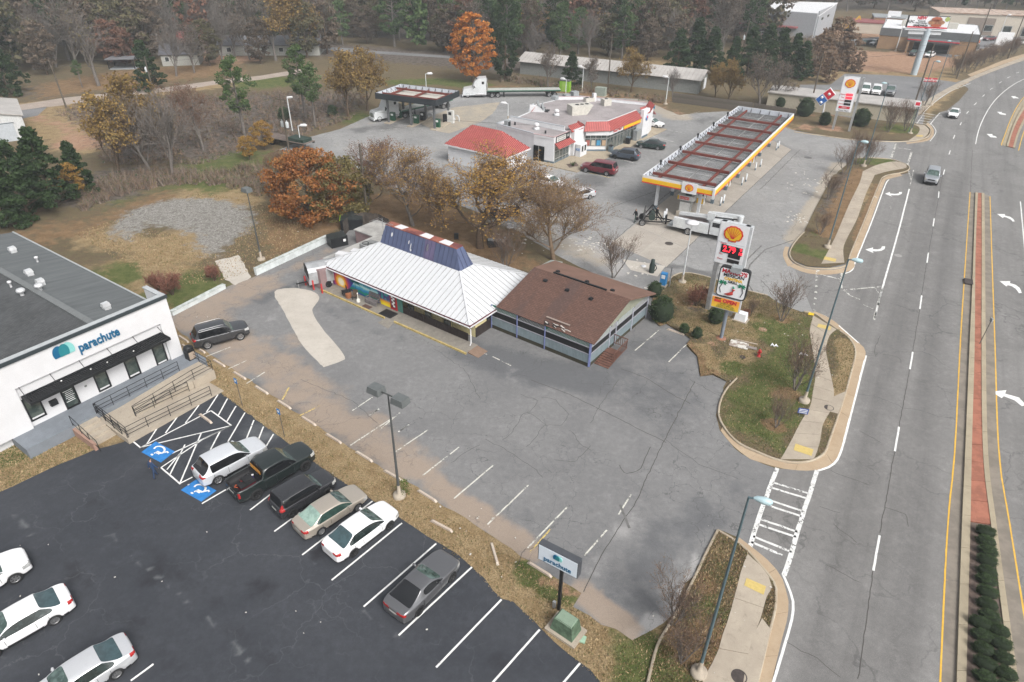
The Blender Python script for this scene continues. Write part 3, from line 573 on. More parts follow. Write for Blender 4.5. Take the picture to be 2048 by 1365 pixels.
marks('faded_yellow_line',[([(565,800),(578,776)],.12),([(600,832),(640,812)],.12),([(1160,342),(1222,357)],.12),([(1060,1105),(1100,1060)],.1)],WORNY,.024,.012)
marks('station_stall_line',[([(1280,292),(1300,297)],.1),([(1236,318),(1280,330)],.1),([(1195,345),(1225,352)],.1),([(1318,256),(1370,268)],.1),([(1340,228),(1400,240)],.1),([(1300,272),(1350,285)],.1),([(1362,232),(1400,224)],.1),([(740,264),(860,250)],.1)],WORNW,.026)
def wheelchair(name,c,ux,uy,mat,z,s,sq=None):
 0
 C0=P(*c);X1=(P(c[0]+ux[0],c[1]+ux[1])-C0);Y1=(P(c[0]+uy[0],c[1]+uy[1])-C0)
 def q(x,y):v=C0+X1*x+Y1*y;return(v.x,v.y)
 mb=MB()
 if sq:
  b=MB();b.add([(*q(x,y),z-.003)for x,y in((-1.15,-1.1),(1.15,-1.1),(1.15,1.1),(-1.15,1.1))],[(0,1,2,3)])
  r=obj('blue_parking_square',b,sq,kind='structure')
  if r.data.polygons[0].normal.z<0:r.data.flip_normals()
 arc=[q(-.12+.5*math.cos(t),-.35+.5*math.sin(t))for t in[R(150+i*20)for i in range(12)]]
 ribbon(mb,arc,s,z);ribbon(mb,[q(-.15,.45),q(-.08,.0),q(.35,-.02),q(.62,-.6),q(.8,-.5)],s,z);ribbon(mb,[q(-.12,.2),q(.3,.2)],s,z)
 hd=[q(-.18+.14*math.cos(t),.72+.14*math.sin(t))for t in[R(i*45)for i in range(8)]];mb.add([(*p,z)for p in hd],[tuple(range(8))])
 me=mb.mesh(name,[mat])
 for f in me.polygons:
  if f.normal.z<0:f.flip()
 link(name,me,kind='structure')
BLUE=M('parking_blue',(.03,.2,.52),.8,var=.2)
wheelchair('wheelchair_symbol',(316.5,904.5),(17,9),(-13,10),WHITE,.022,.13,BLUE)
wheelchair('wheelchair_symbol',(397.5,981.5),(18,10),(-14,10),WHITE,.022,.13,BLUE)
wheelchair('wheelchair_symbol',(752,823),(-9,6),(11,-8),WORNW,.026,.12)
wheelchair('wheelchair_symbol',(811,855),(-10,7),(12,-8),WORNW,.026,.12)
C2=mat_concrete('pale_concrete',(.56,.525,.47),(.47,.435,.385),(.3,.25,.2))
ptch=[(548,585),(580,577),(612,580),(636,590),(638,600),(630,612),(624,622),(632,640),(650,665),(672,690),(689,714),(686,721),(652,734),(645,733),(628,717),(604,690),(586,658),(567,622)]
sheet('concrete_patch',jag(smooth(W(ptch),True,3),.04,.5,2),.03,C2)
sheet('concrete_drive',jag(W([(430,523),(478,511),(503,556),(470,571),(452,560)]),.08,.5,9),.03,C2)
C3=mat_concrete('station_concrete',(.44,.40,.35),(.36,.33,.29),(.24,.21,.18))
sa,sb,sc_,sd_=P2(1223,487),P2(1333,535),P2(1583,300),P2(1505,262)
root=bpy.data.objects.new('canopy_slab',None);COL.objects.link(root);root['kind']='structure'
for i in range(9):
 for j in range(2):
  mb=MB();t0,t1,s0,s1=i/9,(i+1)/9-.0012,j/2,(j+1)/2-.004
  def bl_(t,s):return tuple((sa[k]*(1-s)+sb[k]*s)*(1-t)+(sd_[k]*(1-s)+sc_[k]*s)*t for k in(0,1))
  mb.prism([bl_(t0,s0),bl_(t1,s0),bl_(t1,s1),bl_(t0,s1)],0,.032+random.random()*.002);obj('slab',mb,C3,root)
sheet('tank_pad',W([(1244,519),(1331,533),(1315,554),(1261,541)]),.034,C2)
sheet('truck_pump_slab',jag(W([(870,262),(835,245),(905,216),(1000,205),(985,228),(960,245),(900,268)]),.1,1,2),.03,mat_concrete('stained_concrete',(.42,.36,.28),(.31,.29,.25),(.15,.13,.12)))
IRON=M('cast_iron',(.09,.075,.07),.7,.3,.3)
def disc(name,px,r,z,mat,n=24):
 c=P(*px);mb=MB();mb.lathe((c.x,c.y,z-.03),[(r,0),(r,.03),(r*.86,.034),(r*.84,.028),(r*.01,.028)],n,0,False);return obj(name,mb,mat,kind='structure')
disc('manhole_cover',(1657,819),.36,.165,IRON);disc('manhole_cover',(1477,1357),.4,.165,IRON);disc('manhole_cover',(1796,512),.42,.034,M('worn_iron',(.3,.29,.28),.7));disc('manhole_cover',(1338,488),.5,.04,IRON);disc('manhole_cover',(1268,486),.5,.04,C2);disc('manhole_cover',(1484,717),.28,.14,IRON)
disc('manhole_cover',(1525,662),.38,.145,M('rusty_iron',(.3,.2,.13),.85));disc('manhole_cover',(1616,316),.6,.03,M('dark_patch',(.13,.13,.13),.9))
dr=MB();c=P(1936,566);dr.box((c.x,c.y,.1),(.8,1.3,.2),ROADA-R(90)+.05);obj('drain_inlet',dr,IRON,kind='structure')
rnd=random.Random(4)
def crack(name,lines,mat,z,w=.05,wob=.05):
 mb=MB()
 for pts in lines:
  q=resample(W(pts),.4);ribbon(mb,q,w,z,0,wob,rnd)
 me=mb.mesh(name,[mat]);link(name,me,kind='structure')
CRK=M('crack_dark',(.075,.07,.065),.95)
crack('road_joint',[[(1941,386),(1942,345),(1945,300)],[(1877,397),(1869,437)],[(1866,454),(1857,506)],[(1853,527),(1843,592)],[(1839,619),(1825,705)],[(1819,740),(1798,855)],[(1789,904),(1759,1072)],[(1746,1143),(1715,1365)],[(1885,351),(1879,384)]],CRK,.033,.045,.03)
crack('road_crack',[[(1652,1131),(1700,1155),(1735,1175)],[(1572,1285),(1640,1322),(1690,1365)],[(1640,1015),(1680,1028)],[(1770,1016),(1815,1030),(1816,1060)],[(1735,703),(1800,716),(1803,730)],[(1660,942),(1740,972)],[(1668,1050),(1718,1090)],[(1720,863),(1770,890)],[(1760,672),(1748,700),(1752,715)]],CRK,.033,.035,.06)
crack('lot_joint',[[(1390,763),(1370,800),(1335,870),(1300,940),(1270,1010),(1235,1060),(1200,1115),(1165,1190)],[(1380,808),(1345,790),(1290,755),(1240,738)],[(1333,886),(1250,845),(1140,790),(1060,760)],[(1300,895),(1280,940),(1250,950),(1235,925)]],CRK,.022,.05,.04)
crack('lot_crack',[[(1040,790),(1075,800),(1065,820),(1045,830),(1020,870),(1000,885)],[(1055,825),(1090,850),(1070,875),(1050,900)],[(970,880),(1010,900),(1060,930),(1090,960)],[(1090,850),(1120,852),(1140,830),(1110,800),(1080,795)],[(1140,860),(1160,890),(1190,905)],[(1110,920),(1150,925),(1180,890)],[(960,890),(930,905),(900,930)],[(600,760),(700,800),(760,850)],[(1240,760),(1200,810),(1180,850)],[(1380,760),(1450,800)],[(1330,880),(1400,930),(1480,960)],[(1030,1140),(1050,1100),(1090,1090)],[(870,700),(930,740),(960,800)]],CRK,.022,.03,.09)
crack('station_joint',[[(1320,380),(1210,420),(1120,480)],[(1583,300),(1333,535)],[(1390,340),(1223,487)],[(1520,560),(1600,640)],[(1600,300),(1520,380)],[(1700,300),(1640,370)]],CRK,.0285,.07,.06)
TIRE=M('tyre_mark',(.16,.155,.15),.85,var=.4,scale=1)
crack('tyre_mark',[[(1510,590),(1490,560),(1500,530),(1530,500),(1590,480)],[(1500,585),(1482,555),(1494,520),(1525,490)],[(1240,1010),(1260,1060)]],TIRE,.0275,.16,.02)
# ----- cars
def paintmat(name,c,metal=0.,rough=.32,coat=.6):
 if name in _mc:return _mc[name]
 m,n=newmat(name,rough,metal,.5)
 n.b.inputs['Coat Weight'].default_value=coat;n.b.inputs['Coat Roughness'].default_value=.05
 d=n.tex(2.2,5,.7);g=n.tex(60,2)
 col=n.mix(n.step(d,.4,.75,0,.12),c,tuple(x*.6+.05 for x in c));n.col(n.mix(n.step(g,.5,.8,0,.06),col,(.3,.27,.22)));_mc[name]=m;return m
GLASS=M('car_glass',(.028,.042,.042),.05,0,.3,1.2,c2=(.012,.018,.018),spec=.9)
GLASSG=M('windscreen_glass',(.10,.15,.135),.06,0,.4,2.5,c2=(.025,.05,.042),spec=.9)
GLASSD=M('tinted_glass',(.012,.013,.015),.06,0,.3,1.5,spec=.8)
TYRE=M('tyre_rubber',(.022,.022,.023),.85,var=.3,scale=8)
ALLOY=M('alloy',(.5,.5,.51),.3,.8,.2);ALLOYD=M('dark_alloy',(.05,.05,.052),.35,.6,.2)
PLAS=M('black_plastic',(.02,.02,.022),.6,var=.3);CHROME=M('chrome',(.7,.7,.72),.12,1.,.05)
TAIL=M('tail_lamp_red',(.38,.02,.02),.15,spec=.8);HEADL=M('headlight_lens',(.62,.63,.62),.12,.2,.35,12,spec=.9);AMB=M('amber_lamp',(.75,.34,.06),.2,spec=.8)
PLATE=M('number_plate',(.6,.6,.56),.5)
_wheel={}
def wheel_meshes(r,wd,spokes,dark):
 k=(round(r,3),round(wd,3),spokes,dark)
 if k in _wheel:return _wheel[k]
 t=MB();n=24;prof=[(r*.62,-wd*.38),(r*.72,-wd*.5),(r*.93,-wd*.5),(r,-wd*.36),(r,wd*.36),(r*.93,wd*.5),(r*.72,wd*.5),(r*.62,wd*.38)]
 vs=[]
 for q,y in prof:
  for i in range(n):a=2*math.pi*i/n;vs.append((q*math.cos(a),y,q*math.sin(a)))
 t.add(vs,[(i*n+j,(i+1)*n+j,(i+1)*n+(j+1)%n,i*n+(j+1)%n)for i in range(len(prof)-1)for j in range(n)],0,True)
 t.add([(r*.62*math.cos(2*math.pi*i/n),wd*.05,r*.62*math.sin(2*math.pi*i/n))for i in range(n)],[tuple(range(n))],0)
 rim=MB();vs=[]
 for q,y in((r*.66,wd*.46),(r*.6,wd*.5),(r*.57,wd*.4),(r*.56,wd*.2)):
  for i in range(n):a=2*math.pi*i/n;vs.append((q*math.cos(a),y,q*math.sin(a)))
 rim.add(vs,[(i*n+j,(i+1)*n+j,(i+1)*n+(j+1)%n,i*n+(j+1)%n)for i in range(3)for j in range(n)],0,True)
 for i in range(spokes):
  a=2*math.pi*i/spokes;ca,sa=math.cos(a),math.sin(a);pw=r*.5/max(spokes,5)*1.4
  def p(q,s,y):return(q*ca-s*sa,y,q*sa+s*ca)
  vs=[p(r*.08,-pw*.7,wd*.4),p(r*.08,pw*.7,wd*.4),p(r*.6,pw,wd*.43),p(r*.6,-pw,wd*.43),p(r*.08,-pw*.7,wd*.2),p(r*.08,pw*.7,wd*.2),p(r*.6,pw,wd*.2),p(r*.6,-pw,wd*.2)]
  rim.add(vs,[(0,1,2,3),(0,3,7,4),(1,5,6,2)],0)
 rim.add([(r*.15*math.cos(2*math.pi*i/10),wd*.44,r*.15*math.sin(2*math.pi*i/10))for i in range(10)],[tuple(range(10))],0)
 _wheel[k]=(t.mesh('wheel',TYRE),rim.mesh('rim',ALLOYD if dark else ALLOY));return _wheel[k]
def add_wheels(root,pos,r,wd,spokes=10,dark=False):
 tm,rm=wheel_meshes(r,wd,spokes,dark)
 for x,y in pos:
  w_=link('wheel',tm,root,(x,y,r));
  if y<0:w_.rotation_euler=(0,0,math.pi)
  link('rim',rm,w_)
CARS={'sedan':dict(L=4.85,W=1.84,H=1.45,wb=2.78,fo=.95,r=.33,zf=.70,zc=.96,zbelt=.93,xw=1.28,xr=2.02,xe=3.42,xg=4.3,zd=1.06,ze=.98,rw=.62,gnd=.2),'coupe':dict(L=4.75,W=1.9,H=1.37,wb=2.72,fo=.93,r=.35,zf=.74,zc=.98,zbelt=.95,xw=1.62,xr=2.3,xe=3.15,xg=4.25,zd=1.06,ze=.98,rw=.6,gnd=.17),'crossover':dict(L=4.75,W=1.9,H=1.7,wb=2.84,fo=.95,r=.37,zf=.86,zc=1.1,zbelt=1.06,xw=1.25,xr=2.0,xe=4.0,xg=4.6,zd=1.12,ze=1.0,rw=.66,gnd=.23,suv=1),'boxy':dict(L=4.25,W=1.8,H=1.66,wb=2.6,fo=.85,r=.35,zf=.9,zc=1.06,zbelt=1.04,xw=1.1,xr=1.62,xe=3.92,xg=4.12,zd=1.1,ze=1.0,rw=.7,gnd=.22,suv=1),'suv':dict(L=4.75,W=1.9,H=1.8,wb=2.79,fo=.9,r=.39,zf=.98,zc=1.14,zbelt=1.1,xw=1.3,xr=1.85,xe=4.2,xg=4.6,zd=1.15,ze=1.02,rw=.68,gnd=.28,suv=1),'long_suv':dict(L=5.5,W=2.0,H=1.88,wb=3.3,fo=1.0,r=.39,zf=1.02,zc=1.16,zbelt=1.14,xw=1.45,xr=2.1,xe=5.1,xg=5.35,zd=1.2,ze=1.1,rw=.74,gnd=.28,suv=1),'pickup':dict(L=5.75,W=2.0,H=1.92,wb=3.65,fo=.95,r=.42,zf=1.06,zc=1.22,zbelt=1.18,xw=1.5,xr=2.12,xe=3.75,xg=3.98,zd=1.35,ze=1.32,rw=.72,gnd=.32,suv=1,bed=1),'minivan':dict(L=5.1,W=1.98,H=1.76,wb=3.0,fo=.95,r=.35,zf=.85,zc=1.1,zbelt=1.08,xw=1.0,xr=1.9,xe=4.65,xg=4.95,zd=1.15,ze=1.0,rw=.74,gnd=.2,suv=1),}
def car_body(t,sub=2):
 p=CARS[t];L,Wd,H=p['L'],p['W']/2,p['H'];g=p['gnd'];zb=p['zbelt'];r=p['r'];suv=p.get('suv',0);bed=p.get('bed',0)
 x1=p['fo'];x2=x1+p['wb'];a=r*1.22;st=[]
 def hz(x):
  if x<=p['xw']:return p['zf']+(p['zc']-p['zf'])*min(1,max(0,x)/p['xw'])**.6
  return p['zd']+(p['ze']-p['zd'])*max(0,(x-p['xg'])/(L-p['xg']+1e-6))
 def low(x):
  for c in(x1,x2):
   d=abs(x-c)
   if d<a*.98:return g+.03+math.sqrt(max(0,a*a-d*d))*1.04*(1 if True else 0)
  return g if .3<x<L-.3 else g+.06
 def plan(x):
  f=1-.17*max(0,1-x/.75)**2-.05*max(0,1-x/1.6);b=1-.13*max(0,1-(L-x)/.6)**2-(0 if suv else .03)*max(0,1-(L-x)/1.4);return Wd*f*b
 xs=[0,.06,.3,x1-a,x1-a*.75,x1-a*.35,x1+a*.35,x1+a*.75,x1+a,p['xw'],p['xr']]
 bp=p['xr']+.95;xs+=[bp-.035,bp+.035]
 cp_=bp+(.95 if not p['L']==4.75 or suv else 9)
 if cp_<p['xe']-.25:xs+=[cp_-.035,cp_+.035]
 xs+=[p['xe'],p['xg'],x2-a,x2-a*.75,x2-a*.35,x2+a*.35,x2+a*.75,x2+a,L-.3,L-.06,L]
 if bed:xs+=[p['xg']+.06,L-.12]
 xs=sorted(set(round(x,3)for x in xs));xx=[xs[0]]
 for x in xs[1:]:
  if x-xx[-1]>=(.1 if p['xr']<x<p['xe']and abs(x-bp)>.04 and abs(x-cp_)>.04 and abs(xx[-1]-bp)>.04 and abs(xx[-1]-cp_)>.04 else .045):xx.append(x)
  elif x in(round(p['xw'],3),round(p['xr'],3),round(p['xe'],3),round(p['xg'],3)):xx[-1]=x
 xs=xx;rings=[]
 for x in xs:
  w_=plan(x);zl=min(low(x),zb-.28);end=x<.03 or x>L-.03
  cab=p['xr']-1e-3<=x<=p['xe']+1e-3;between_f=p['xw']<x<p['xr'];between_r=p['xe']<x<p['xg']
  f=1.0 if cab else 0.0
  if between_f:f=(x-p['xw'])/(p['xr']-p['xw'])
  if between_r:f=(p['xg']-x)/(p['xg']-p['xe'])
  h=hz(x);belt=min(zb+(.02 if x>bp else 0),h-.03)
  if bed and x>p['xg']:belt=h-.03
  if end:zl=g+.12;h-=.1;belt=h-.12;w_*=.93
  zt=h+(H-h)*f;arch=.04*math.sin(math.pi*min(1,max(0,(x-p['xr'])/(p['xe']-p['xr']))))
  rw=(p['rw']*Wd/.92)if f>0 else 0
  y8=w_*.86*(1-f)+(rw)*f if f>0 else w_*.86;y7=w_*.90*(1-f)+(rw+.04)*f if f>0 else w_*.90
  zmid=zl+(belt-zl)*.45
  R_=[(0,zl),(w_*.8,zl),(w_*.965,zl+.02),(w_,zmid),(w_*.992,belt-.06),(w_*.955,belt),(w_*.94,belt+.012-.03*f),(y7,(h-.005)*(1-f)+(zt-.06)*f),(y8,h*(1-f)+(zt-.025+arch*.5)*f),(y8*.55,(h+.025)*(1-f)+(zt+arch)*f),(0,(h+.035)*(1-f)+(zt+.012+arch)*f)]
  if bed and p['xg']+.03<x<L-.09:
   zf_=.82;R_[7]=(w_*.9,h);R_[8]=(w_*.84,h-.02);R_[9]=(w_*.82,zf_);R_[10]=(0,zf_)
  rings.append(R_)
 bm=bmesh.new();n=11;V_=[]
 for x,R_ in zip(xs,rings):
  row=[bm.verts.new((L/2-x,y,z))for y,z in R_]+[bm.verts.new((L/2-x,-y,z))for y,z in R_[-2:0:-1]];V_.append(row)
 N=20
 for i in range(len(xs)-1):
  xm=(xs[i]+xs[i+1])/2;x0,x1_=xs[i],xs[i+1]
  for k in range(N):
   f=bm.faces.new((V_[i][k],V_[i][(k+1)%N],V_[i+1][(k+1)%N],V_[i+1][k]));f.smooth=True
   kk=k if k<10 else 19-k;mi=0
   if kk in(0,1):mi=4
   if kk in(8,9):
    if p['xw']-.01<=xm<=p['xr']:mi=1
    if p['xe']<=xm<=p['xg']:mi=3
   if kk==6 and p['xw']<xm<p['xg']:
    pil=False
    if suv and xm>p['xe']:pil=True
    if not pil:mi=2
    if xm>p['xe']and not suv and t!='coupe':mi=0 if x1_>p['xe']+.6 else 2
    if xm>p['xe']and t=='coupe':mi=0
   if bed and kk in(8,9)and xm>p['xg']:mi=4
   f.material_index=mi
 for row,rev in((V_[0],1),(V_[-1],0)):
  for k in range(10):
   q=(row[k],row[(20-k)%20],row[(19-k)%20],row[k+1])
   q=list(dict.fromkeys(q))
   if len(q)>=3:
    f=bm.faces.new(q if not rev else q[::-1]);f.smooth=True;f.material_index=0
 bmesh.ops.recalc_face_normals(bm,faces=bm.faces)
 me=bpy.data.meshes.new('car');bm.to_mesh(me);bm.free()
 cl=me.attributes.new('crease_edge','FLOAT','EDGE')
 mats={}
 ef={}
 for f in me.polygons:
  for e in f.edge_keys:ef.setdefault(e,[]).append(f.material_index)
 vals=[.95 if len(set(ef[tuple(sorted(e.vertices))]))>1 else 0. for e in me.edges]
 cl.data.foreach_set('value',vals)
 o=bpy.data.objects.new('car',me);COL.objects.link(o);md=o.modifiers.new('s','SUBSURF');md.levels=sub;md.render_levels=sub
 dg=bpy.context.evaluated_depsgraph_get();ev=bpy.data.meshes.new_from_object(o.evaluated_get(dg));bpy.data.objects.remove(o)
 return ev,p,bp
_cb={}
def split(ev,mi_of):
 0
 nv=len(ev.vertices);co=np.empty(nv*3);ev.vertices.foreach_get('co',co);co=co.reshape(-1,3)
 groups={}
 for f in ev.polygons:groups.setdefault(mi_of(f),[]).append(tuple(f.vertices))
 out={}
 for k,fs in groups.items():
  used=sorted({v for f in fs for v in f});mp={v:i for i,v in enumerate(used)}
  out[k]=(co[used].tolist(),[tuple(mp[v]for v in f)for f in fs])
 return out
def car_parts(t,lamp,sub=2):
 key=(t,lamp,sub)
 if key in _cb:return _cb[key]
 ev,p,bp=car_body(t,sub);L=p['L'];W2=p['W']/2;zf=p['zf'];suv=p.get('suv',0);g=p['gnd'];zb=p['zbelt']
 def cls(f):
  m=f.material_index
  if m in(1,2,3):return{1:'windscreen',2:'side_window',3:'rear_window'}[m]
  c=f.center;x,y,z=c.x,abs(c.y),c.z
  if m==4:return 'underbody' if not(p.get('bed')and z>.6)else 'bed_liner'
  fx=L/2-x;rx=x+L/2
  if z<g+.16 and lamp!='plain':return 'underbody'
  if fx<.42 and zf-.22<z<zf+.02-.0 and y>W2*.52 and y>W2*.55+fx*.1:return 'headlight'
  if fx<.12 and y<W2*.5 and zf-.22<z<zf-.04:return 'grille'
  if fx<.1 and y<W2*.6 and g+.1<z<g+.3:return 'grille'
  if lamp=='tall' and rx<.3 and y>W2*.72 and zb-.15<z<zb+.32 and abs(f.normal.z)<.7:return 'tail_light'
  if lamp=='wide' and rx<.28 and zb-.12<z<zb+.1 and y>W2*.45 and abs(f.normal.z)<.75:return 'tail_light'
  if lamp=='bar' and rx<.2 and zb-.16<z<zb+.0 and y>W2*.35:return 'tail_light'
  if lamp=='bed' and rx<.14 and y>W2*.78 and .8<z<1.2:return 'tail_light'
  if rx<.1 and y<.26 and zb-.32<z<zb-.16:return 'number_plate'
  return 'body'
 _cb[key]=(split(ev,cls),p,bp);return _cb[key]
def car(kind,label,cat,paint,f,r,lamp='wide',hdg=None,group=None,rails=False,spokes=10,darkrim=False,two=None,name='parked_car',scale=1.0,sub=2,gl=None,tint=None,rearg=None,trim=None):
 0
 a,b=P(*f,.55),P(*r,.55);c=(a+b)/2;ang=math.atan2(a.y-b.y,a.x-b.x)if hdg is None else R(hdg)
 parts,p,bp=car_parts(kind,lamp,sub)
 root=thing(name,label,cat,(c.x,c.y,two or .02),ang,group)
 if scale!=1:root.scale=(scale,)*3
 mm={'body':paint,'windscreen':gl or GLASSG,'side_window':tint or GLASS,'rear_window':rearg or tint or GLASS,'underbody':PLAS,'bed_liner':PLAS,'headlight':HEADL,'grille':trim or PLAS,'tail_light':TAIL,'number_plate':PLATE}
 for k,(vs,fs)in parts.items():
  if k in('headlight','tail_light','side_window'):
   for s in(1,-1):
    sel=[q for q in fs if sum(vs[i][1]for i in q)*s>0];used=sorted({i for q in sel for i in q});mp={v:i for i,v in enumerate(used)}
    mb=MB();mb.add([vs[i]for i in used],[tuple(mp[i]for i in q)for q in sel],0,True);obj(k,mb,mm[k],root)
  else:
   mb=MB();mb.add(vs,fs,0,True);obj(k,mb,mm[k],root)
 L,W2=p['L'],p['W']/2;x1=L/2-p['fo'];x2=x1-p['wb'];wd=.23 if p['r']<.38 else .27
 add_wheels(root,[(x,s*(W2-wd/2+.005))for x in(x1,x2)for s in(1,-1)],p['r'],wd,spokes,darkrim)
 for s in(1,-1):
  mb=MB();mb.tube([(L/2-p['xw']-.36,s*(W2-.07),p['zbelt']+.03),(L/2-p['xw']-.34,s*(W2+.05),p['zbelt']+.08),(L/2-p['xw']-.36,s*(W2+.17),p['zbelt']+.09)],[.03,.085,.06],8);obj('mirror',mb,paint,root)
  if sub<2:continue
  for xh in(bp-.12,bp+.8):
   if xh<p['xe']+.3:mb=MB();mb.box((L/2-xh,s*(W2*.985),p['zbelt']-.14),(.16,.05,.03));obj('door_handle',mb,paint,root)
  for xh in(p['xw']+.28,bp,min(bp+.98,p['xe']+.15)):
   mb=MB();mb.box((L/2-xh,s*(W2*.958),(p['zbelt']+p['gnd']+.2)/2),(.018,W2*.082,p['zbelt']-p['gnd']-.4));obj('door_seam',mb,PLAS,root)
 if rails:
  for s in(1,-1):
   mb=MB();y=p['rw']*W2/.92-.06;q=[(L/2-p['xr']-.15,s*y,p['H']-.01),(L/2-p['xr']-.3,s*y,p['H']+.07),(L/2-p['xe']+.3,s*y,p['H']+.07),(L/2-p['xe']+.1,s*y,p['H']-.0)]
   mb.tube(q,.022,6);obj('roof_rail',mb,ALLOY,root)
 return root
SILV=paintmat('silver_paint',(.42,.44,.47),.55,.3);WHT=paintmat('white_paint',(.78,.78,.79),0,.3);BLKP=paintmat('black_paint',(.012,.018,.018),0,.22)
DGRY=paintmat('dark_grey_paint',(.06,.062,.068),.5,.3);BEIGE=paintmat('champagne_paint',(.45,.40,.34),.45,.3);GRYM=paintmat('gunmetal_paint',(.17,.172,.18),.6,.28)
MAROON=paintmat('maroon_paint',(.14,.015,.025),.2,.28);BLUG=paintmat('blue_grey_paint',(.07,.09,.12),.4,.28);GREENP=paintmat('dark_green_paint',(.012,.03,.028),.1,.25);REDP=paintmat('red_paint',(.4,.03,.03),0,.35)
G1='cars parked along the dry grass strip'
car('crossover','silver white crossover beside the blue wheelchair symbols, first in the row','car',paintmat('pearl_silver',(.62,.64,.67),.25,.28),(519,891),(402,956),'wide',47,G1,spokes=5,tint=GLASSD)
pk=car('pickup','black pickup truck with toolboxes in its open bed','pickup truck',BLKP,(617,904),(468,991),'bed',48,G1,spokes=6,darkrim=True,tint=GLASSD,trim=CHROME)
car('boxy','small black boxy wagon between the black pickup and the beige sedan','car',paintmat('black_pearl',(.03,.031,.035),.2,.26),(659,956),(553,1021),'tall',47,G1,darkrim=True,spokes=7,tint=GLASSD,scale=.98)
car('sedan','beige sedan with a pale green rear window beside the small black wagon','car',BEIGE,(722,984),(597,1061),'wide',47,G1,rearg=M('pale_glass',(.3,.42,.36),.08,0,.3,3,c2=(.2,.3,.26),spec=.9),tint=M('green_side_glass',(.03,.06,.05),.07,0,.4,4,spec=.9),spokes=9,scale=.97)
car('sedan','white sedan with dark rear window at the end of the row by the grass','car',WHT,(780,1015),(662,1109),'wide',50,G1,darkrim=True,spokes=10,rearg=M('grey_rear_glass',(.05,.09,.1),.08,0,.3,3,spec=.9))
car('coupe','dark grey sports coupe parked alone between two white lines','car',GRYM,(897,1113),(791,1230),'bar',54,None,darkrim=True,spokes=10,tint=GLASSD,rearg=GLASSD)
G2='white cars in the sealed lot at the lower left'
car('sedan','white sedan cut by the left picture edge, second from the bottom','car',WHT,(-60,1312),(134,1187),'wide',226,G2,spokes=10,rearg=M('grey_rear_glass'))
car('sedan','silver white sedan nearest the lower left corner of the sealed lot','car',paintmat('light_silver',(.6,.61,.63),.35,.28),(62,1425),(252,1293),'wide',226,G2,spokes=7,rearg=M('grey_rear_glass'))
car('crossover','white crossover nose at the left edge, topmost of three white cars','car',WHT,(34,1118),(-118,1214),'wide',45,G2,spokes=6)
car('suv','dark grey off road wagon with roof rails beside the white building','car',DGRY,(494,655),(386,687),'wide',33,None,rails=True,spokes=6,tint=GLASSD)
G3='cars parked facing the station shop'
car('long_suv','maroon long wagon parked nose to the shop walk','car',MAROON,(1163,333),(1234,345),'tall',None,G3,spokes=5,tint=GLASSD)
car('crossover','blue grey crossover parked between the maroon wagon and the green sedan','car',BLUG,(1222,307),(1279,315),'wide',None,G3,darkrim=True,tint=GLASSD)
car('sedan','dark green sedan parked in front of the shop windows','car',GREENP,(1274,287),(1330,293),'wide',None,G3,tint=GLASSD)
car('sedan','white sedan at the far corner of the shop','car',WHT,(1324,251),(1281,243),'wide',None,None,tint=GLASSD)
car('sedan','white sedan behind the bare trees, nearest the red hipped roof','car',WHT,(1122,372),(1076,358),'wide')
car('sedan','silver white sedan half hidden by the large bare tree','car',paintmat('light_silver',(.6,.61,.63),.35,.28),(1133,396),(1180,386),'wide',tint=GLASSD)
G4='vehicles driving on the road'
car('suv','silver pickup style wagon driving towards the camera in the middle lane','car',SILV,(1857,366),(1869,346),'tall',239,G4,name='car',two=.03,tint=GLASSD,scale=1.02)
car('sedan','white car driving round the bend of the road','car',WHT,(1902,234),(1913,222),'wide',236,G4,name='car',two=.03)
G5='cars parked in the lot behind the price sign'
car('minivan','white wagon right behind the far price sign','car',WHT,(1726,187),(1735,174),'tall',245,G5,tint=GLASSD)
car('minivan','white minivan with dark grille in the lot behind the price sign','car',WHT,(1745,191),(1760,175),'tall',243,G5)
car('pickup','grey and white pickup rightmost in the lot behind the price sign','pickup truck',paintmat('grey_paint',(.25,.26,.28),.3),(1771,193),(1790,176),'bed',240,G5)
G6='cars around the brown restaurant'
car('sedan','dark car at the drive in canopy of the brown restaurant','car',DGRY,(1822,110),(1832,104),'wide',None,G6,sub=1)
car('sedan','white car at the drive in canopy of the brown restaurant','car',WHT,(1853,113),(1866,108),'wide',None,G6,sub=1)
car('crossover','white wagon parked far behind the brown restaurant','car',WHT,(1940,81),(1962,78),'wide',None,G6,sub=1)
car('sedan','maroon sedan parked in front of the cream shop row','car',MAROON,(1968,79),(1990,77),'wide',None,G6,sub=1)
car('sedan','dark green car parked right of the brown restaurant','car',GREENP,(1942,97),(1956,92),'wide',None,G6,sub=1)
car('sedan','white car parked beside the blank white sign','car',WHT,(1978,101),(1990,96),'wide',None,G6,sub=1)
car('sedan','dark car left of the brown restaurant','car',DGRY,(1726,87),(1740,86),'wide',None,G6,sub=1)
car('sedan','white car left of the brown restaurant','car',WHT,(1742,88),(1752,84),'wide',None,G6,sub=1)
car('sedan','white car behind the cream shops at the right edge','car',WHT,(2040,86),(2054,84),'wide',None,G6,sub=1)
car('sedan','white car parked on the building site','car',WHT,(1518,66),(1530,72),'wide',None,G6,sub=1)
c=pk.matrix_basis
def inbed(x,y,z):return c@Vector((x,y,z))
def bedbox(label,x,y,z,d,m,nm='toolbox',cat='toolbox'):
 t=thing(nm,label,cat,inbed(x,y,z-d[2]/2),pk.rotation_euler[2])
 mb=MB();mb.box((0,0,d[2]*.42),(d[0],d[1],d[2]*.84));obj('case',mb,m,t);mb=MB();mb.box((0,0,d[2]*.93),(d[0]*1.02,d[1]*1.03,d[2]*.14));obj('lid',mb,PLAS,t)
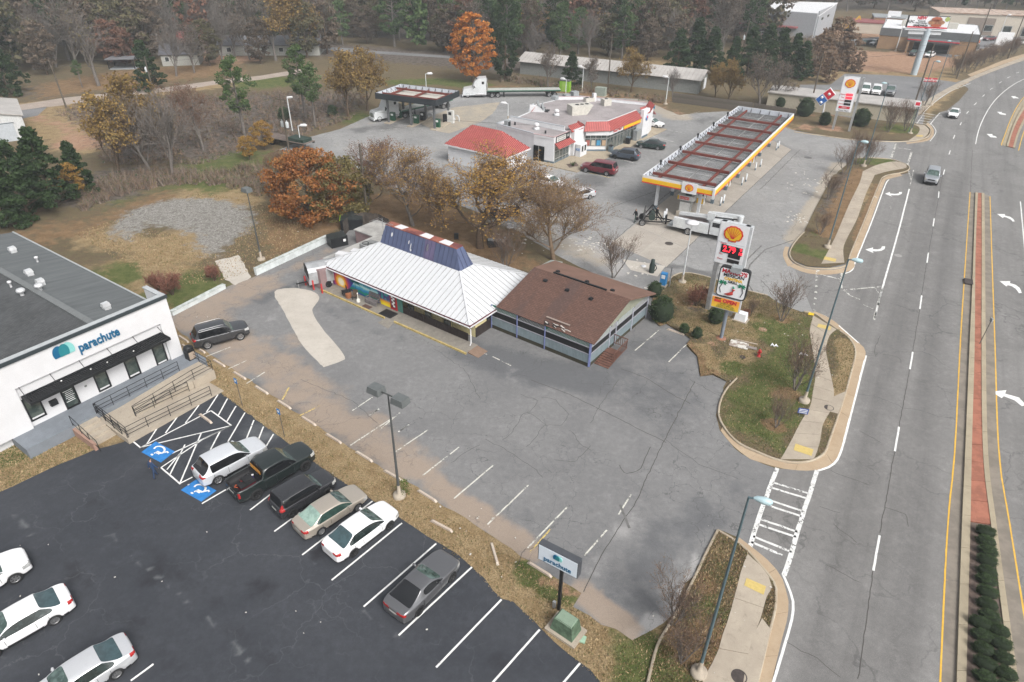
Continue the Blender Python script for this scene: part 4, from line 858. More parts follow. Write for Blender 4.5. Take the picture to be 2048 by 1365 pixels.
bedbox('large dark toolbox with a red edge in the pickup bed',-1.95,-.35,1.05,(1.0,.55,.42),M('dark_red_case',(.12,.01,.02),.5))
bedbox('black case with a white label in the pickup bed',-1.75,-.15,1.33,(.6,.5,.14),PLAS)
bedbox('small purple box behind the pickup cab',-1.45,.3,.98,(.4,.4,.3),M('purple_case',(.08,.04,.25),.5),'storage_box','box')
bedbox('small red box beside the purple box in the pickup bed',-1.9,.42,.95,(.22,.2,.25),REDP,'storage_box','box')
bedbox('white paper bag on the purple box in the pickup bed',-1.35,.22,1.2,(.28,.25,.16),WHT,'paper_bag','bag')
mb=MB();mb.tube([inbed(-2.2,.1,.88),inbed(-2.4,.35,.9),inbed(-2.55,.2,.9),inbed(-2.4,0,.9),inbed(-2.2,.2,.9)],.025,6);tag(obj('coiled_cable',mb,M('orange_cable',(.6,.12,.04),.6)),'orange coiled cable by the pickup tailgate','cable')
mb=MB();mb.box((-1.06,0,1.63),(.03,1.2,.3));s_=obj('window_decal',mb,M('decal_orange',(.6,.3,.05),.5,c2=(.35,.14,.02),scale=6,grain=20),pk)
lettering('SUPERCREW',.2,M('decal_letter',(.1,.05,.02),.6),s_,(-1.085,0,1.62),(R(90),0,R(-90)),.01)if False else None
# ----- buildings: helpers
def frwall(F,px,py,y=0.0):
 0
 d=P(px,py)-Vector((0,0,CH));u=Vector((math.cos(F.a),math.sin(F.a),0));v=Vector((-u.y,u.x,0))
 k=(y-(Vector((0,0,0))-F.o).dot(v))/d.dot(v);p=Vector((0,0,CH))+d*k
 return(p-F.o).dot(u),p.z
def frwallx(F,px,py,x=0.0):
 d=P(px,py)-Vector((0,0,CH));u=Vector((math.cos(F.a),math.sin(F.a),0));v=Vector((-u.y,u.x,0))
 k=(x+F.o.dot(u))/d.dot(u);p=Vector((0,0,CH))+d*k
 return(p-F.o).dot(v),p.z
def clip(poly,a,b):
 0
 def half(pl,c,sg):
  o=[]
  for i in range(len(pl)):
   p,q=pl[i],pl[(i+1)%len(pl)];dp,dq=sg*(p[0]-c),sg*(q[0]-c)
   if dp>=0:o.append(p)
   if(dp>0>dq)or(dp<0<dq):t=dp/(dp-dq);o.append((p[0]+(q[0]-p[0])*t,p[1]+(q[1]-p[1])*t))
  return o
 pl=half(poly,a,1);return half(pl,b,-1)if len(pl)>2 else[]
def slab3(mb,pts,th,mi=0):
 0
 pts=[Vector(p)for p in pts];n=len(pts);nr=Vector((0,0,0))
 for i in range(n):
  a,b=pts[i],pts[(i+1)%n];nr+=Vector(((a.y-b.y)*(a.z+b.z),(a.z-b.z)*(a.x+b.x),(a.x-b.x)*(a.y+b.y)))
 nr.normalize()
 if nr.z<-1e-6:pts=pts[::-1];nr=-nr
 lo=[p-nr*th for p in pts]
 mb.add(pts+lo,[tuple(range(n)),tuple(range(2*n-1,n-1,-1))]+[(i,n+i,n+(i+1)%n,(i+1)%n)for i in range(n)],mi)
def roof_panels(parent,name,pts,pitch,mat,th=.04,rib=.05,gap=.0,ribname=None,ribmat=None,off=0.):
 0
 p0,p1=Vector(pts[0]),Vector(pts[1]);ex=(p1-p0).normalized()
 nr=ex.cross(Vector(pts[2])-p0).normalized();ey=nr.cross(ex).normalized()
 if nr.z<0:nr=-nr
 poly=[((Vector(p)-p0).dot(ex),(Vector(p)-p0).dot(ey))for p in pts]
 s0=min(p[0]for p in poly);s1=max(p[0]for p in poly);k=0;s=s0-off
 while s<s1-1e-3:
  pl=clip(poly,max(s,s0),min(s+pitch,s1))
  if len(pl)>2:
   mb=MB();w3=lambda q:p0+ex*q[0]+ey*q[1]
   slab3(mb,[w3(q)+nr*.0 for q in pl],th)
   ts=[q[1]for q in pl if abs(q[0]-max(s,s0))<1e-4]
   if len(ts)>1 and max(ts)-min(ts)>.05:
    a,b=w3((max(s,s0)+.02,min(ts)))+nr*(rib/2),w3((max(s,s0)+.02,max(ts)))+nr*(rib/2);mb.bar(a,b,.035,rib,1 if ribmat else 0,nr)
   obj(name,mb,[mat,ribmat]if ribmat else mat,parent)
  s+=pitch
def ribs(parent,name,pts,pitch,mat,rib=.05,w_=.04):
 p0,p1=Vector(pts[0]),Vector(pts[1]);ex=(p1-p0).normalized();nr=ex.cross(Vector(pts[2])-p0).normalized();ey=nr.cross(ex).normalized()
 if nr.z<0:nr=-nr
 poly=[((Vector(p)-p0).dot(ex),(Vector(p)-p0).dot(ey))for p in pts];s0=min(p[0]for p in poly);s1=max(p[0]for p in poly);mb=MB();s=s0+pitch/2
 while s<s1:
  pl=clip(poly,s,s+.01)
  if len(pl)>2:
   ts=[q[1]for q in pl]
   if max(ts)-min(ts)>.05:mb.bar(p0+ex*s+ey*min(ts)+nr*rib/2,p0+ex*s+ey*max(ts)+nr*rib/2,w_,rib,0,nr)
  s+=pitch
 if mb.v:obj(name,mb,mat,parent,kind='stuff')
def slope(parent,name,pts,mat,th=.12):
 mb=MB();slab3(mb,pts,th);return obj(name,mb,mat,parent)
def bxo(parent,name,c,d,mat,rz=0):mb=MB();mb.box(c,d,rz);return obj(name,mb,mat,parent)
def tubo(parent,name,pts,r,mat,n=8):mb=MB();mb.tube(pts,r,n);return obj(name,mb,mat,parent)
def window(parent,x0,x1,z0,z1,y,glass,frame,f=.06,mull=(),trans=(),name='window',d=.05):
 0
 mb=MB()
 for a,b,c_,e in((x0,x1,z0,z0+f),(x0,x1,z1-f,z1),(x0,x0+f,z0+f,z1-f),(x1-f,x1,z0+f,z1-f)):mb.box(((a+b)/2,y-d/2,(c_+e)/2),(b-a,d,e-c_))
 for m in mull:mb.box((m,y-d*.45,(z0+z1)/2),(f*.8,d*.9,z1-z0-2*f))
 for t in trans:mb.box(((x0+x1)/2,y-d*.4,t),(x1-x0-2*f,d*.8,f*.8))
 w_=obj(name,mb,frame,parent)
 bxo(w_,'pane',((x0+x1)/2,y-.012,(z0+z1)/2),(x1-x0-2*f,.02,z1-z0-2*f),glass);return w_
def windowx(parent,y0,y1,z0,z1,x,glass,frame,f=.06,mull=(),trans=(),name='window',d=.05,sg=1):
 mb=MB();xx=x+sg*d/2
 for a,b,c_,e in((y0,y1,z0,z0+f),(y0,y1,z1-f,z1),(y0,y0+f,z0+f,z1-f),(y1-f,y1,z0+f,z1-f)):mb.box((xx,(a+b)/2,(c_+e)/2),(d,b-a,e-c_))
 for m in mull:mb.box((x+sg*d*.45,m,(z0+z1)/2),(d*.9,f*.8,z1-z0-2*f))
 for t in trans:mb.box((x+sg*d*.4,(y0+y1)/2,t),(d*.8,y1-y0-2*f,f*.8))
 w_=obj(name,mb,frame,parent)
 bxo(w_,'pane',(x+sg*.012,(y0+y1)/2,(z0+z1)/2),(.02,y1-y0-2*f,z1-z0-2*f),glass);return w_
DARKG=M('window_glass',(.02,.024,.026),.05,0,.4,1.5,c2=(.06,.075,.07),spec=.8)
WWALL=M('white_wall',(.61,.61,.62),.85,var=.05,scale=.6,grain=12);BLK=M('black_metal',(.015,.016,.018),.5,var=.2)
GREYD=M('grey_deck_paint',(.19,.21,.235),.8,var=.12,scale=1.5);STEEL=M('galvanised',(.45,.46,.47),.45,.6,.2)
# ----- white building on the left
C0,D0=P(366.7,708.7,.85),P(32,875,.85);F1=Fr(D0,C0);WL=F1.L
t=thing('white_building','white flat fronted building with a black awning and grey roof at left','building',F1.o,F1.a)
rx0,rz1=frwall(F1,14.3,771.6);rx1,rzb=frwall(F1,325,648.6);RZ=4.35
mb=MB();X0=-2.4
for a,b,c_,e in((X0,1.2,.85,6.45),(WL-1.05,WL,.85,6.45),(1.2,WL-1.05,RZ,6.45)):mb.box(((a+b)/2,.2,(c_+e)/2),(b-a,.4,e-c_))
mb.box(((1.2+WL-1.05)/2,.32,2.6),(WL-2.25,.16,3.5));mb.box(((X0+WL)/2,13.5,2.5),(WL-X0,26,5.0));mb.box((WL-.15,1.5,5.6),(.3,2.2,1.7));mb.box((X0+.15,1.5,5.6),(.3,2.2,1.7))
obj('wall',mb,WWALL,t)
ROLL=newmat('rolled_roofing',.9,0,.2);m,n=ROLL;mp=n.n.new('ShaderNodeMapping');n.L(n.co(),mp.inputs[0]);mp.inputs['Scale'].default_value=(.15,2.2,1)
n.col(n.mix(n.step(n.tex(1,6,.7,mp.outputs[0]),.3,.72),(.095,.103,.106),(.135,.145,.148)));n.bump(n.tex(30,3),.4,.02);ROLL=m
m,n=newmat('dark_shingle',.9,0,.2);br=n.n.new('ShaderNodeTexBrick');n.L(n.co(),br.inputs[0]);br.inputs['Scale'].default_value=1;br.inputs['Brick Width'].default_value=.3;br.inputs['Row Height'].default_value=.14;br.inputs['Mortar Size'].default_value=.012
br.inputs['Color1'].default_value=(.055,.058,.06,1);br.inputs['Color2'].default_value=(.085,.088,.09,1);br.inputs['Mortar'].default_value=(.04,.04,.042,1)
n.col(n.mix(n.step(n.tex(.5,5),.4,.75,0,.5),br.outputs[0],(.10,.105,.11)));n.bump(br.outputs[0],.6,.02);SHD=m
rdx=WL-5.1;RH=5.75
slope(t,'roof_slope',[(WL-.1,.6,5.05),(WL-.1,27,5.05),(rdx,27,RH),(rdx,.6,RH)],ROLL,.15)
slope(t,'roof_slope',[(rdx,.6,RH),(rdx,27,RH),(X0,27,4.6),(X0,.6,4.6)],SHD,.15)
mb=MB();mb.bar((rdx,.7,RH+.05),(rdx,27,RH+.05),.5,.1);obj('ridge_cap',mb,M('ridge_grey',(.16,.17,.172),.85),t)
mb=MB();mb.bar((WL-.1,.5,5.07),(WL-.1,27,5.07),.14,.1);obj('roof_edge',mb,M('edge_metal',(.36,.38,.38),.6),t)
bxo(t,'parapet_cap',((X0+WL)/2,.24,6.49),(WL-X0+.12,.5,.1),M('cap_grey',(.42,.44,.45),.6));bxo(t,'parapet_trim',((X0+WL)/2,-.07,6.42),(WL-X0+.14,.12,.26),M('trim_charcoal',(.035,.045,.05),.5));bxo(t,'return_cap',(WL-.15,1.55,6.49),(.4,2.3,.09),M('cap_grey'))
bxo(t,'rear_parapet',(4.5,27.4,5.1),(12,.35,1.5),WWALL)
ry=.24;WG=M('shop_window',(.035,.05,.045),.05,0,.5,1.2,c2=(.10,.12,.10),spec=.9)
for i,(bl_,br_,tl)in enumerate((((290,1015),(425,955),(218,845)),((905,745),(1015,697),(850,605)),((1180,625),(1285,580),(1128,490)),((1435,512),(1530,467),(1385,375)))):
 z_=lambda q:(q[0]/4.55,620+q[1]/4.55)
 xa,za=frwall(F1,*z_(bl_),ry);xb,zb=frwall(F1,*z_(br_),ry)
 w_=window(t,xa-.03,xb+.03,(za+zb)/2,3.25,ry,WG,BLK,.1,(),(),d=.07)
 bxo(w_,'sill',((xa+xb)/2,ry-.03,(za+zb)/2+.19),(xb-xa-.2,.02,.12),WWALL)
xa,za=frwall(F1,625/4.55,620+930/4.55,ry);xb,zb=frwall(F1,745/4.55,620+875/4.55,ry)
dr=window(t,xa-.02,xb+.02,.87,3.3,ry,WG,BLK,.13,(),(2.95,),name='door',d=.08)
tubo(dr,'handle',[(xb-.22,ry-.1,1.75),(xb-.3,ry-.16,1.85),(xb-.3,ry-.16,2.05),(xb-.22,ry-.1,2.15)],.025,ALLOY,6)
LT=M('white_print',(.75,.77,.76),.6)
for k,s_ in enumerate(('MONDAY-FRIDAY','8AM-5PM','CALL US')):lettering(s_,.13,LT,dr,((xa+xb)/2,ry-.035,2.15-k*.22),(R(90),0,0),.005)if k==9 else None
mb=MB()
for k in range(7):mb.box(((xa+xb)/2+(.04 if k%2 else-.03),ry-.028,2.35-k*.15),(.62-.08*(k%3),.006,.045))
obj('door_print',mb,LT,dr,kind='stuff')
vx,vz=frwall(F1,480/4.55,620+838/4.55,ry);bxo(t,'mailbox',(vx,ry-.13,vz),(.5,.26,.42),BLK)
for q in((778,693),(1365,558)):vx,vz=frwall(F1,q[0]/4.55,620+q[1]/4.55,ry);bxo(t,'wall_socket',(vx,ry-.03,vz),(.16,.06,.12),M('grey_plastic',(.2,.21,.2),.6))
ax0,ax1,az=1.35,WL-1.12,3.42
aw=MB();pr=1.3
aw.bar((ax0,ry-pr-.05,az),(ax1,ry-pr-.05,az),.1,.22);aw.bar((ax0,ry-.05,az),(ax1,ry-.05,az),.1,.2);aw.bar((ax0+.05,ry-.1,az),(ax0+.05,ry-pr,az),.1,.22);aw.bar((ax1-.05,ry-.1,az),(ax1-.05,ry-pr,az),.1,.22)
an=obj('awning',aw,BLK,t);k=0;nb=66;bm_=None
sm=MB();sm.box((0,ry-.1-pr/2+.03,az+.0),(.075,pr-.08,.07));sme=sm.mesh('slat',BLK)
for i in range(nb):link('slat',sme,an,(ax0+.14+(ax1-ax0-.28)*i/(nb-1),0,0))
bxo(an,'backing',((ax0+ax1)/2,ry-.1-pr/2+.03,az-.07),(ax1-ax0-.1,pr-.05,.03),BLK)
for q in((140,668),(430,553),(705,447),(965,343),(1205,245),(1430,155)):
 wx,wz=frwall(F1,q[0]/4.55,620+q[1]/4.55,ry);tubo(t,'awning_rod',[(wx,ry,min(wz,4.9)),(wx+.02,ry-pr*.75,az+.1)],.022,BLK,6)
for q in((560,652),(827,545),(978,482),(1217,380)):
 p=F1.l(q[0]/4.55,620+q[1]/4.55,az);mb=MB();mb.lathe((p.x,p.y,az+.03),[(.001,.06),(.05,.05),(.06,0)],8);obj('lamp',mb,M('lamp_white',(.7,.7,.68),.4),an)
TEAL=M('sign_blue',(.01,.11,.22),.5,var=.05);TEAL2=M('sign_teal',(.03,.26,.27),.5,var=.05);TEAL3=M('sign_mint',(.22,.52,.50),.5,var=.05);TEALM=M('sign_mid',(.02,.19,.22),.5,var=.05)
lx0,lz0=frwall(F1,690/4.55,620+345/4.55);lx1,lz1=frwall(F1,1095/4.55,620+185/4.55)
lettering('parachute',1.05,TEAL,t,((lx0+lx1)/2,-.06,5.28),(R(90),0,0),.09,.018,(lx1-lx0)/4.55)
def logo(parent,c,s,yy,mats,name='logo'):
 0
 def lobe(cx_,wd,a0,mat,y):
  mb=MB();pts=[]
  for k in range(25):
   a=2*math.pi*k/24;x=math.cos(a)*wd;z=math.sin(a)*.5
   if z<-.28:z=-.28-(z+.28)*.1
   pts.append((c[0]+(cx_+x*1.0+z*a0)*s,y,c[1]+z*s))
  pts=pts[:-1];n=len(pts);mb.add([(p[0],p[1],p[2])for p in pts]+[(p[0],p[1]+.05,p[2])for p in pts],[tuple(range(n))]+[(i,n+i,n+(i+1)%n,(i+1)%n)for i in range(n)])
  obj(name,mb,mat,parent)
 lobe(-.28,.34,.0,mats[0],yy);lobe(.28,.36,.0,mats[2],yy);lobe(.02,.3,.05,mats[1],yy-.012)
gx,gz=frwall(F1,577/4.55,620+378/4.55);logo(t,(gx,gz),1.18,-.07,(TEAL,TEALM,TEAL3))
def hood(px,z,nm='roof_vent',s=1.):
 p=F1.l(*px,z);mb=MB();mb.box((p.x,p.y,z+.12*s),(.5*s,.5*s,.24*s));mb.box((p.x,p.y+.03,z+.4*s),(.62*s,.5*s,.28*s),0,0,None,.8);obj(nm,mb,M('vent_metal',(.72,.73,.74),.35,.4,.15),t)
def turbine(px,z,nm='turbine_vent'):
 p=F1.l(*px,z);mb=MB();mb.lathe((p.x,p.y,z),[(.16,0),(.16,.25),(.28,.32),(.34,.45),(.28,.58),(.1,.64),(.001,.65)],14);obj(nm,mb,M('vent_metal'),t)
def rz_at(px):
 p=F1.l(*px,5.3);return 5.05+(RH-5.05)*min(1,(WL-.1-p.x)/(WL-.1-rdx))if p.x>rdx else RH-(RH-4.6)*(rdx-p.x)/(rdx-X0)
for px in((27,505),(60,551),(83,570),(214,618)):hood(px,rz_at(px))
for px in((81,581),(45,591)):turbine(px,rz_at(px))
for px in((25,580),(75,523)):p=F1.l(*px,5.4);mb=MB();mb.lathe((p.x,p.y,rz_at(px)-.02),[(.09,0),(.09,.4),(.16,.42),(.16,.55),(.001,.6)],10);obj('pipe_vent',mb,WWALL,t)
pl=thing('entrance_ramp','concrete ramp and steps with black railings in front of the white building','ramp',F1.o,F1.a)
XR=WL
bxo(pl,'platform',((X0+2.2+XR+.75)/2,-.75,.425),(XR+.75-X0-2.2,2.5,.85),GREYD)
bxo(pl,'landing',(XR-.85,-3.05,.42),(1.9,2.1,.84),CONC)
SX0,SX1=3.0,4.55
for i in range(5):bxo(pl,'step',((SX0+SX1)/2,-2.0-.29-i*.58,(.85-.17*(i+1)+.001)/2+.0),(SX1-SX0,.58,.85-.17*(i+1)+.0),CONC)if i<4 else None
bxo(pl,'step_wall',(SX0-.1,-3.4,.32),(.2,2.9,.64),M('edge_brick',(.35,.22,.17),.85))
LZ=.45;LX0,LX1=SX1+.02,6.2
bxo(pl,'landing',((LX0+LX1)/2,-4.05,LZ/2),(LX1-LX0,4.05,LZ),CONC)
mb=MB();xA,xB=LX1,XR-1.8
mb.add([(xA,-2.03,0),(xB,-2.03,0),(xB,-4.0,0),(xA,-4.0,0),(xA,-2.03,LZ),(xB,-2.03,.84),(xB,-4.0,.84),(xA,-4.0,LZ)],[(4,7,6,5),(0,1,5,4)[::-1],(3,2,6,7),(0,4,7,3),(1,2,6,5)]);obj('ramp_slope',mb,CONC,pl)
mb=MB();xC=XR-.6
mb.add([(xA,-4.02,0),(xC,-4.02,0),(xC,-6.1,0),(xA,-6.1,0),(xA,-4.02,LZ),(xC,-4.02,.03),(xC,-6.1,.03),(xA,-6.1,LZ)],[(4,7,6,5),(0,1,5,4)[::-1],(3,2,6,7),(0,4,7,3),(1,2,6,5)]);obj('ramp_slope',mb,CONC,pl)
def railing(parent,pts,h=.92,step=1.7,rails=(.0,.45,.8),r=.022,loop=(0,1),mat=BLK,name='railing',ends=1):
 0
 mb=MB();ps=[Vector(p)for p in pts]
 for k in rails:mb.tube([p+Vector((0,0,h*(1-k*.9)))for p in ps],r,6)
 rl=obj(name,mb,mat,parent)
 for a,b in zip(ps,ps[1:]):
  n_=max(1,round((b-a).length/step))
  for i in range(n_+(1 if b is ps[-1]else 0)):p=a.lerp(b,i/n_);m2=MB();m2.tube([p,p+Vector((0,0,h))],r,6);obj('post',m2,mat,rl)
 return rl
railing(pl,[(SX1+.1,-1.98,.85),(7.2,-1.98,.85),(XR-1.6,-1.98,.86)],step=1.5)
railing(pl,[(LX1+.15,-3.98,LZ),(XR-1.6,-3.98,.84),(XR+.05,-4.02,.84),(XR+.1,-2.1,.84),(XR+.1,-.9,.85)],step=1.5)
railing(pl,[(LX1+.15,-4.1,LZ),(XR-2.3,-4.1,.15)],step=1.6)
railing(pl,[(SX1+.12,-5.9,LZ),(LX1,-5.98,LZ),(XR-1.6,-5.98,.12)],step=1.7)
railing(pl,[(SX1+.12,-1.98,.85),(SX1+.12,-5.2,.2)],step=1.1,rails=(0,.45,.8));railing(pl,[(SX1+.2,-2.0,.85),(SX1+.2,-5.9,LZ)],step=1.1,rails=(0,.45,.8));railing(pl,[(SX0-.05,-1.98,.85),(SX0-.05,-5.25,.12)],step=1.1,rails=(0,.8))
bp_=F1.l(370,716,.85);w0=F1.w(WL-.0,-1.1,.85)
t=thing('litter_bin','black litter bin with tan side panels on the grey platform','litter bin',w0,F1.a)
mb=MB();mb.box((0,0,.45),(.62,.62,.9));obj('body',mb,BLK,t);bxo(t,'side_panel',(0,-.32,.42),(.5,.03,.66),M('tan_panel',(.35,.28,.22),.7));bxo(t,'side_panel',(.32,0,.42),(.03,.5,.66),M('tan_panel'))
mb=MB();mb.lathe((0,0,.9),[(.4,0),(.42,.08),(.36,.26),(.2,.36),(.05,.38),(.04,.42),(.001,.43)],14);obj('hood',mb,BLK,t);bxo(t,'opening',(0,-.36,1.06),(.34,.06,.14),M('opening_black',(.004,.004,.004),.9))
# ----- restaurant with the white metal roof
K=P(937,685);ka=R(-36.3);F2=Fr(K,K+Vector((math.cos(ka),math.sin(ka),0)))
t=thing('restaurant','restaurant with white metal hipped roof, purple mansard and sunset mural','restaurant',F2.o,F2.a)
CREAM=M('cream_siding',(.66,.58,.32),.8,var=.12,scale=2);DKB=M('dark_brown_siding',(.035,.026,.024),.75,var=.25,scale=2,grain=9);MAUV=M('mauve_wall',(.27,.19,.19),.85,var=.15,scale=1);GREEN=M('teal_wall',(.08,.2,.17),.8)
xl,xr_,yf,yb,ze=-19.1,.62,-.5,10.8,2.22
mx0,mx1,my0,my1,mz=-14.8,-4.2,3.95,5.9,4.2
obj('wall',MB().box((-9.1,5.5,1.06),(18.2,9.0,2.1)),CREAM,t)
WROOF,n=newmat('white_metal_roof',.5,0,.4);oi=n.n.new('ShaderNodeObjectInfo');d_=n.tex(.45,6,.7);s2=n.tex(3.5,6,.75)
c=n.mix(n.math('MULTIPLY',oi.outputs['Random'],.12),(.55,.56,.575),(.38,.39,.41));c=n.mix(n.step(d_,.5,.8,0,.35),c,(.38,.40,.43));c=n.mix(n.step(s2,.64,.74,0,.8),c,(.32,.33,.33));n.col(c)
RIBM=M('seam_grey',(.34,.34,.335),.7,var=.3)
FS=[(xl,yf,ze),(xr_,yf,ze),(mx1,my0,mz),(mx0,my0,mz)];RS=[(xr_,yf,ze),(xr_,yb,ze),(mx1,my1,mz),(mx1,my0,mz)]
BS=[(xr_,yb,ze),(xl,yb,ze),(mx0,my1,mz),(mx1,my1,mz)];LS=[(xl,yb,ze),(xl,yf,ze),(mx0,my0,mz),(mx0,my1,mz)]
for q in(FS,RS,BS[:1]+[(mx0,yb,ze)]+BS[2:]):roof_panels(t,'roof_panel',q,.58,WROOF,.05,.04,ribmat=RIBM)
PUR=M('purple_metal',(.085,.105,.185),.55,0,.12,1.2,grain=8);RUST=newmat('rusty_roof',.8,0,.2);m,n=RUST;n.col(n.mix(n.step(n.tex(.35,5),.45,.55),(.28,.10,.07),(.14,.05,.05)));RUST=m
tx0,tx1,ty0,ty1,tz=-14.5,-5.15,4.65,5.5,6.0
PP=M('purple_metal_faded',(.125,.105,.19),.6,0,.2,1)
for q in([(mx0,my0,mz),(mx1,my0,mz),(tx1,ty0,tz),(tx0,ty0,tz)],[(mx1,my0,mz),(mx1,my1,mz),(tx1,ty1,tz),(tx1,ty0,tz)],[(mx1,my1,mz),(mx0,my1,mz),(tx0,ty1,tz),(tx1,ty1,tz)],[(mx0,my1,mz),(mx0,my0,mz),(tx0,ty0,tz),(tx0,ty1,tz)]):
 roof_panels(t,'mansard_panel',q,.55,PUR,.05,.05,ribmat=M('purple_seam',(.06,.07,.13),.6))
slope(t,'mansard_top',[(tx0-.05,ty0-.05,tz+.03),(tx1+.05,ty0-.05,tz+.03),(tx1+.05,ty1+.05,tz+.03),(tx0-.05,ty1+.05,tz+.03)],RUST,.08)
for a in(-13.3,-9.9,-7.4):mb=MB();slab3(mb,[(a,ty0+.02,tz+.06),(a+(1.35 if a>-12 else 1.0),ty0-.0,tz+.06),(a+1.2,ty1-.05,tz+.06),(a+.1,ty1,tz+.06)],.03);obj('roof_patch',mb,WWALL,t)
mb=MB();u_=(tz-mz)/(ty0-my0)
def onm(x,z):return(x,my0+(z-mz)*(ty0-my0)/(tz-mz)-.03,z)
for x,z,rx_,rz_ in((-8.6,5.25,.16,.34),(-13.4,5.3,.12,.2),(-11.0,5.15,.1,.18),(-10.7,4.8,.05,.35),(-10.6,4.5,.08,.1)):
 p=[onm(x+rx_*math.cos(a*.63),z+rz_*math.sin(a*.63))for a in range(10)];mb.add(p,[tuple(range(10))])
obj('white_splash',mb,WWALL,t,kind='stuff')
mb=MB();mb.add([onm(-8.9,mz+.03),onm(-7.5,mz+.03),onm(-7.7,tz-.05),onm(-9.0,tz-.05)],[(0,1,2,3)]);obj('faded_panel',mb,PP,t)
bxo(t,'flat_roof',(-17.3,5.6,2.12),(5.4,10.2,.16),M('pale_roof',(.42,.41,.39),.9,var=.3,scale=.7));mb=MB();mb.add([(xl+.05,yf+.05,ze-.1),(mx0,my0,ze-.1),(mx0,my0,mz-.03),(mx0,my1,mz-.03),(mx0,my1,ze-.1),(mx0,yb,ze-.1)],[(0,1,2),(1,4,3,2),(4,5,3)]);obj('side_flashing',mb,WWALL,t)
for a,b in(((xl,yf,ze),(mx0,my0,mz)),((xr_,yf,ze),(mx1,my0,mz)),((xr_,yb,ze),(mx1,my1,mz))):mb=MB();mb.bar(Vector(a)+Vector((0,0,.05)),Vector(b)+Vector((0,0,.05)),.16,.05);obj('hip_cap',mb,WROOF,t)
FAS=M('fascia_maroon',(.10,.02,.025),.6)
for a,b in(((xl,yf,0),(xr_,yf,0)),((xr_,yf,0),(xr_,yb,0))):
 mb=MB();mb.bar((a[0],a[1],ze-.12),(b[0],b[1],ze-.12),.05,.16);obj('fascia',mb,FAS,t);mb=MB();d_=Vector((b[0]-a[0],b[1]-a[1],0)).normalized();o_=Vector((d_.y,-d_.x,0))*.09
 mb.bar(Vector((a[0],a[1],ze-.17))+o_,Vector((b[0],b[1],ze-.17))+o_,.1,.07);obj('gutter_trough',mb,WWALL,t)
bxo(t,'soffit',((mx0+xr_)/2,(yf+yb)/2,ze-.1),(xr_-mx0-.1,yb-yf-.1,.04),WWALL)
for x,y in((xr_-.03,yf-.1),(-18.0,yf+.0)):tubo(t,'downspout',[(x,y,ze-.2),(x,y+.25,ze-.45),(x,y+.25,.35),(x+.05,y+.05,.18)],.055,WWALL,6)
DX=-8.05;FY=-.02
bxo(t,'wainscot',(DX/2,-.03,.47),(-DX,.06,.94),DKB);bxo(t,'wainscot',(.03,5.4,.5),(.06,8.8,1.0),DKB)
bt=MB();bt.box((0,-.075,.47),(.05,.03,.9));bme=bt.mesh('batten',DKB);bt=MB();bt.box((0,-.015,1.5),(.04,.03,1.1));bme2=bt.mesh('batten',M('cream_batten',(.52,.45,.25),.8))
for i in range(25):link('batten',bme,t,(-.15-i*.3,0,0));link('batten',bme2,t,(-.15-i*.3,0,0))
for cx_ in(-6.95,-4.75,-2.4):w_=window(t,cx_-.42,cx_+.42,.97,1.45,-.03,DARKG,M('window_frame_dark',(.03,.028,.03),.6),.05,name='window',d=.06)
windowx(t,2.6,3.4,1.05,1.6,.0,DARKG,BLK)
bxo(t,'door_surround',(-8.42,-.04,1.0),(.72,.08,1.95),GREEN)
dd=bxo(t,'door',(-9.2,-.09,1.05),(.88,.12,1.85),M('red_door',(.42,.02,.03),.5));bxo(dd,'door_pane',(-9.2,-.16,1.1),(.6,.03,1.4),M('door_dark',(.12,.01,.02),.3))
for k,(dx_,dz_)in enumerate(((-.1,.45),(.12,.3),(-.08,.1),(.12,-.1),(-.05,-.3),(.1,-.5))):bxo(dd,'door_sticker',(-9.2+dx_,-.185,1.1+dz_),(.26,.01,.2),LT)
mur=MB();mur.box((-13.85,-.03,1.05),(8.3,.06,1.9));MX0=-16.2;MX1=-9.3
m,n=newmat('mural_paint',.7,0,.2)
sx=n.n.new('ShaderNodeSeparateXYZ');n.L(n.co(),sx.inputs[0]);X_,Z_=sx.outputs[0],sx.outputs[2]
def lin(v,a,b):return n.step(v,a,b)
sun_d=n.math('SQRT',n.math('ADD',n.math('POWER',n.math('SUBTRACT',X_,-16.75),2),n.math('POWER',n.math('MULTIPLY',n.math('SUBTRACT',Z_,.75),1.0),2)))
c=n.ramp(n.math('DIVIDE',sun_d,1.75),[(0,(.95,.9,.75)),(.2,(.95,.85,.6)),(.3,(.9,.55,.05)),(.48,(.7,.12,.02)),(.66,(.30,.05,.22)),(.9,(.05,.05,.30))])
wav=n.math('ADD',Z_,n.math('MULTIPLY',n.tex(1.1,2),.5))
hill=n.math('ADD',n.math('MULTIPLY',n.math('ADD',X_,13.6),-.55),1.9)
sea=n.ramp(n.step(wav,.2,2.0),[(0,(.02,.06,.3)),(.25,(.02,.28,.15)),(.4,(.03,.2,.5)),(.6,(.1,.5,.6)),(.75,(.55,.75,.75)),(.9,(.05,.35,.45)),(1,(.02,.1,.25))])
m1=n.math('GREATER_THAN',X_,n.math('ADD',-15.7,n.math('MULTIPLY',n.math('SUBTRACT',Z_,.2),.85)))
c=n.mix(m1,c,sea)
yb_=n.mix(n.step(Z_,.3,.9),(.85,.65,.02),(.75,.15,.03));dk=n.mix(n.step(n.tex(2.2,3),.45,.55),(.05,.3,.3),(.08,.06,.2));yb_=n.mix(n.step(Z_,.6,.9),yb_,dk)
c=n.mix(n.math('GREATER_THAN',X_,n.math('ADD',-11.3,n.math('MULTIPLY',n.math('SUBTRACT',Z_,1),-.3))),c,yb_)
n.col(c);o_=obj('mural',mur,m,t)
pm=MB()
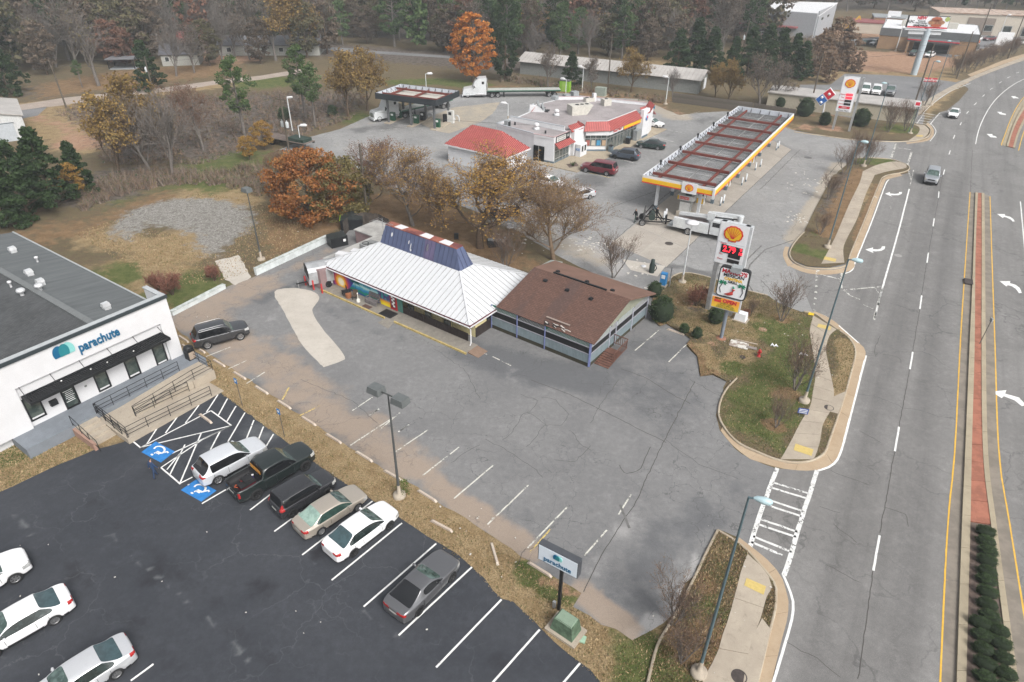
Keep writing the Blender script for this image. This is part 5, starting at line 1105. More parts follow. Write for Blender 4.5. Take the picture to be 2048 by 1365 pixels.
for k in range(9):
 a=R(-20+k*28);c0=Vector((-14.6,-.075,1.35));tip=c0+Vector((math.cos(a)*.85,0,math.sin(a)*.35-.1));mid_=c0+Vector((math.cos(a)*.45,0,math.sin(a)*.35+.12));nn=Vector((0,0,.07))
 pm.add([c0,mid_-nn,tip,mid_+nn],[(0,1,2,3)])
pm.add([(-14.63,-.07,.7),(-14.57,-.07,.7),(-14.58,-.07,1.35),(-14.64,-.07,1.35)],[(0,1,2,3)]);obj('painted_palm',pm,M('mural_green',(.01,.14,.10),.7),o_)
bxo(t,'end_wall',(-19.15,-.3,1.05),(2.1,2.4,2.1),MAUV);bxo(t,'end_wall',(-19.6,3.2,1.0),(1.2,4.7,2.0),MAUV)
bxo(t,'walkway',(-13.2,-.83,.08),(8.9,1.64,.16),GREYD if 0 else M('walk_grey',(.24,.22,.19),.85,var=.2));bxo(t,'walkway',(-3.8,-.8,.08),(9.8,1.58,.16),M('walk_grey'))
mb=MB();mb.add([(-8.75,-1.6,.155),(-7.7,-1.6,.155),(-7.3,-2.8,.02),(-8.9,-2.6,.02),(-8.75,-1.6,0),(-7.7,-1.6,0)],[(0,3,2,1),(0,4,3),(1,2,5)]);obj('kerb_ramp',mb,M('walk_grey'),t)
mb=MB();mb.add([(1.05,-1.42,.16),(1.05,-.1,.16),(2.3,-.1,.02),(2.3,-1.42,.02)],[(0,3,2,1)]);mb.add([(1.05,-1.42,.16),(2.3,-1.42,.02),(1.05,-1.42,0)],[(0,2,1)]);obj('kerb_ramp',mb,M('walk_brown',(.22,.15,.11),.85),t)
YK=M('worn_yellow_kerb',(.52,.40,.16),.85,var=.35,scale=3,grain=12)
bxo(t,'yellow_edge',(-13.5,-1.7,.09),(9.2,.14,.18),YK);bxo(t,'yellow_edge',(-3.3,-1.64,.09),(8.8,.14,.18),YK)
bxo(t,'door_mat',(-9.1,-1.0,.17),(1.6,1.1,.02),PLAS);bxo(t,'door_mat',(-11.7,-1.3,.17),(1.0,.5,.02),M('brown_mat',(.1,.06,.05),.9))
p0x,p1x,py0,py1=.15,10.6,3.2,13.7
t=thing('patio_wing','brown shingled patio building with lattice panels beside the white roof','building',F2.o,F2.a)
m,n=newmat('brown_shingle',.92,0,.2);br=n.n.new('ShaderNodeTexBrick');mp=n.n.new('ShaderNodeMapping');n.L(n.co(),mp.inputs[0]);n.L(mp.outputs[0],br.inputs[0]);br.inputs['Scale'].default_value=1;br.inputs['Brick Width'].default_value=.42;br.inputs['Row Height'].default_value=.17;br.inputs['Mortar Size'].default_value=.014
br.inputs['Color1'].default_value=(.13,.073,.056,1);br.inputs['Color2'].default_value=(.10,.057,.045,1);br.inputs['Mortar'].default_value=(.06,.035,.03,1)
mp2=n.n.new('ShaderNodeMapping');n.L(n.co(),mp2.inputs[0]);mp2.inputs['Scale'].default_value=(.55,.1,.1)
c=n.mix(n.step(n.tex(1,4,.6,mp2.outputs[0]),.47,.62,0,.6),br.outputs[0],(.075,.052,.048));c=n.mix(n.step(n.tex(5,4),.5,.75,0,.3),c,(.22,.14,.11));n.col(c);n.bump(br.outputs[0],.7,.03);BSH=m
m,n=newmat('brown_roll_roof',.9,0,.2);n.col(n.mix(n.step(n.tex(.5,5,.7),.35,.7),(.165,.10,.076),(.20,.12,.092)));n.bump(n.tex(20,3),.4,.02);BRR=m
ez,rz=2.55,4.5;rdy=8.5
slope(t,'roof_slope',[(.75,3.06,ez),(11.0,3.06,ez),(11.25,rdy,rz),(1.1,rdy,rz)],BSH,.06)
slope(t,'roof_slope',[(1.1,rdy,rz),(11.25,rdy,rz),(11.15,14.1,ez+.1),(-.2,14.1,ez+.1)],BRR,.12)
slope(t,'lean_to_roof',[(-1.2,11.2,2.35),(.9,11.2,2.5),(.4,14.6,2.5),(-1.0,14.6,2.3)],M('pale_green_roof',(.3,.33,.31),.8),.1)
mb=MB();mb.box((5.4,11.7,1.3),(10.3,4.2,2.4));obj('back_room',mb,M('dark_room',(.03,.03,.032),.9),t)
bxo(t,'ridge_vent',(6.0,rdy+.1,rz+.07),(5.6,.16,.12),BLK)
for x,yy in((3.1,7.4),(5.6,7.2),(8.1,7.15)):
 z=ez+(rz-ez)*(yy-2.95)/(rdy-2.95);mb=MB();mb.box((x,yy,z+.08),(.38,.34,.18),0,0,None,.75);obj('roof_vent',mb,BLK,t)
for x,yy in((3.0,9.6),(6.3,9.4),(9.0,9.3)):z=rz-(rz-ez)*(yy-rdy)/(14.1-rdy);mb=MB();mb.box((x,yy,z+.08),(.38,.34,.18),0,0,None,.75);obj('roof_vent',mb,BLK,t)
mb=MB()
for i in range(26):mb.box((5.9+random.random()*2.3,3.1+random.random()*.7,ez+.1+random.random()*.12),(random.uniform(.15,.6),random.uniform(.05,.14),.03),random.uniform(-.5,.5),i%2)
obj('torn_eave',mb,[M('torn_board',(.5,.48,.44),.9),M('torn_black',(.02,.02,.02),.9)],t,kind='stuff')
bxo(t,'torn_board',(6.9,3.85,ez+.39),(2.4,.22,.04),M('board_brown',(.25,.2,.17),.9),0)
LBL=M('lattice_blue_grey',(.21,.26,.28),.75,var=.15,scale=1.5);SCR=M('black_screen',(.014,.014,.015),.8);POST=M('purple_post',(.17,.2,.38),.6);SKT=M('skirt_dark',(.05,.045,.03),.9);LGRN=M('lattice_green',(.03,.16,.12),.7);LWH=M('lattice_grey',(.30,.31,.31),.7);RAILW=M('rail_grey',(.3,.3,.33),.7)
PZ0,PZ1,PZ2=.42,1.3,1.98
def side_wall(L,place,bays,flip):
 0
 n_=round(L/1.2)
 for i in range(n_):
  a,b=L*i/n_+.01,L*(i+1)/n_-.01;mb=MB()
  mb.bar(place(a,(PZ0+PZ1)/2,0),place(b,(PZ0+PZ1)/2,0),.06,PZ1-PZ0);r_=a+.1
  while r_<b-.05:mb.bar(place(r_,PZ0+.02,-.035),place(r_,PZ1-.02,-.035),.035,.025,0,(1,0,0)if flip else(0,1,0));r_+=.15
  obj('wall_panel',mb,LBL,t)
 mb=MB();mb.bar(place(0,PZ0/2,.03),place(L,PZ0/2,.03),.04,PZ0);obj('skirting',mb,SKT,t)
 mb=MB();mb.bar(place(0,(PZ1+PZ2)/2,.04),place(L,(PZ1+PZ2)/2,.04),.03,PZ2-PZ1);obj('insect_screen',mb,SCR,t)
 for z in(PZ1,PZ2):mb=MB();mb.bar(place(0,z,-.02),place(L,z,-.02),.07,.06);obj('rail',mb,RAILW,t)
 e=0;top=ez-.05
 for k,L1 in enumerate(bays):
  mb=MB();bk=MB();a=e;h=top-PZ2
  if k%2==(0 if not flip else 5):bk.bar(place(e,(PZ2+top)/2,.05),place(e+L1,(PZ2+top)/2,.05),.02,h);obj('lattice_backing',bk,LGRN,t)
  else:bk.bar(place(e,(PZ2+top)/2,.05),place(e+L1,(PZ2+top)/2,.05),.02,h);obj('lattice_backing',bk,M('lattice_backing_dark',(.05,.05,.05),.9),t)
  while a<e+L1:
   b=min(a+h*1.2,e+L1);f_=(b-a)/(h*1.2);mb.bar(place(a,PZ2,0),place(b,PZ2+h*f_,0),.03,.05);a+=.17
  obj('lattice',mb,LWH if k%2 else M('lattice_light',(.33,.36,.35),.7),t,kind='stuff');
  e+=L1
 e=0
 for L1 in[0]+list(bays):e+=L1;mb=MB();mb.bar(place(min(e,L-.02)+.01,.1,-.06),place(min(e,L-.02)+.01,ez,-.06),.08,.08,0,(0,1,0));obj('post',mb,POST if not flip or e==0 else M('grey_post',(.42,.43,.5),.7),t)
side_wall(p1x-p0x,lambda u,z,o:(p0x+u,py0+o,z),[2.9,3.0,4.55],False)
side_wall(py1-py0-.1,lambda u,z,o:(p1x-o,py0+u,z),[3.2,1.1,3.1,3.0],True)
for i in range(12):
 y0_=3.6+i*.8;y1_=y0_+.78
 zt=lambda y:(ez+(rz-ez)*(y-2.95)/(rdy-2.95)if y<rdy else rz-(rz-ez-.1)*(y-rdy)/(14.1-rdy))-.13
 if zt(y0_)>2.45 or zt(y1_)>2.45:
  mb=MB();zb0=2.42;pts=[(p1x-.02,y0_,zb0),(p1x-.02,y1_,zb0),(p1x-.02,y1_,max(zb0+.02,zt(y1_))),(p1x-.02,y0_,max(zb0+.02,zt(y0_)))];q2=[(x-.05,y,z)for x,y,z in pts]
  mb.add(pts+q2,[(0,1,2,3),(7,6,5,4),(0,4,5,1),(1,5,6,2),(2,6,7,3),(3,7,4,0)]);obj('gable_board',mb,M('gable_green_grey',(.27,.28,.22),.8,var=.15),t)
st=thing('wooden_steps','small brown wooden ramp with railing at the side of the patio','ramp',F2.w(p1x,6.6,0),F2.a)
WB=M('brown_wood',(.16,.08,.06),.85,var=.3,scale=2)
for i in range(9):bxo(st,'plank',(.75,-.75-i*.28+.5,.38-max(0,i-2)*.055),(1.4,.26,.05),WB)
for sx_ in(1.45,):
 mb=MB();mb.bar((sx_,.6,1.35),(sx_,-1.9,1.1),.07,.06);mb.bar((sx_,.6,.5),(sx_,-1.9,.25),.05,.05);h_=obj('handrail',mb,WB,st)
 for i in range(14):mb=MB();y=.55-i*.185;mb.bar((sx_,y,.5+(y-.6)*.1),(sx_,y,1.33+(y-.6)*.1),.035,.035,0,(0,1,0));obj('baluster',mb,WB,h_)
mb=MB();mb.bar((.1,.65,1.35),(1.45,.65,1.35),.07,.06);mb.bar((.1,.65,.5),(1.45,.65,.5),.05,.05);h_=obj('handrail',mb,WB,st)
for i in range(7):mb=MB();mb.bar((.15+i*.2,.65,.5),(.15+i*.2,.65,1.33),.035,.035,0,(0,1,0));obj('baluster',mb,WB,h_)
KRB=M('white_wall_low',(.62,.66,.66),.8,var=.2,scale=1.5)
def lowwall(a,b,label,h=.75,w_=.35,mat=None,z=0):
 A,B=P(*a),P(*b);f=Fr(A,B);t=thing('low_wall',label,'wall',A,f.a);n_=max(2,round(f.L/2.6))
 for i in range(n_):bxo(t,'block',(f.L*(i+.5)/n_,0,h/2),(f.L/n_-.01,w_,h),mat or KRB)
 bxo(t,'capping',(f.L/2,0,h+.03),(f.L,w_+.1,.06),M('cap_pale',(.55,.58,.57),.8,var=.3,scale=2,c2=(.35,.38,.36)));return t
lowwall((512,551),(655,484),'long white low wall between the dry lawn and the drive')
lowwall((344,632),(450,577),'short white low wall beside the white building',.45)
def box_thing(name,label,cat,px,dims,mat,rz=F2.a,z=0,lid=None,extra=None):
 p=P(*px,z);t=thing(name,label,cat,p,rz);bxo(t,'body',(0,0,dims[2]/2),dims,mat)
 if lid:bxo(t,'lid',(0,0,dims[2]+.04),(dims[0]*1.04,dims[1]*1.04,.08),lid)
 return t
db=box_thing('dumpster','black dumpster at the end of the long low wall','dumpster',(676,490),(2.0,1.4,1.15),BLK,R(35))
for s in(-1,1):bxo(db,'lid',(s*.5,0,1.2),(.96,1.5,.08),M('lid_black',(.03,.035,.035),.5))
bxo(db,'label_plate',(.6,-.72,.7),(.3,.02,.3),LT)
sh=thing('storage_block','flat roofed mauve back room behind the white roof','outbuilding',P(742,492),F2.a)
bxo(sh,'wall',(0,1.2,.8),(3.8,3.4,1.6),MAUV);bxo(sh,'roof',(0,1.2,1.65),(4.0,3.6,.12),M('pale_roof',(.42,.41,.39),.9,var=.3,scale=.7))
ac=thing('roof_cooler','grey rooftop cooler with two round fans by the mansard','air conditioner',F2.w(-16.6,4.6,2.2),F2.a)
bxo(ac,'casing',(0,0,.5),(2.6,1.6,1.0),M('unit_grey',(.25,.255,.25),.7,var=.2))
for s in(-.95,-.15):mb=MB();mb.lathe((s,-.25,1.0),[(.36,0),(.36,.05),(.3,.06),(.3,-.02),(.001,-.02)],16);f_=obj('fan',mb,BLK,ac);mb=MB();mb.lathe((s,-.25,1.02),[(.09,0),(.07,.04),(.001,.05)],8);obj('hub',mb,M('unit_grey'),f_)
for k,(x,y)in enumerate(((-18.0,1.0),(-17.3,2.4))):
 c_=thing('cooler_box',('white rooftop box nearest the mauve wall' if k==0 else 'white rooftop box behind the nearest one'),'air conditioner',F2.w(x-.3,y+.8,2.2),F2.a+R(18));bxo(c_,'casing',(0,0,.3),(1.3,.75,.6),WWALL);bxo(c_,'panel',(0,-.38,.3),(1.1,.02,.45),M('panel_white',(.6,.6,.6),.7))
sm_=thing('smoker_trailer','grey barrel roofed trailer left of the mauve wall','trailer',P(637,568),R(28))
GALV=M('dull_galvanised',(.42,.43,.44),.5,.3,.25,1.2)
mb=MB();prof=[(-1.1,.6),(-1.1,1.9),(-.8,2.25),(-.4,2.42),(0,2.48),(.4,2.42),(.8,2.25),(1.1,1.9),(1.1,.6)]
vs=[(x,y,z)for x in(-1.0,3.2)for y,z in prof];nn=len(prof);mb.add(vs,[(i,i+1,nn+i+1,nn+i)for i in range(nn-1)],0,False);mb.add(vs[nn:],[tuple(range(nn))]);obj('barrel_roof',mb,GALV,sm_)
bxo(sm_,'dark_opening',(-.98,0,1.6),(.06,2.0,.9),BLK);bxo(sm_,'side_panel',(-1.03,0,.85),(.06,2.1,.6),GALV)
bxo(sm_,'drawbar',(-1.6,0,.5),(1.2,.12,.12),BLK);tubo(sm_,'jack',[(-2.0,0,.02),(-2.0,0,.8)],.05,STEEL)
for s in(-1,1):w_=link('wheel',wheel_meshes(.33,.2,5,False)[0],sm_,(.8,s*1.2,.33));link('rim',wheel_meshes(.33,.2,5,False)[1],w_)
for k,px in enumerate(((612,571),(616,567),(628,580),(645,587))):
 c_=P(*px);mb=MB();mb.lathe((0,0,0),[(.09,0),(.09,1.0),(.07,1.06),(.001,1.08)],10);o_=obj('bollard',mb,M('bollard_red',(.45,.04,.04),.6,var=.2),None,c_)
 tag(o_,['leftmost red bollard by the mauve wall, standing in front','red bollard just behind the leftmost one by the mauve wall','second red bollard from the right by the mauve wall','rightmost red bollard beside the porch of the mural'][k],'bollard','red bollards at the corner of the restaurant')
t=thing('wooden_bench','weathered grey wooden bench in front of the mural','bench',F2.w(-11.7,-.35,.16),F2.a);WG_=M('weathered_wood',(.2,.18,.18),.9,var=.35,scale=3)
for i in range(4):bxo(t,'seat_slat',(0,-.42+i*.13,.42),(1.5,.11,.03),WG_)
for i in range(4):bxo(t,'back_slat',(0,.12+i*.02,.55+i*.14),(1.5,.03,.11),WG_)
for s in(-.7,.7):bxo(t,'leg',(s,-.4,.21),(.07,.07,.42),WG_);bxo(t,'leg',(s,.1,.45),(.07,.07,.9),WG_);bxo(t,'armrest',(s,-.15,.62),(.08,.6,.04),WG_)
for i in range(3):bxo(t,'front_slat',(0,-.5,.1+i*.12),(1.5,.03,.09),WG_)
t=thing('ash_stand','white plastic ash stand beside the wooden bench','ash stand',F2.w(-13.1,-1.15,.16));mb=MB();mb.lathe((0,0,0),[(.2,0),(.21,.22),(.1,.34),(.05,.4),(.045,.85),(.07,.88),(.06,.98),(.001,1.0)],12);obj('body',mb,M('offwhite_plastic',(.6,.58,.52),.6),t)
t=thing('barrel_planter','brown barrel covered with junk at the front of the porch','barrel',F2.w(-14.5,-1.15,.16));mb=MB();mb.lathe((0,0,0),[(.28,0),(.33,.3),(.3,.62),(.001,.62)],12);obj('body',mb,M('rust_wood',(.28,.11,.05),.85,var=.3),t)
mb=MB();mb.box((-.1,0,.72),(.7,.5,.12),.3,0);mb.box((.15,.1,.8),(.4,.3,.14),-.4,0);obj('top_board',mb,PLAS,t)
for k,(dx_,dy_)in enumerate(((-.75,.1),(.75,.15))):c_=thing('garden_chair','dark wicker chair left of the brown barrel' if k==0 else 'brown wicker chair right of the brown barrel','chair',F2.w(-14.5+dx_,-1.1+dy_,.16),F2.a+(.5 if k else-.5));bxo(c_,'seat',(0,0,.4),(.5,.5,.08),M('wicker',(.1,.07,.05),.9)if k else PLAS);bxo(c_,'backrest',(0,.23,.68),(.5,.06,.5),M('wicker',(.1,.07,.05),.9)if k else PLAS);[bxo(c_,'leg',(a_,b_,.19),(.05,.05,.38),PLAS)for a_ in(-.2,.2)for b_ in(-.2,.2)]
t=thing('tv_aerial','white television aerial at the left end of the mansard','aerial',F2.w(-14.9,4.6,2.6),F2.a);tubo(t,'mast',[(0,0,0),(0,0,4.0)],.03,STEEL);tubo(t,'boom',[(-1.3,-.2,3.5),(1.3,.2,3.5)],.02,STEEL,5)
for i in range(9):x=-1.2+i*.3;tubo(t,'element',[(x,-.7+.05*i,3.52),(x,.7-.05*i,3.52)],.014,ALLOY,4)
FEN=M('old_fence_wood',(.09,.075,.065),.9,var=.4,scale=2)
t=thing('yard_fence','dark plank fence round the bins behind the mansard','fence',P(738,462),F2.a)
pts=[(-1.2,-2.8),(-2.2,-1),(-1.6,.8),(.2,1.6),(2.4,1.2),(3.2,.0)]
for a,b in zip(pts,pts[1:]):
 L1=math.hypot(b[0]-a[0],b[1]-a[1]);k=int(L1/.17)
 for i in range(k):q=(i+.5)/k;mb=MB();mb.bar((a[0]+(b[0]-a[0])*q,a[1]+(b[1]-a[1])*q,0),(a[0]+(b[0]-a[0])*q,a[1]+(b[1]-a[1])*q,1.7+random.uniform(-.05,.05)),.15,.03,0,(b[0]-a[0],b[1]-a[1],0)if 0 else(-(b[1]-a[1]),b[0]-a[0],0));obj('plank',mb,FEN,t)
db=box_thing('dumpster','black covered skip beside the plank fence behind the restaurant','dumpster',(705,455),(2.6,1.8,1.3),BLK,R(10));mb=MB();mb.prism([(-1.3,0),(1.3,0),(0,.5)],-.9,.9);o_=obj('sloped_lid',mb,M('lid_black'),db,(0,0,1.3));o_.rotation_euler=(R(90),0,0)
bxo(db,'lime_trim',(-1.33,0,1.3),(.05,1.8,.08),M('lime_trim',(.4,.6,.03),.6))
# ----- petrol station
def fvec(deg):return Vector((math.cos(R(deg)),math.sin(R(deg)),0))
RED_=M('red_metal_roof',(.42,.115,.105),.5,0,.15,1.2);REDR=M('red_seam',(.22,.05,.045),.5);SWALL=M('shop_white',(.64,.645,.66),.85,var=.06,scale=1);BASEG=M('shop_base_grey',(.12,.16,.19),.8)
FLAT=M('flat_roof_tan',(.33,.30,.30),.9,var=.22,scale=.25,grain=6);SHG=M('shopfront_glass',(.05,.065,.065),.05,0,.5,1.5,c2=(.16,.17,.16),spec=.8);ALF=M('shop_frame',(.42,.43,.42),.4,.5,.1)
def mans(parent,pts,name='red_roof'):
 slope(parent,name,pts,RED_,.06);ribs(parent,name+'_seam',pts,.38,REDR,.06,.05)
OS=P(1106.4,329);FS_=Fr(OS,OS+fvec(55));lS=FS_.l
def xy(px,z=0):p=lS(*px,z);return(p.x,p.y)
t=thing('station_shop','white station shop with red roof strips and a flat roof full of vents','shop',FS_.o,FS_.a)
A=dict(fl=xy((1065,324)),fr=(0,0),se=xy((1134,313)),ga=xy((1162,302)),gb=xy((1201,301)),gc=xy((1222,291)),gd=xy((1256,275)),pe=xy((1274,269)),fe=xy((1282,252)))
HA,HM=4.1,4.4
an=[(0,0),(4.6,0.0),(4.7,11.5),(.9,11.5),(-.2,3.6)]
mb=MB();mb.prism(an,0,HA-.35);obj('annex_wall',mb,SWALL,t)
mb=MB();mb.prism([(p[0]*.97+.12,p[1]*.97+.15)for p in an],HA-.35,HA-.3);obj('annex_roof',mb,FLAT,t)
def parapet(parent,pl,z0,z1,th,mat,name='parapet',cap=None):
 for a,b in zip(pl,pl[1:]):
  d_=Vector((b[0]-a[0],b[1]-a[1],0));mb=MB();mb.bar((a[0],a[1],(z0+z1)/2),(b[0],b[1],(z0+z1)/2),th,z1-z0);o_=obj(name,mb,mat,parent)
  if cap:mb=MB();mb.bar((a[0],a[1],z1+.03),(b[0],b[1],z1+.03),th+.08,.05);obj('cap',mb,cap,o_)
CAPR=M('cap_red_grey',(.5,.36,.36),.6);CAPG=M('cap_grey_blue',(.42,.45,.48),.6)
parapet(t,[(-.22,3.6),(0,.05),(4.6,.05)],HA-.35,HA,.16,SWALL,'parapet',CAPR);parapet(t,[(-.2,3.6),(.9,11.5),(4.7,11.5)],HA-.35,HA+.05,.16,SWALL,'parapet',CAPG)
bxo(t,'base_band',(2.3,-.03,.2),(4.6,.06,.42),BASEG);mb=MB();mb.bar((-.25,3.5,.2),(-.03,0,.2),.06,.42);obj('base_band',mb,BASEG,t)
w_=window(t,.15,4.3,.05,2.65,-.02,SHG,ALF,.09,(1.5,2.5,3.4),(.75,1.9),'shopfront',.08)
mans(t,[(-.1,-1.05,2.55),(4.7,-1.05,2.55),(4.5,-.05,3.15),(.1,-.05,3.15)],'red_awning')
sg=bxo(t,'sign_board',(2.35,-.1,3.65),(3.9,.12,.95),BLK);bxo(sg,'sign_face',(1.75,-.17,3.65),(2.6,.03,.72),M('sign_white',(.62,.63,.6),.5))
lettering('TOP CAT SMOKE',.3,BLK,sg,(1.75,-.19,3.82),(R(90),0,0),.01);lettering('VAPOR & CIGARS',.27,BLK,sg,(1.75,-.19,3.5),(R(90),0,0),.01);lettering('100',.55,M('sign_white'),sg,(3.72,-.17,3.66),(R(90),0,0),.01)
dd=windowx(t,1.1,3.2,.05,2.6,-.17,M('dark_door_glass',(.008,.009,.01),.1),ALF,.07,(2.1,),(),'side_door',.06,-1)if 0 else None
d0=FS_.l(1066,322);mb=MB();mb.bar((-.22,1.6,1.25),(-.3,3.5,1.25),.1,2.4);dd=obj('side_door',mb,M('dark_door_glass',(.008,.009,.01),.1),t);mb=MB();mb.bar((-.3,2.5,1.25),(-.31,2.58,1.25),.1,2.4);obj('door_frame',mb,ALF,dd)
gx0,gx1=4.6,A['pe'][0]
main=[(4.6,0),(8.4,-.4),(10.6,-3.2),(20.4,-3.6),(20.6,-4.6),(22.9,-4.75),(26.8,-3.7),(28.3,-2.5),(25.6,8.9),(22,13.2),(15.5,14.2),(11.2,12.2),(5,11.6)]
mb=MB();mb.prism(main,0,HM-.5);obj('main_wall',mb,SWALL,t)
mb=MB();mb.prism([(5,.8),(8.8,.3),(11,-1.4),(20.2,-2.2),(26.5,-3.3),(27.8,-2.3),(25.2,8.6),(21.8,12.8),(15.5,13.8),(11.4,11.8),(5.2,11.2)],HM-.5,HM-.46);obj('main_roof',mb,FLAT,t)
parapet(t,[(28.2,-2.4),(25.6,8.9),(22,13.2)],HM-.6,HM-.05,.18,SWALL,'parapet',CAPR);parapet(t,[(15.5,14.2),(11.2,12.2)],HM-.6,HM-.25,.18,SWALL,'parapet',CAPG)
parapet(t,[(4.8,11.5),(4.9,1.2)],HA-.3,HM+.1,.2,SWALL,'parapet',CAPG)
mb=MB();mb.prism([(0,0),(2.6,0),(2.2,.5),(1.4,.95),(.5,1.15),(0,1.2)],-.12,.12);o_=obj('curved_parapet',mb,SWALL,t,(11.2,12.1,HM-.5));o_.rotation_euler=(R(90),0,R(-60))
mans(t,[(12.6,12.4,HM-.35),(11.0,11.6,HM-.35),(11.4,11.2,HM+.35),(12.5,11.7,HM+.35)])
def glasswall(a,b,z0,z1,n_,name='shopfront',trans=(2.1,)):
 f=Fr(a,b);o=bpy.data.objects.new(name+'_frame',None);mb=MB();L=f.L
 for i in range(n_+1):mb.box((L*i/n_,-.02,(z0+z1)/2),(.08,.1,z1-z0))
 for z in[z0+.04,z1-.04]+list(trans):mb.box((L/2,-.02,z),(L,.1,.08))
 fr=obj(name,mb,ALF,t,(a[0],a[1],0),f.a);bpy.data.objects.remove(o)
 for i in range(n_):
  mb=MB();mb.box((L*(i+.5)/n_,.02,(z0+z1)/2),(L/n_-.08,.03,z1-z0-.08));obj('pane',mb,SHG,fr)
 return fr
glasswall((8.5,-.55),(10.6,-3.3),.9,2.75,4);bx_=glasswall((10.65,-3.35),(20.3,-3.75),.08,2.75,9)
mb=MB();mb.bar((8.45,-.5,.45),(10.6,-3.27,.45),.1,.9);obj('low_wall_white',mb,SWALL,t);mb=MB();mb.bar((8.4,-.55,.2),(10.6,-3.33,.2),.1,.4);obj('base_band',mb,BASEG,t)
bxo(t,'base_band',(21.8,-4.82,.25),(2.2,.08,.5),BASEG);bxo(t,'pier',(21.75,-4.5,2.5),(2.3,.6,4.7),SWALL);bxo(t,'pier',(6.4,-.35,2.2),(2.9,.5,4.0),SWALL)
POS=[M('poster_red',(.35,.12,.1),.6),M('poster_pale',(.45,.42,.36),.6),M('poster_blue',(.06,.25,.42),.6),M('poster_tan',(.42,.30,.2),.6)]
f=Fr((8.5,-.62),(10.6,-3.37))
for i in range(4):c_=f.w(f.L*(i+.5)/4,-.02,1.45);mb=MB();mb.box((0,0,0),(.6,.02,.85));obj('poster',mb,POS[i],t,c_,f.a)
parapet(t,[(8.2,-.8),(10.55,-3.75),(20.6,-4.2)],2.75,3.55,.2,SWALL,'fascia')
mans(t,[(7.7,-.9),(10.5,-4.05)]and[(7.5,-.8,3.5),(10.5,-4.15,3.5),(11.1,-3.0,4.75),(8.8,-.4,4.75)]);mans(t,[(10.5,-4.15,3.5),(20.8,-4.6,3.5),(20.4,-3.4,4.75),(11.1,-3.0,4.75)])
for a,b in(((8.8,-.4,4.77),(11.1,-3.0,4.77)),((11.1,-3.0,4.77),(20.4,-3.4,4.77))):mb=MB();mb.bar(a,b,.18,.06);obj('ridge_cap',mb,WWALL,t)
mans(t,[(4.4,-.5,4.0),(7.6,-.7,4.0),(7.2,.4,4.75),(4.9,.6,4.75)]);mans(t,[(7.6,-.7,4.0),(9.4,.2,4.0),(8.4,.9,4.75),(7.2,.4,4.75)])
mans(t,[(22.6,-5.0,4.1),(28.4,-3.2,4.1),(27.2,-2.6,4.95),(23.0,-3.8,4.95)]);mans(t,[(20.9,-4.5,4.1),(22.6,-5.0,4.1),(23.0,-3.8,4.95),(21.6,-3.5,4.95)])
mans(t,[(28.5,-3.6,2.5),(28.9,-2.2,2.5),(28.2,-2.3,3.1),(28.0,-3.4,3.1)],'red_awning')
YSTR=M('canopy_yellow',(.75,.45,.02),.5,var=.06);RSTR=M('canopy_red',(.6,.04,.03),.5,var=.06)
mb=MB();mb.bar((14.8,-4.16,3.15),(20.5,-4.4,3.15),.06,.55);ys=obj('yellow_fascia',mb,YSTR,t);mb=MB();mb.bar((14.8,-4.17,2.86),(20.5,-4.41,2.86),.07,.1);obj('red_line',mb,RSTR,ys)
lettering('Food Mart',.62,RSTR,t,(12.9,-4.02,3.15),(R(90),0,R(-2.3)),.03)
bp=MB();bp.lathe((0,0,0),[(.5,0),(.5,.04),(.001,.04)],16);o_=obj('round_sign',bp,M('sign_ring',(.35,.42,.6),.5),t,(21.9,-4.83,3.4));o_.rotation_euler=(R(90),0,0);bxo(o_,'sign_tile',(.12,.1,.05),(.3,.4,.02),RSTR);bxo(o_,'sign_tile',(-.12,-.12,.05),(.3,.34,.02),M('sign_blue_tile',(.02,.12,.4),.5))
c_=MB();c_.lathe((0,0,0),[(.35,0),(.35,.04),(.001,.04)],14);o_=obj('round_sign',c_,M('sign_cyan',(.02,.3,.5),.5),t,(28.2,-3.1,3.7));o_.rotation_euler=(R(90),0,R(60))
def roofbox(name,label,px,dims,mat,ang=0,z=HM-.46,fans=0,s=None):
 p=P(*px,z+dims[2]*.3);p.z=z;t_=thing(name,label,'roof unit',p,FS_.a+R(ang));mb=MB()
 if s:
  a,b,h=dims[0]/2,dims[1]/2,dims[2];mb.add([(-a,-b,0),(a*.45,-b,0),(a*.45,b,0),(-a,b,0),(-a,-b,h),(a,-b,h),(a,b,h),(-a,b,h)],[(3,2,1,0),(4,5,6,7),(0,1,5,4),(1,2,6,5),(2,3,7,6),(3,0,4,7)])
 else:mb.box((0,0,dims[2]/2),dims)
 obj('casing',mb,mat,t_)
 for i in range(fans):
  m2=MB();m2.lathe(((i-(fans-1)/2)*.9+(.3 if s else 0),-.0,dims[2]),[(.34,0),(.34,.05),(.001,.03)],14);obj('fan',m2,BLK,t_)
 return t_
UNI=M('unit_beige',(.52,.50,.45),.7,var=.15);UNG=M('unit_dull',(.3,.32,.33),.7,var=.2)
roofbox('roof_unit','large cream rooftop unit with a slanted intake',(1160,222),(3.9,2.2,1.5),UNI,-35,fans=3,s=1)
roofbox('roof_unit','small grey rooftop unit at the back edge, behind the large cream one',(1212,207),(1.5,1.3,1.1),UNI,-30,fans=1)
roofbox('roof_unit','low flat rooftop unit left of the tall white duct',(1178,201),(1.8,1.0,.7),UNI,-30,fans=2)
roofbox('roof_duct','tall narrow white duct on the shop roof',(1188,198),(.6,.6,1.4),WWALL,-30)
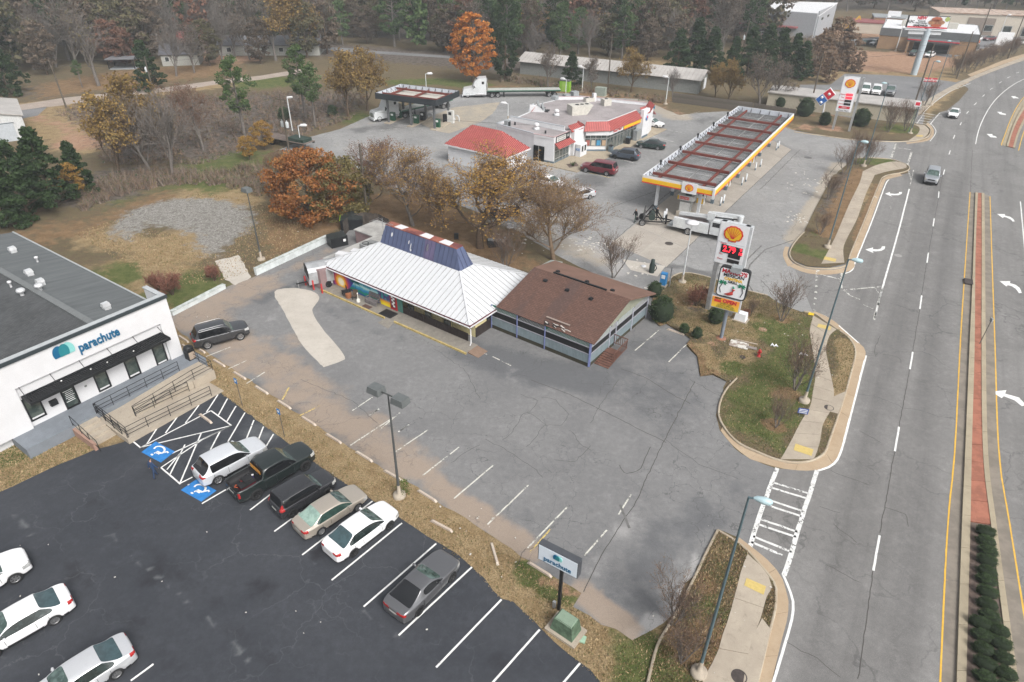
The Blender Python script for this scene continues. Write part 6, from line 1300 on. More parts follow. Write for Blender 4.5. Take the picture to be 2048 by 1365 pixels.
roofbox('roof_unit','dark box at the back left of the shop roof',(1149,190),(1.3,1.1,.9),UNG,-20);roofbox('roof_unit','small dark box left of the dark one on the shop roof',(1133,194),(1.2,.9,.7),UNG,-20);roofbox('roof_unit','lowest grey box at the back left roof edge',(1110,197),(1.2,1.0,.6),UNG,0)
for k,px in enumerate(((1081,217),(1090,222))):
 r_=roofbox('roof_hatch',('open roof hatch with a propped frame, left one of two' if k==0 else 'open roof hatch with a propped frame, right one of two'),px,(1.6,1.4,.12),PLAS,20)
 mb=MB();mb.bar((-.6,0,.1),(-1.3,.3,1.5),.12,.5);obj('prop_frame',mb,UNG,r_);mb=MB();mb.bar((-1.3,.3,1.2),(.3,-.2,.2),.06,.06);obj('strut',mb,UNG,r_)
for k,(px,z,lb)in enumerate((((1113,231),HM-.46,'white domed vent on the main shop roof'),((1073,259),HA-.3,'white domed vent on the lower annex roof'))):
 p=P(*px,z);t_=thing('domed_vent',lb,'vent',p,0);mb=MB();mb.lathe((0,0,0),[(.45,0),(.45,.3),(.28,.34),(.28,.5),(.42,.55),(.4,.85),(.2,1.0),(.001,1.02)],14);obj('dome',mb,WWALL,t_);mb=MB();mb.lathe((0,0,0),[(.6,0),(.6,.06),(.001,.06)],14);obj('flashing',mb,UNG,t_)
t_=roofbox('roof_unit','small open framed fan unit on the annex roof edge',(1015,250),(.9,.7,1.0),UNG,0,HA-.3);bxo(t_,'fan_panel',(0,-.37,.5),(.6,.03,.7),BLK)
for k,px in enumerate(((1030,249),(1091,266),(1123,257))):p=P(*px,HA-.2);t_=thing('roof_pipe',['black pipe left on the annex roof','small dark block near the annex roof corner','small dark block behind the smoke shop sign'][k],'vent',p);mb=MB();mb.lathe((0,0,-.1),[(.14,0),(.14,.45),(.001,.45)],8);obj('pipe',mb,BLK,t_)
ap=bpy.data.objects.new('shop_walk',None);COL.objects.link(ap);ap['kind']='structure';ap.location=FS_.o;ap.rotation_euler=(0,0,FS_.a)
TANC=mat_concrete('tan_concrete',(.42,.36,.27),(.34,.29,.22),(.2,.16,.12))
for i in range(14):
 x0_=-1.3+i*2.17;w2=2.15;y0_=-5.0-.115*i*.5
 mb=MB();mb.box((x0_+w2/2,(y0_+.3)/2-.1 if i>1 else(y0_+3)/2,.07),(w2,abs(y0_)+.1 if i>1 else abs(y0_)+3,.14));obj('slab',mb,TANC,ap)
ib=thing('ice_freezer','white ice freezer with dark glass doors beside the smoke shop','freezer',FS_.w(6.2,-1.25,.14),FS_.a);bxo(ib,'cabinet',(0,0,.95),(2.0,.9,1.9),SWALL)
for s in(-.42,.42):d_=bxo(ib,'door',(s,-.47,1.1),(.7,.05,1.3),SWALL);bxo(d_,'door_glass',(s,-.5,1.2),(.5,.03,.9),DARKG)
lettering('ICE',.5,BLUE,ib,(-1.02,0,1.1),(R(90),0,R(-90)),.02,.01)
bn=thing('shop_litter_bin','dark square bin beside the shop entrance','litter bin',FS_.w(10.9,-4.1,.14),FS_.a);bxo(bn,'body',(0,0,.45),(.6,.6,.9),BASEG);bxo(bn,'lid',(0,0,.95),(.64,.64,.1),PLAS)
bn=thing('shop_litter_bin','dark bin further along the shop front, near the yellow fascia','litter bin',FS_.w(16.6,-4.3,.14),FS_.a);bxo(bn,'body',(0,0,.5),(.7,.6,1.0),PLAS);bxo(bn,'lid',(0,0,1.04),(.74,.64,.1),BASEG)
bn=thing('propane_cage','grey propane cage at the end of the shop front','cage',FS_.w(19.6,-4.4,.14),FS_.a);bxo(bn,'frame',(0,0,.85),(1.6,.7,1.7),UNG);[bxo(bn,'cage_door',(s,-.37,.85),(.7,.03,1.5),ALF)for s in(-.4,.4)]
sheet('mulch_patch',jag(W([(1133,331),(1150,326),(1158,333),(1140,338)]),.1,.4),.15,M('mulch'))
pl_=thing('yucca_plant','small spiky plant in the mulch patch of the shop walk','plant',P(1146,332,.15));mb=MB()
LEAFG=leafmat('leaf_green',[(.02,.05,.012),(.05,.10,.02),(.09,.14,.04)])
for i in range(26):a=i*2.4;L=.7+random.random()*.4;d=Vector((math.cos(a),math.sin(a),.5+random.random()*1.2)).normalized();s_=d.cross(Vector((0,0,1))).normalized()*.05;mb.add([-s_,s_,d*L],[(0,1,2)])
obj('leaves',mb,LEAFG,pl_)
H0=P(1064,295,3.0);Hl=P(883,292,3.0);Hf=P(1000,312,2.9)
wb=thing('wash_building','small white building with a red metal hipped roof, behind the bare trees','building',FS_.o,FS_.a)
q=lambda px,z:FS_.l(*px,z)
WX0,WX1,WY0,WY1=-9.2,-3.0,2.3,14.0
bxo(wb,'wall',((WX0+WX1)/2,(WY0+WY1)/2,1.4),(WX1-WX0-.8,WY1-WY0-.8,2.8),SWALL)
zr=5.5;xm=(WX0+WX1)/2;e=2.8;ya,yb2=WY0+3.1,WY1-3.1
for pts in([(WX0,WY1,e),(WX0,WY0,e),(xm,ya,zr),(xm,yb2,zr)],[(WX0,WY0,e),(WX1,WY0,e),(xm,ya,zr)],[(WX1,WY0,e),(WX1,WY1,e),(xm,yb2,zr),(xm,ya,zr)],[(WX1,WY1,e),(WX0,WY1,e),(xm,yb2,zr)]):mans(wb,pts)
for a,b in(((WX0,WY1,e),(WX0,WY0,e)),((WX0,WY0,e),(WX1,WY0,e)),((WX1,WY0,e),(WX1,WY1,e))):mb=MB();mb.bar((a[0],a[1],e-.12),(b[0],b[1],e-.12),.12,.2);obj('fascia',mb,WWALL,wb)
# ---- canopies
def canopy(name,label,cps,z1,fh,posts,beamx,beamy,deck,fmat,inner,brackets=1.35,seams=True):
 0
 f=Fr(cps[0],cps[1]);t=thing(name,label,'canopy',f.o,f.a);Wd=f.L;q=f.I@Vector((cps[2][0],cps[2][1],0));Ln=q.y
 z0=z1-fh
 n_=max(1,round(Ln/3.4));m_=2
 for i in range(n_):
  for j in range(m_):
   a,b=Wd*j/m_+.05,Wd*(j+1)/m_-.05;c,d=Ln*i/n_+.05,Ln*(i+1)/n_-.05;mb=MB();mb.box(((a+b)/2,(c+d)/2,z0+.1),(b-a,d-c,.06))
   k=a+.1
   dk=obj('deck_panel',mb,deck,t)
   if seams:
    mb=MB();nb=11
    for s_ in range(nb):mb.box(((a+b)/2,c+(d-c)*(s_+.5)/nb,z0+.15),(b-a,.05,.05))
    obj('deck_rib',mb,M('deck_rib_dark',(.08,.08,.08),.7),dk,kind='stuff')
 for x in beamx:mb=MB();mb.bar((x,.3,z0+.42),(x,Ln-.3,z0+.42),.22,.3);obj('beam',mb,RBEAM,t)
 for y in beamy:mb=MB();mb.bar((.5,y,z0+.66),(Wd-.5,y,z0+.66),.26,.34);obj('cross_beam',mb,RBEAM,t)
 ed=(((0,0),(Wd,0)),((Wd,0),(Wd,Ln)),((Wd,Ln),(0,Ln)),((0,Ln),(0,0)))
 for i,(a,b)in enumerate(ed):
  mb=MB();mb.bar((a[0],a[1],(z0+z1)/2),(b[0],b[1],(z0+z1)/2),.1,fh);fo=obj('fascia',mb,[fmat if not isinstance(fmat,list)else fmat[i],inner],t)
  d_=Vector((b[0]-a[0],b[1]-a[1],0));L=d_.length;d_.normalize();nin=Vector((-d_.y,d_.x,0));mb=MB();mb.bar(Vector((a[0],a[1],(z0+z1)/2))+nin*.08,Vector((b[0],b[1],(z0+z1)/2))+nin*.08,.03,fh-.04);obj('fascia_lining',mb,inner,fo)
  k=int(L/brackets)
  br=MB();br.bar(nin*.12+Vector((0,0,z0+.2)),nin*.12+Vector((0,0,z1-.05)),.06,.06,0,(1,0,0));br.bar(nin*.14+Vector((0,0,z1-.15)),nin*.8+Vector((0,0,z0+.25)),.05,.05);bme=br.mesh('bracket',BRKT)
  for j in range(k):p=Vector((a[0],a[1],0))+d_*(L*(j+.5)/k);link('bracket',bme,t,p)
 for x,y in posts:
  mb=MB();mb.box((x,y,z0/2),(.32,.32,z0));po=obj('post',mb,POSTM if name=='station_canopy' else GPOST,t)
  if name=='station_canopy':bxo(po,'post_base',(x,y,.35),(.42,.42,.7),BASEG)
 return t,f,Wd,Ln
RBEAM=M('red_oxide_beam',(.17,.045,.035),.8,var=.3,scale=1);BRKT=M('bracket_dark',(.05,.05,.055),.7);POSTM=M('post_white',(.62,.64,.66),.6,var=.1);GPOST=M('post_grey',(.12,.125,.13),.6)
DECK=M('canopy_deck',(.62,.63,.63),.6,.2,.3,.5);LIN=M('fascia_lining',(.52,.55,.60),.6,var=.12)
ZC=4.75;c0,c1,c2=P(1286,350,ZC),P(1430,378,ZC),P(1598,229,ZC)
posts=[(2.0,1.3),(7.4,1.3),(2.0,12.5),(7.4,12.5),(2.0,24),(7.4,24),(2.0,35.5),(7.4,35.5)]
ct,cf,CW,CL=canopy('station_canopy','long petrol canopy with yellow and white fascia and open red beams',(c0,c1,c2),ZC,.95,[],(1.6,7.4),[2.2+i*5.6 for i in range(7)],DECK,WWALL,LIN)
for x in(1.7,7.3):
 for i in range(7):
  y=1.5+i*6.2;mb=MB();mb.box((x,y,1.9),(.34,.34,3.8));po=obj('post',mb,POSTM,ct);bxo(po,'post_base',(x,y,.3),(.42,.42,.6),BASEG)
for a,b,nn in(((0,-.075),(CW,-.075),0),((CW+.075,0),(CW+.075,CL),1)):
 mb=MB();mb.bar((a[0],a[1],ZC-.55),(b[0],b[1],ZC-.55),.06,.48);ys=obj('yellow_band',mb,YSTR,ct);mb=MB();mb.bar((a[0],a[1],ZC-.86),(b[0],b[1],ZC-.86),.09,.13);obj('red_band',mb,RSTR,ys)
def pecten(parent,c,s,rot,y_off=0.0,name='shell_emblem'):
 0
 out=[]
 for k in range(33):
  a=R(200-k*(220/32));r=1.0+(.03 if k%4<2 else-.01);out.append((math.cos(a)*r,math.sin(a)*.88*r))
 out+=[(.74,-.62),(.45,-.66),(.38,-.86),(-.38,-.86),(-.45,-.66),(-.74,-.62)]
 base=bpy.data.objects.new(name,None)
 def shape(k,dy,mat,nm,par):
  mb=MB();pts=[(x*k*s,-dy,(z*k+(0 if k==1 else .0))*s)for x,z in out];n=len(pts)
  mb.add(pts+[(x,y+.03,z)for x,y,z in pts],[tuple(range(n))]+[(i,n+i,n+(i+1)%n,(i+1)%n)for i in range(n)]);return obj(nm,mb,mat,par)
 bpy.data.objects.remove(base)
 r=shape(1,.03,RSTR,name,parent);r.location=c;r.rotation_euler=rot
 shape(.84,.045,YSTR,'shell_face',r)
 mb=MB()
 for i in range(7):
  a=R(150-i*20);p0=Vector((math.cos(a)*.84*s,-.055,math.sin(a)*.74*s));p1=Vector((math.cos(a)*.1*s,-.055,-.5*s));mb.bar(p0,p1,.05*s,.015,0,(0,1,0))
 obj('shell_ribs',mb,RSTR,r,kind='stuff');return r
es=bxo(ct,'emblem_panel',(6.2,-.14,ZC-.5),(1.9,.12,1.35),SWALL);pecten(es,(6.2,-.2,ZC-.47),.52,(0,0,0))
bxo(ct,'corner_panel',(CW-.02,-.1,ZC-.48),(.28,.2,1.0),SWALL)
for i in range(5):mb=MB();mb.lathe((.35,5.2+i*7.6,ZC-.02),[(.12,0),(.13,.35),(.2,.45),(.14,.62),(.001,.66)],8);obj('flood_lamp',mb,BLK,ct)
PUMPW=M('pump_white',(.6,.6,.58),.5);PUMPY=M('pump_yellow',(.65,.4,.03),.5)
def dispenser(px,label,top=True,rz=None):
 t=thing('fuel_dispenser',label,'fuel pump',P(*px,.03),cf.a if rz is None else rz,'fuel dispensers under the long canopy');bxo(t,'cabinet',(0,0,.95),(1.1,.6,1.9),PUMPW);bxo(t,'yellow_panel',(0,-.32,.5),(.9,.03,.7),PUMPY);bxo(t,'screen',(.05,-.32,1.45),(.7,.03,.5),BLK)
 for s in(-.6,.6):tubo(t,'hose',[(s,0,1.6),(s*1.15,-.1,1.1),(s*1.1,-.1,.5),(s,0,.9)],.03,BLK,5)
 if top:bxo(t,'header',(0,0,2.15),(1.5,.7,.45),PUMPW);bxo(t,'header_sign',(-.1,-.37,2.15),(.9,.03,.3),RSTR)
 return t
d1=thing('kiosk_rack','small white pay kiosk with red sign and dark tank on top, behind the bucket truck','kiosk',P(1368,432,.03),cf.a)
bxo(d1,'base',(0,0,.35),(1.9,1.1,.7),M('tan_kiosk',(.4,.36,.3),.8));bxo(d1,'cabinet',(0,0,1.3),(1.3,.8,1.2),PUMPW);bxo(d1,'header',(0,0,2.5),(2.1,1.0,.6),PUMPW);r_=bxo(d1,'header_sign',(-.15,-.52,2.5),(1.2,.04,.35),RSTR);lettering('Food Mart',.26,LT,r_,(-.15,-.55,2.5),(R(90),0,0),.01);bxo(d1,'yellow_end',(-.95,-.52,2.5),(.2,.04,.5),PUMPY)
for a in(-.7,.7):
 for b in(-.35,.35):tubo(d1,'leg',[(a,b,.7),(a,b,2.2)],.05,ALF,6)
mb=MB();mb.lathe((.2,0,2.8),[(.42,0),(.42,.1),(.36,.15),(.36,.8),(.3,.95),(.2,1.1),(.001,1.1)],12);obj('dark_tank',mb,M('dark_green_metal',(.03,.045,.04),.6),d1)
dispenser((1400,408),'yellow and white fuel dispenser nearest the front fascia',False)
dispenser((1452,371),'fuel dispenser under the middle of the long canopy');dispenser((1500,325),'fuel dispenser under the far end of the long canopy')
for k,px in enumerate(((1440,412),(1446,407),(1483,371),(1491,364),(1510,341),(1520,334),(1327,441),(1331,436),(1552,301),(1556,297))):
 mb=MB();mb.lathe((0,0,0),[(.11,0),(.11,.35)],8,0);o_=obj('guard_post',mb,BASEG,None,P(*px,.03));mb=MB();mb.lathe((0,0,.35),[(.115,0),(.115,.85),(.001,.88)],8);obj('white_sleeve',mb,POSTM,o_)
 tag(o_,'white guard post %s'%['in front of the first canopy leg pair','just behind the nearest white guard post','beside the second canopy post','behind the one at the second canopy post','at the third canopy post','behind the one at the third canopy post','left of the nearest canopy post','nearest the left canopy post','at the far right end of the canopy slab','farthest along the canopy slab'][k],'guard post','white guard posts on the canopy slab')
ZT=5.4;c0,c1,c2=P(750,186,ZT),P(872,201,ZT),P(931,183,ZT)
tt,tf,TW,TL=canopy('truck_canopy','dark edged truck canopy with open red beams over green pumps',(c0,c1,c2),ZT,1.0,[(1.6,1.2),(1.6,6.3),(6.4,1.2),(6.4,6.3),(11.2,1.2),(11.2,6.3)],(1.5,6.3,11.1),[1.6,6.2],M('canopy_pale',(.5,.48,.43),.7),M('fascia_charcoal',(.025,.03,.035),.6),LIN,1.3,False)
GPUMP=M('pump_green',(.02,.09,.05),.5)
for k,(x,y)in enumerate(((1.6,2.6),(6.4,2.9),(11.2,2.3),(6.4,5.2),(1.6,4.8))):
 p=tf.w(x,y,.03);t_=thing('diesel_pump',['green diesel pump beside the semi truck cab','green diesel pump in the middle of the truck canopy','green diesel pump near the right front post','dark pump at the rear middle post of the truck canopy','green diesel pump behind the one by the truck cab'][k],'fuel pump',p,tf.a,'diesel pumps under the truck canopy')
 bxo(t_,'cabinet',(0,0,.8),(.9,.55,1.6),GPUMP if k!=3 else PLAS);bxo(t_,'screen',(0,-.29,1.25),(.5,.03,.35),LT)
t_=thing('diesel_pump','white and black pump right of the truck canopy','fuel pump',P(902,246,.03),tf.a,'diesel pumps under the truck canopy');bxo(t_,'cabinet',(0,0,1.1),(1.2,.6,2.2),PUMPW);bxo(t_,'screen',(0,-.32,1.7),(.6,.03,.5),BLK);bxo(t_,'black_box',(-1.1,0,.7),(.8,.6,1.4),PLAS)
for k,px in enumerate(((782,240),(826,246),(872,255),(826,227),(914,243),(862,238))):
 f=tf;p=P(*px,0);mb=MB();mb.tube([(-.45,0,0),(-.45,0,.7),(-.32,0,.95),(0,0,1.05),(.32,0,.95),(.45,0,.7),(.45,0,0)],.09,8);o_=obj('hoop_guard',mb,POSTM,None,p,tf.a+R(90 if 0 else 0));tag(o_,'white hoop guard '+['at the truck canopy leg nearest the semi cab','at the middle front post of the truck canopy','at the right front post of the truck canopy','behind the semi truck pump','right of the white and black pump','behind the middle pump'][k],'hoop guard','white hoop guards round the diesel pumps')
bxo(tt,'island_kerb',(11.2,4.2,.1),(1.2,7.4,.2),CONC);bxo(tt,'island_kerb',(6.4,4.2,.1),(1.2,7.4,.2),CONC);bxo(tt,'island_kerb',(1.6,4.2,.1),(1.2,7.4,.2),CONC)
# ----- signs
SF=M('sign_face_white',(.74,.75,.77),.45,var=.03);RTX=M('sign_red',(.5,.02,.04),.5,var=.03);LEDR=M('led_red',(1.,.03,.05),.4,var=0,emit=1.1);LEDB=M('led_panel',(.02,.018,.02),.3)
def plane_sign(base,deg):
 o=P(*base);return Fr(o,o+fvec(deg))
def face(F,tl,br,y=0):a=frwall(F,*tl,y);b=frwall(F,*br,y);return a[0],b[0],b[1],a[1]
def board(parent,x0,x1,z0,z1,y,d,mat,name):return bxo(parent,name,((x0+x1)/2,y+d/2,(z0+z1)/2),(x1-x0,d,z1-z0),mat)
UP=(R(90),0,0)
f=plane_sign((1412,619),-33);t=thing('price_sign','tall near price sign with shell emblem over the red 2.79 display','sign',f.o,f.a)
x0,x1,z0,z1=face(f,(1443,440),(1476,528));x0,x1=-.15,2.75;ztop=frwall(f,1444,440)[1];zbot=frwall(f,1434,523)[1];hh=ztop-zbot
board(t,x0,x1,zbot,ztop,-.25,.5,M('cabinet_grey',(.5,.52,.54),.5),'cabinet');fc=board(t,x0+.08,x1-.25,zbot+.05,ztop-.05,-.28,.03,SF,'face_panel')
for x in(.15,2.3):mb=MB();mb.box((x,0,ztop/2),(.42,.42,ztop));obj('post',mb,STEEL,t);bxo(t,'base_plate',(x,0,.06),(.8,.8,.12),CONC)
cx_=(x0+x1)/2-.09;pecten(t,(cx_,-.3,ztop-hh*.24),.86,(0,0,0));bxo(t,'divider',(cx_,-.29,ztop-hh*.47),(x1-x0-.33,.02,.03),LIN)
z=ztop-hh*.62;lp=bxo(t,'led_display',(cx_+.12,-.3,z),(1.95,.04,.78),LEDB);lettering('2.79',.8,LEDR,lp,(cx_-.08,-.33,z),UP,.01,.03,.85);lettering('9',.4,LEDR,lp,(cx_+.95,-.33,z+.2),UP,.01,.02);lettering('10',.36,LEDR,lp,(cx_+.95,-.33,z-.17),UP,.01,.02)
for k,s_ in enumerate(('Regular','Plus','Diesel')):
 zz=(z+.5,z-.55,z-1.05)[k];lettering(s_,.2,RTX,t,(cx_-.78+(.1 if not k else 0),-.3,zz),UP,.01)
 if k:bxo(t,'led_display',(cx_+.45,-.3,zz-.02),(1.1,.04,.36),LEDB)
f=plane_sign((1441,680),-30);t=thing('cantina_sign','cantina pole sign with palms and black rounded frame over a yellow OPEN board','sign',f.o,f.a)
zt=frwall(f,1442,529)[1];zb=frwall(f,1436,588)[1];xa=frwall(f,1436,588)[0];xb=frwall(f,1486,598)[0];w2=2.55;xc=(xa+xb)/2
def rrect(w_,h_,r):return[(sx*(w_/2-r)+r*math.cos(a),sz*(h_/2-r)+r*math.sin(a))for sx,sz,a0 in((1,1,0),(-1,1,90),(-1,-1,180),(1,-1,270))for a in(R(a0),R(a0+30),R(a0+60),R(a0+90))]
def rboard(nm,w_,h_,r,y,d,mat):mb=MB();mb.prism(rrect(w_,h_,r),-d,0);o_=obj(nm,mb,mat,t,(xc,y,(zt+zb)/2));o_.rotation_euler=UP;return o_
rboard('cabinet',w2,zt-zb,.3,-.25,.5,BLK);o_=rboard('face_panel',w2-.2,zt-zb-.22,.22,-.28,.03,SF)
for s_,sz,dz,m_,b_ in(("MARCO'S",.5,.42,RTX,.02),('MEXICAN',.4,.29,BLK,.01),('CANTINA',.34,.17,YSTR,.02),('GRILL',.32,.07,BLK,.01)):lettering(s_,sz,m_,t,(xc,-.3,zt-.15-(.5-dz)*(zt-zb)*.95),UP,.012,b_)
bxo(t,'lamp_box',(xc+.1,-.2,zt+.0),(.85,.75,.5),UNG)
LG=M('sign_green',(.02,.22,.12),.6);CHI=M('chilli_red',(.42,.04,.03),.5)
for s in(-1,1):
 mb=MB();mb.tube([(xc+s*.85,-.3,zb+.35),(xc+s*1.0,-.3,zb+.8),(xc+s*.8,-.3,zb+1.35)],.035,5);obj('painted_trunk',mb,BLK,t)
 mb=MB();c0=Vector((xc+s*.8,-.31,zb+1.38))
 for k in range(7):a=R(-40+k*43);d=Vector((math.cos(a)*.42,0,math.sin(a)*.3-.06));nn=Vector((-d.z,0,d.x))*.22;mb.add([c0,c0+d*.5+nn,c0+d,c0+d*.5-nn],[(0,1,2,3)])
 obj('painted_fronds',mb,LG,t)
mb=MB();mb.tube([(xc-.5,-.32,zb+.32),(xc-.2,-.32,zb+.35),(xc+.1,-.32,zb+.5),(xc+.2,-.32,zb+.9)],[.02,.12,.17,.14],8);obj('painted_chilli',mb,CHI,t);mb=MB();mb.tube([(xc+.2,-.32,zb+1.0),(xc+.1,-.32,zb+1.2)],[.09,.03],6);obj('painted_stem',mb,LG,t)
za,zc_=frwall(f,1432,589)[1],frwall(f,1427,612)[1];xo=xc-.25
OB=newmat('open_board',.5,0,.2);n=OB[1];s_=n.n.new('ShaderNodeSeparateXYZ');n.L(n.co(),s_.inputs[0]);n.col(n.mix(n.step(s_.outputs[2],zc_,za),(.75,.5,.05),(.75,.28,.04)));OB=OB[0]
board(t,xo-1.28,xo+1.28,zc_,za,-.22,.45,M('cabinet_grey'),'open_cabinet');board(t,xo-1.18,xo+1.18,zc_+.08,za-.08,-.25,.03,OB,'open_face')
h_=za-zc_;lettering('OPEN',.46,RTX,t,(xo+.35,-.27,za-h_*.28),UP,.012,.02);lettering('NOW',.2,BLK,t,(xo-.68,-.27,za-h_*.16),UP,.01,.01);bxo(t,'red_blob',(xo-.68,-.265,za-h_*.36),(.6,.02,.22),RSTR)
for k,s_ in enumerate(('EVERY DAY','LUNCH SPECIAL','DRINK INCLUDED')):lettering(s_,.2,M('open_text',(.12,.2,.03),.6),t,(xo+.1,-.27,za-h_*(.5+k*.16)),UP,.01)
tubo(t,'pole',[(0,.1,0),(0,.1,zt-.4)],.16,M('pole_bluegrey',(.2,.23,.27),.6),10);mb=MB();mb.lathe((0,.1,0),[(.5,0),(.46,.15),(.3,.2),(.001,.2)],14);obj('footing',mb,M('red_clay_footing',(.3,.15,.1),.9),t)
f=plane_sign((1114,1224),-32.3);t=thing('lot_sign','small white parachute sign on a black post beside the green cabinet','sign',f.o,f.a)
xa,zt=frwall(f,1077,1087);xb,_=frwall(f,1157.5,1128);_,zb=frwall(f,1076.5,1118)
board(t,xa,xb,zb,zt,0,.4,M('cabinet_charcoal',(.07,.075,.085),.5),'cabinet');board(t,xa+.05,xb-.05,zb+.05,zt-.05,-.02,.03,M('sign_face_blue_white',(.62,.68,.74),.4,var=.02),'face_panel');xm=(xa+xb)/2
lettering('parachute',.46,TEAL,t,(xm,-.04,zb+(zt-zb)*.28),UP,.01,.01,(xb-xa)*.75/2.0);logo(t,(xm,zb+(zt-zb)*.68),.42,-.075,(TEAL,TEALM,TEAL3));mb=MB();mb.box((0,.2,zb/2),(.16,.16,zb));obj('post',mb,BLK,t);bxo(t,'meter_box',(-.25,.1,.35),(.16,.14,.5),STEEL)
f=plane_sign((1665,260),-26);t=thing('price_sign','far price sign with shell emblem on two posts at the station corner','sign',f.o,f.a)
xa,zt=frwall(f,1689,152);xb,_=frwall(f,1722,154);_,zb=frwall(f,1673,222);w_=xb-xa
board(t,xa,xb,zb,zt,-.3,.6,M('cabinet_grey'),'cabinet');board(t,xa+.08,xb-.1,zb+.06,zt-.06,-.33,.03,SF,'face_panel');pecten(t,((xa+xb)/2-.05,-.36,zt-w_*.42),w_*.31,(0,0,0));h_=zt-zb;xm=(xa+xb)/2
for k in range(4):bxo(t,'led_display',(xm+w_*.12,-.36,zt-h_*(.5+k*.09)),(w_*.42,.04,h_*.065),LEDR if k<2 else LEDB);lettering(('Regular','Plus','V-Power','Diesel')[k],.3,RTX,t,(xm-w_*.27,-.36,zt-h_*(.5+k*.09)),UP,.01)
o_=bxo(t,'red_panel',(xm,-.36,zt-h_*.87),(w_*.7,.04,h_*.07),RTX);lettering('Diesel',.32,LT,o_,(xm,-.39,zt-h_*.87),UP,.01);lettering('Food Mart',.4,BLK,t,(xm,-.36,zb+h_*.04),UP,.01)
for q in((1665,260),(1698,262)):c_=f.l(*q);mb=MB();mb.box((c_.x,0,zt/2),(.4,.4,zt));obj('post',mb,STEEL,t)
f=plane_sign((1648,235),-28);t=thing('tilted_sign','tilted red and blue domino shaped sign beside the far price sign','sign',f.o,f.a);cxx,czz=frwall(f,1651,194)
c1_=frwall(f,1636,203);c2_=frwall(f,1665,181.5);aa=math.atan2(c2_[1]-c1_[1],c2_[0]-c1_[0]);sz=math.hypot(c2_[0]-c1_[0],c2_[1]-c1_[1])/2*1.02
for k,(m_,nm)in enumerate(((M('sign_blue_tile'),'blue_tile'),(RTX,'red_tile'))):
 g=MB();g.box((0,0,0),(sz*1.02,.5,sz*1.1));c_=((k-.5)*sz*1.04*math.cos(aa)+cxx,0,(k-.5)*sz*1.04*math.sin(aa)+czz);o_=obj(nm,g,SF,t,c_);o_.rotation_euler=(0,-aa,0);bxo(o_,'tile_face',(0,-.26,0),(sz*.92,.04,sz*1.0),m_)
 for dx,dz in(((-.22,-.22),(.22,.22))if k==0 else((0,0),)):d_=MB();d_.lathe((0,0,0),[(sz*.17,0),(sz*.17,.03),(.001,.03)],14);q_=obj('dot',d_,SF,o_,(dx*sz,-.28,dz*sz));q_.rotation_euler=UP
tubo(t,'pole',[(cxx+.3,.1,0),(cxx+.1,.1,czz-sz*.4)],.14,POSTM,8)
f=plane_sign((1827,150),-12);t=thing('billboard','large chicken sandwich billboard on one leaning steel column','billboard',f.o,f.a)
c=[frwall(f,*q,-.5)for q in((1818,31),(1901,34),(1896,59),(1814,55))];xa=(c[0][0]+c[3][0])/2;xb=(c[1][0]+c[2][0])/2;zt=(c[0][1]+c[1][1])/2;zb=(c[2][1]+c[3][1])/2;W_,H_=xb-xa,zt-zb;X=lambda u:xa+W_*u;Z=lambda v:zb+H_*v
board(t,xa,xb,zb,zt,-.5,1.0,M('board_dark',(.05,.05,.05),.7),'panel_back');board(t,xa+.1,xb-.1,zb+.1,zt-.1,-.54,.05,SF,'poster');bxo(t,'red_stripe',(X(.5),-.57,Z(.06)),(W_-.3,.03,H_*.12),RTX)
lettering('NEW',H_*.34,RTX,t,(X(.32),-.58,Z(.82)),UP,.02,.04);lettering('Kentucky\nFried Chicken',H_*.17,BLK,t,(X(.33),-.58,Z(.5)),UP,.02,.01);lettering('SANDWICH',H_*.22,BLK,t,(X(.33),-.58,Z(.2)),UP,.02,.03);lettering('KFC',H_*.3,BLK,t,(X(.08),-.58,Z(.5)),UP,.02,.02)
for nm,u,v,a,b,m_ in(('bun_top',.68,.76,.13,.2,M('bun_brown',(.38,.10,.05),.6)),('chicken',.69,.5,.2,.26,M('crumb',(.42,.22,.12),.8,var=.5,scale=1.2,c2=(.2,.08,.05))),('bun_base',.7,.24,.13,.12,M('bun_brown'))):
 mb=MB();mb.add([(X(u)+W_*a*math.cos(R(k*20)),-.58-.01*len(nm),Z(v)+H_*b*math.sin(R(k*20))*(1+.12*math.sin(k*2.6)))for k in range(18)],[tuple(range(18))]);obj(nm,mb,m_,t)
mb=MB();mb.add([(X(.93)+H_*.2*math.cos(R(k*30)),-.6,Z(.78)+H_*.2*math.sin(R(k*30)))for k in range(12)],[tuple(range(12))]);obj('round_badge',mb,M('badge_green',(.35,.42,.12),.6),t)
mb=MB();mb.bar((X(-.02),.2,zb-.4),(X(1.0),.2,zb-.4),1.6,.25);mb.bar((X(.1),0,zb-1),(X(.9),0,zb-1),.5,.8);obj('catwalk',mb,POSTM,t);tubo(t,'column',[(0,0,0),((xa+xb)/2*.0,0,zb)],.75,M('column_pale',(.42,.48,.52),.6),12)
f=plane_sign((1856,180),-15);t=thing('roadside_sign','small red insurance sign beside the far lot','sign',f.o,f.a);xa,zt=frwall(f,1850,156);xb,zb=frwall(f,1873,165);zb=max(zb,zt-1.8)
o_=board(t,xa,xb,zb,zt,0,.4,RTX,'cabinet');lettering('StateFarm',.75,LT,o_,((xa+xb)/2,-.03,(zt+zb)/2),UP,.02,.01);[tubo(t,'post',[(x,.2,0),(x,.2,zb)],.1,STEEL,6)for x in(xa+.4,xb-.4)]
t=thing('blank_sign','blank white board sign right of the brown restaurant','sign',P(2002,97),R(-15));bxo(t,'board',(0,0,2.6),(4.2,.6,3.6),SF);bxo(t,'plinth',(0,0,.4),(4,.8,.8),CONC)
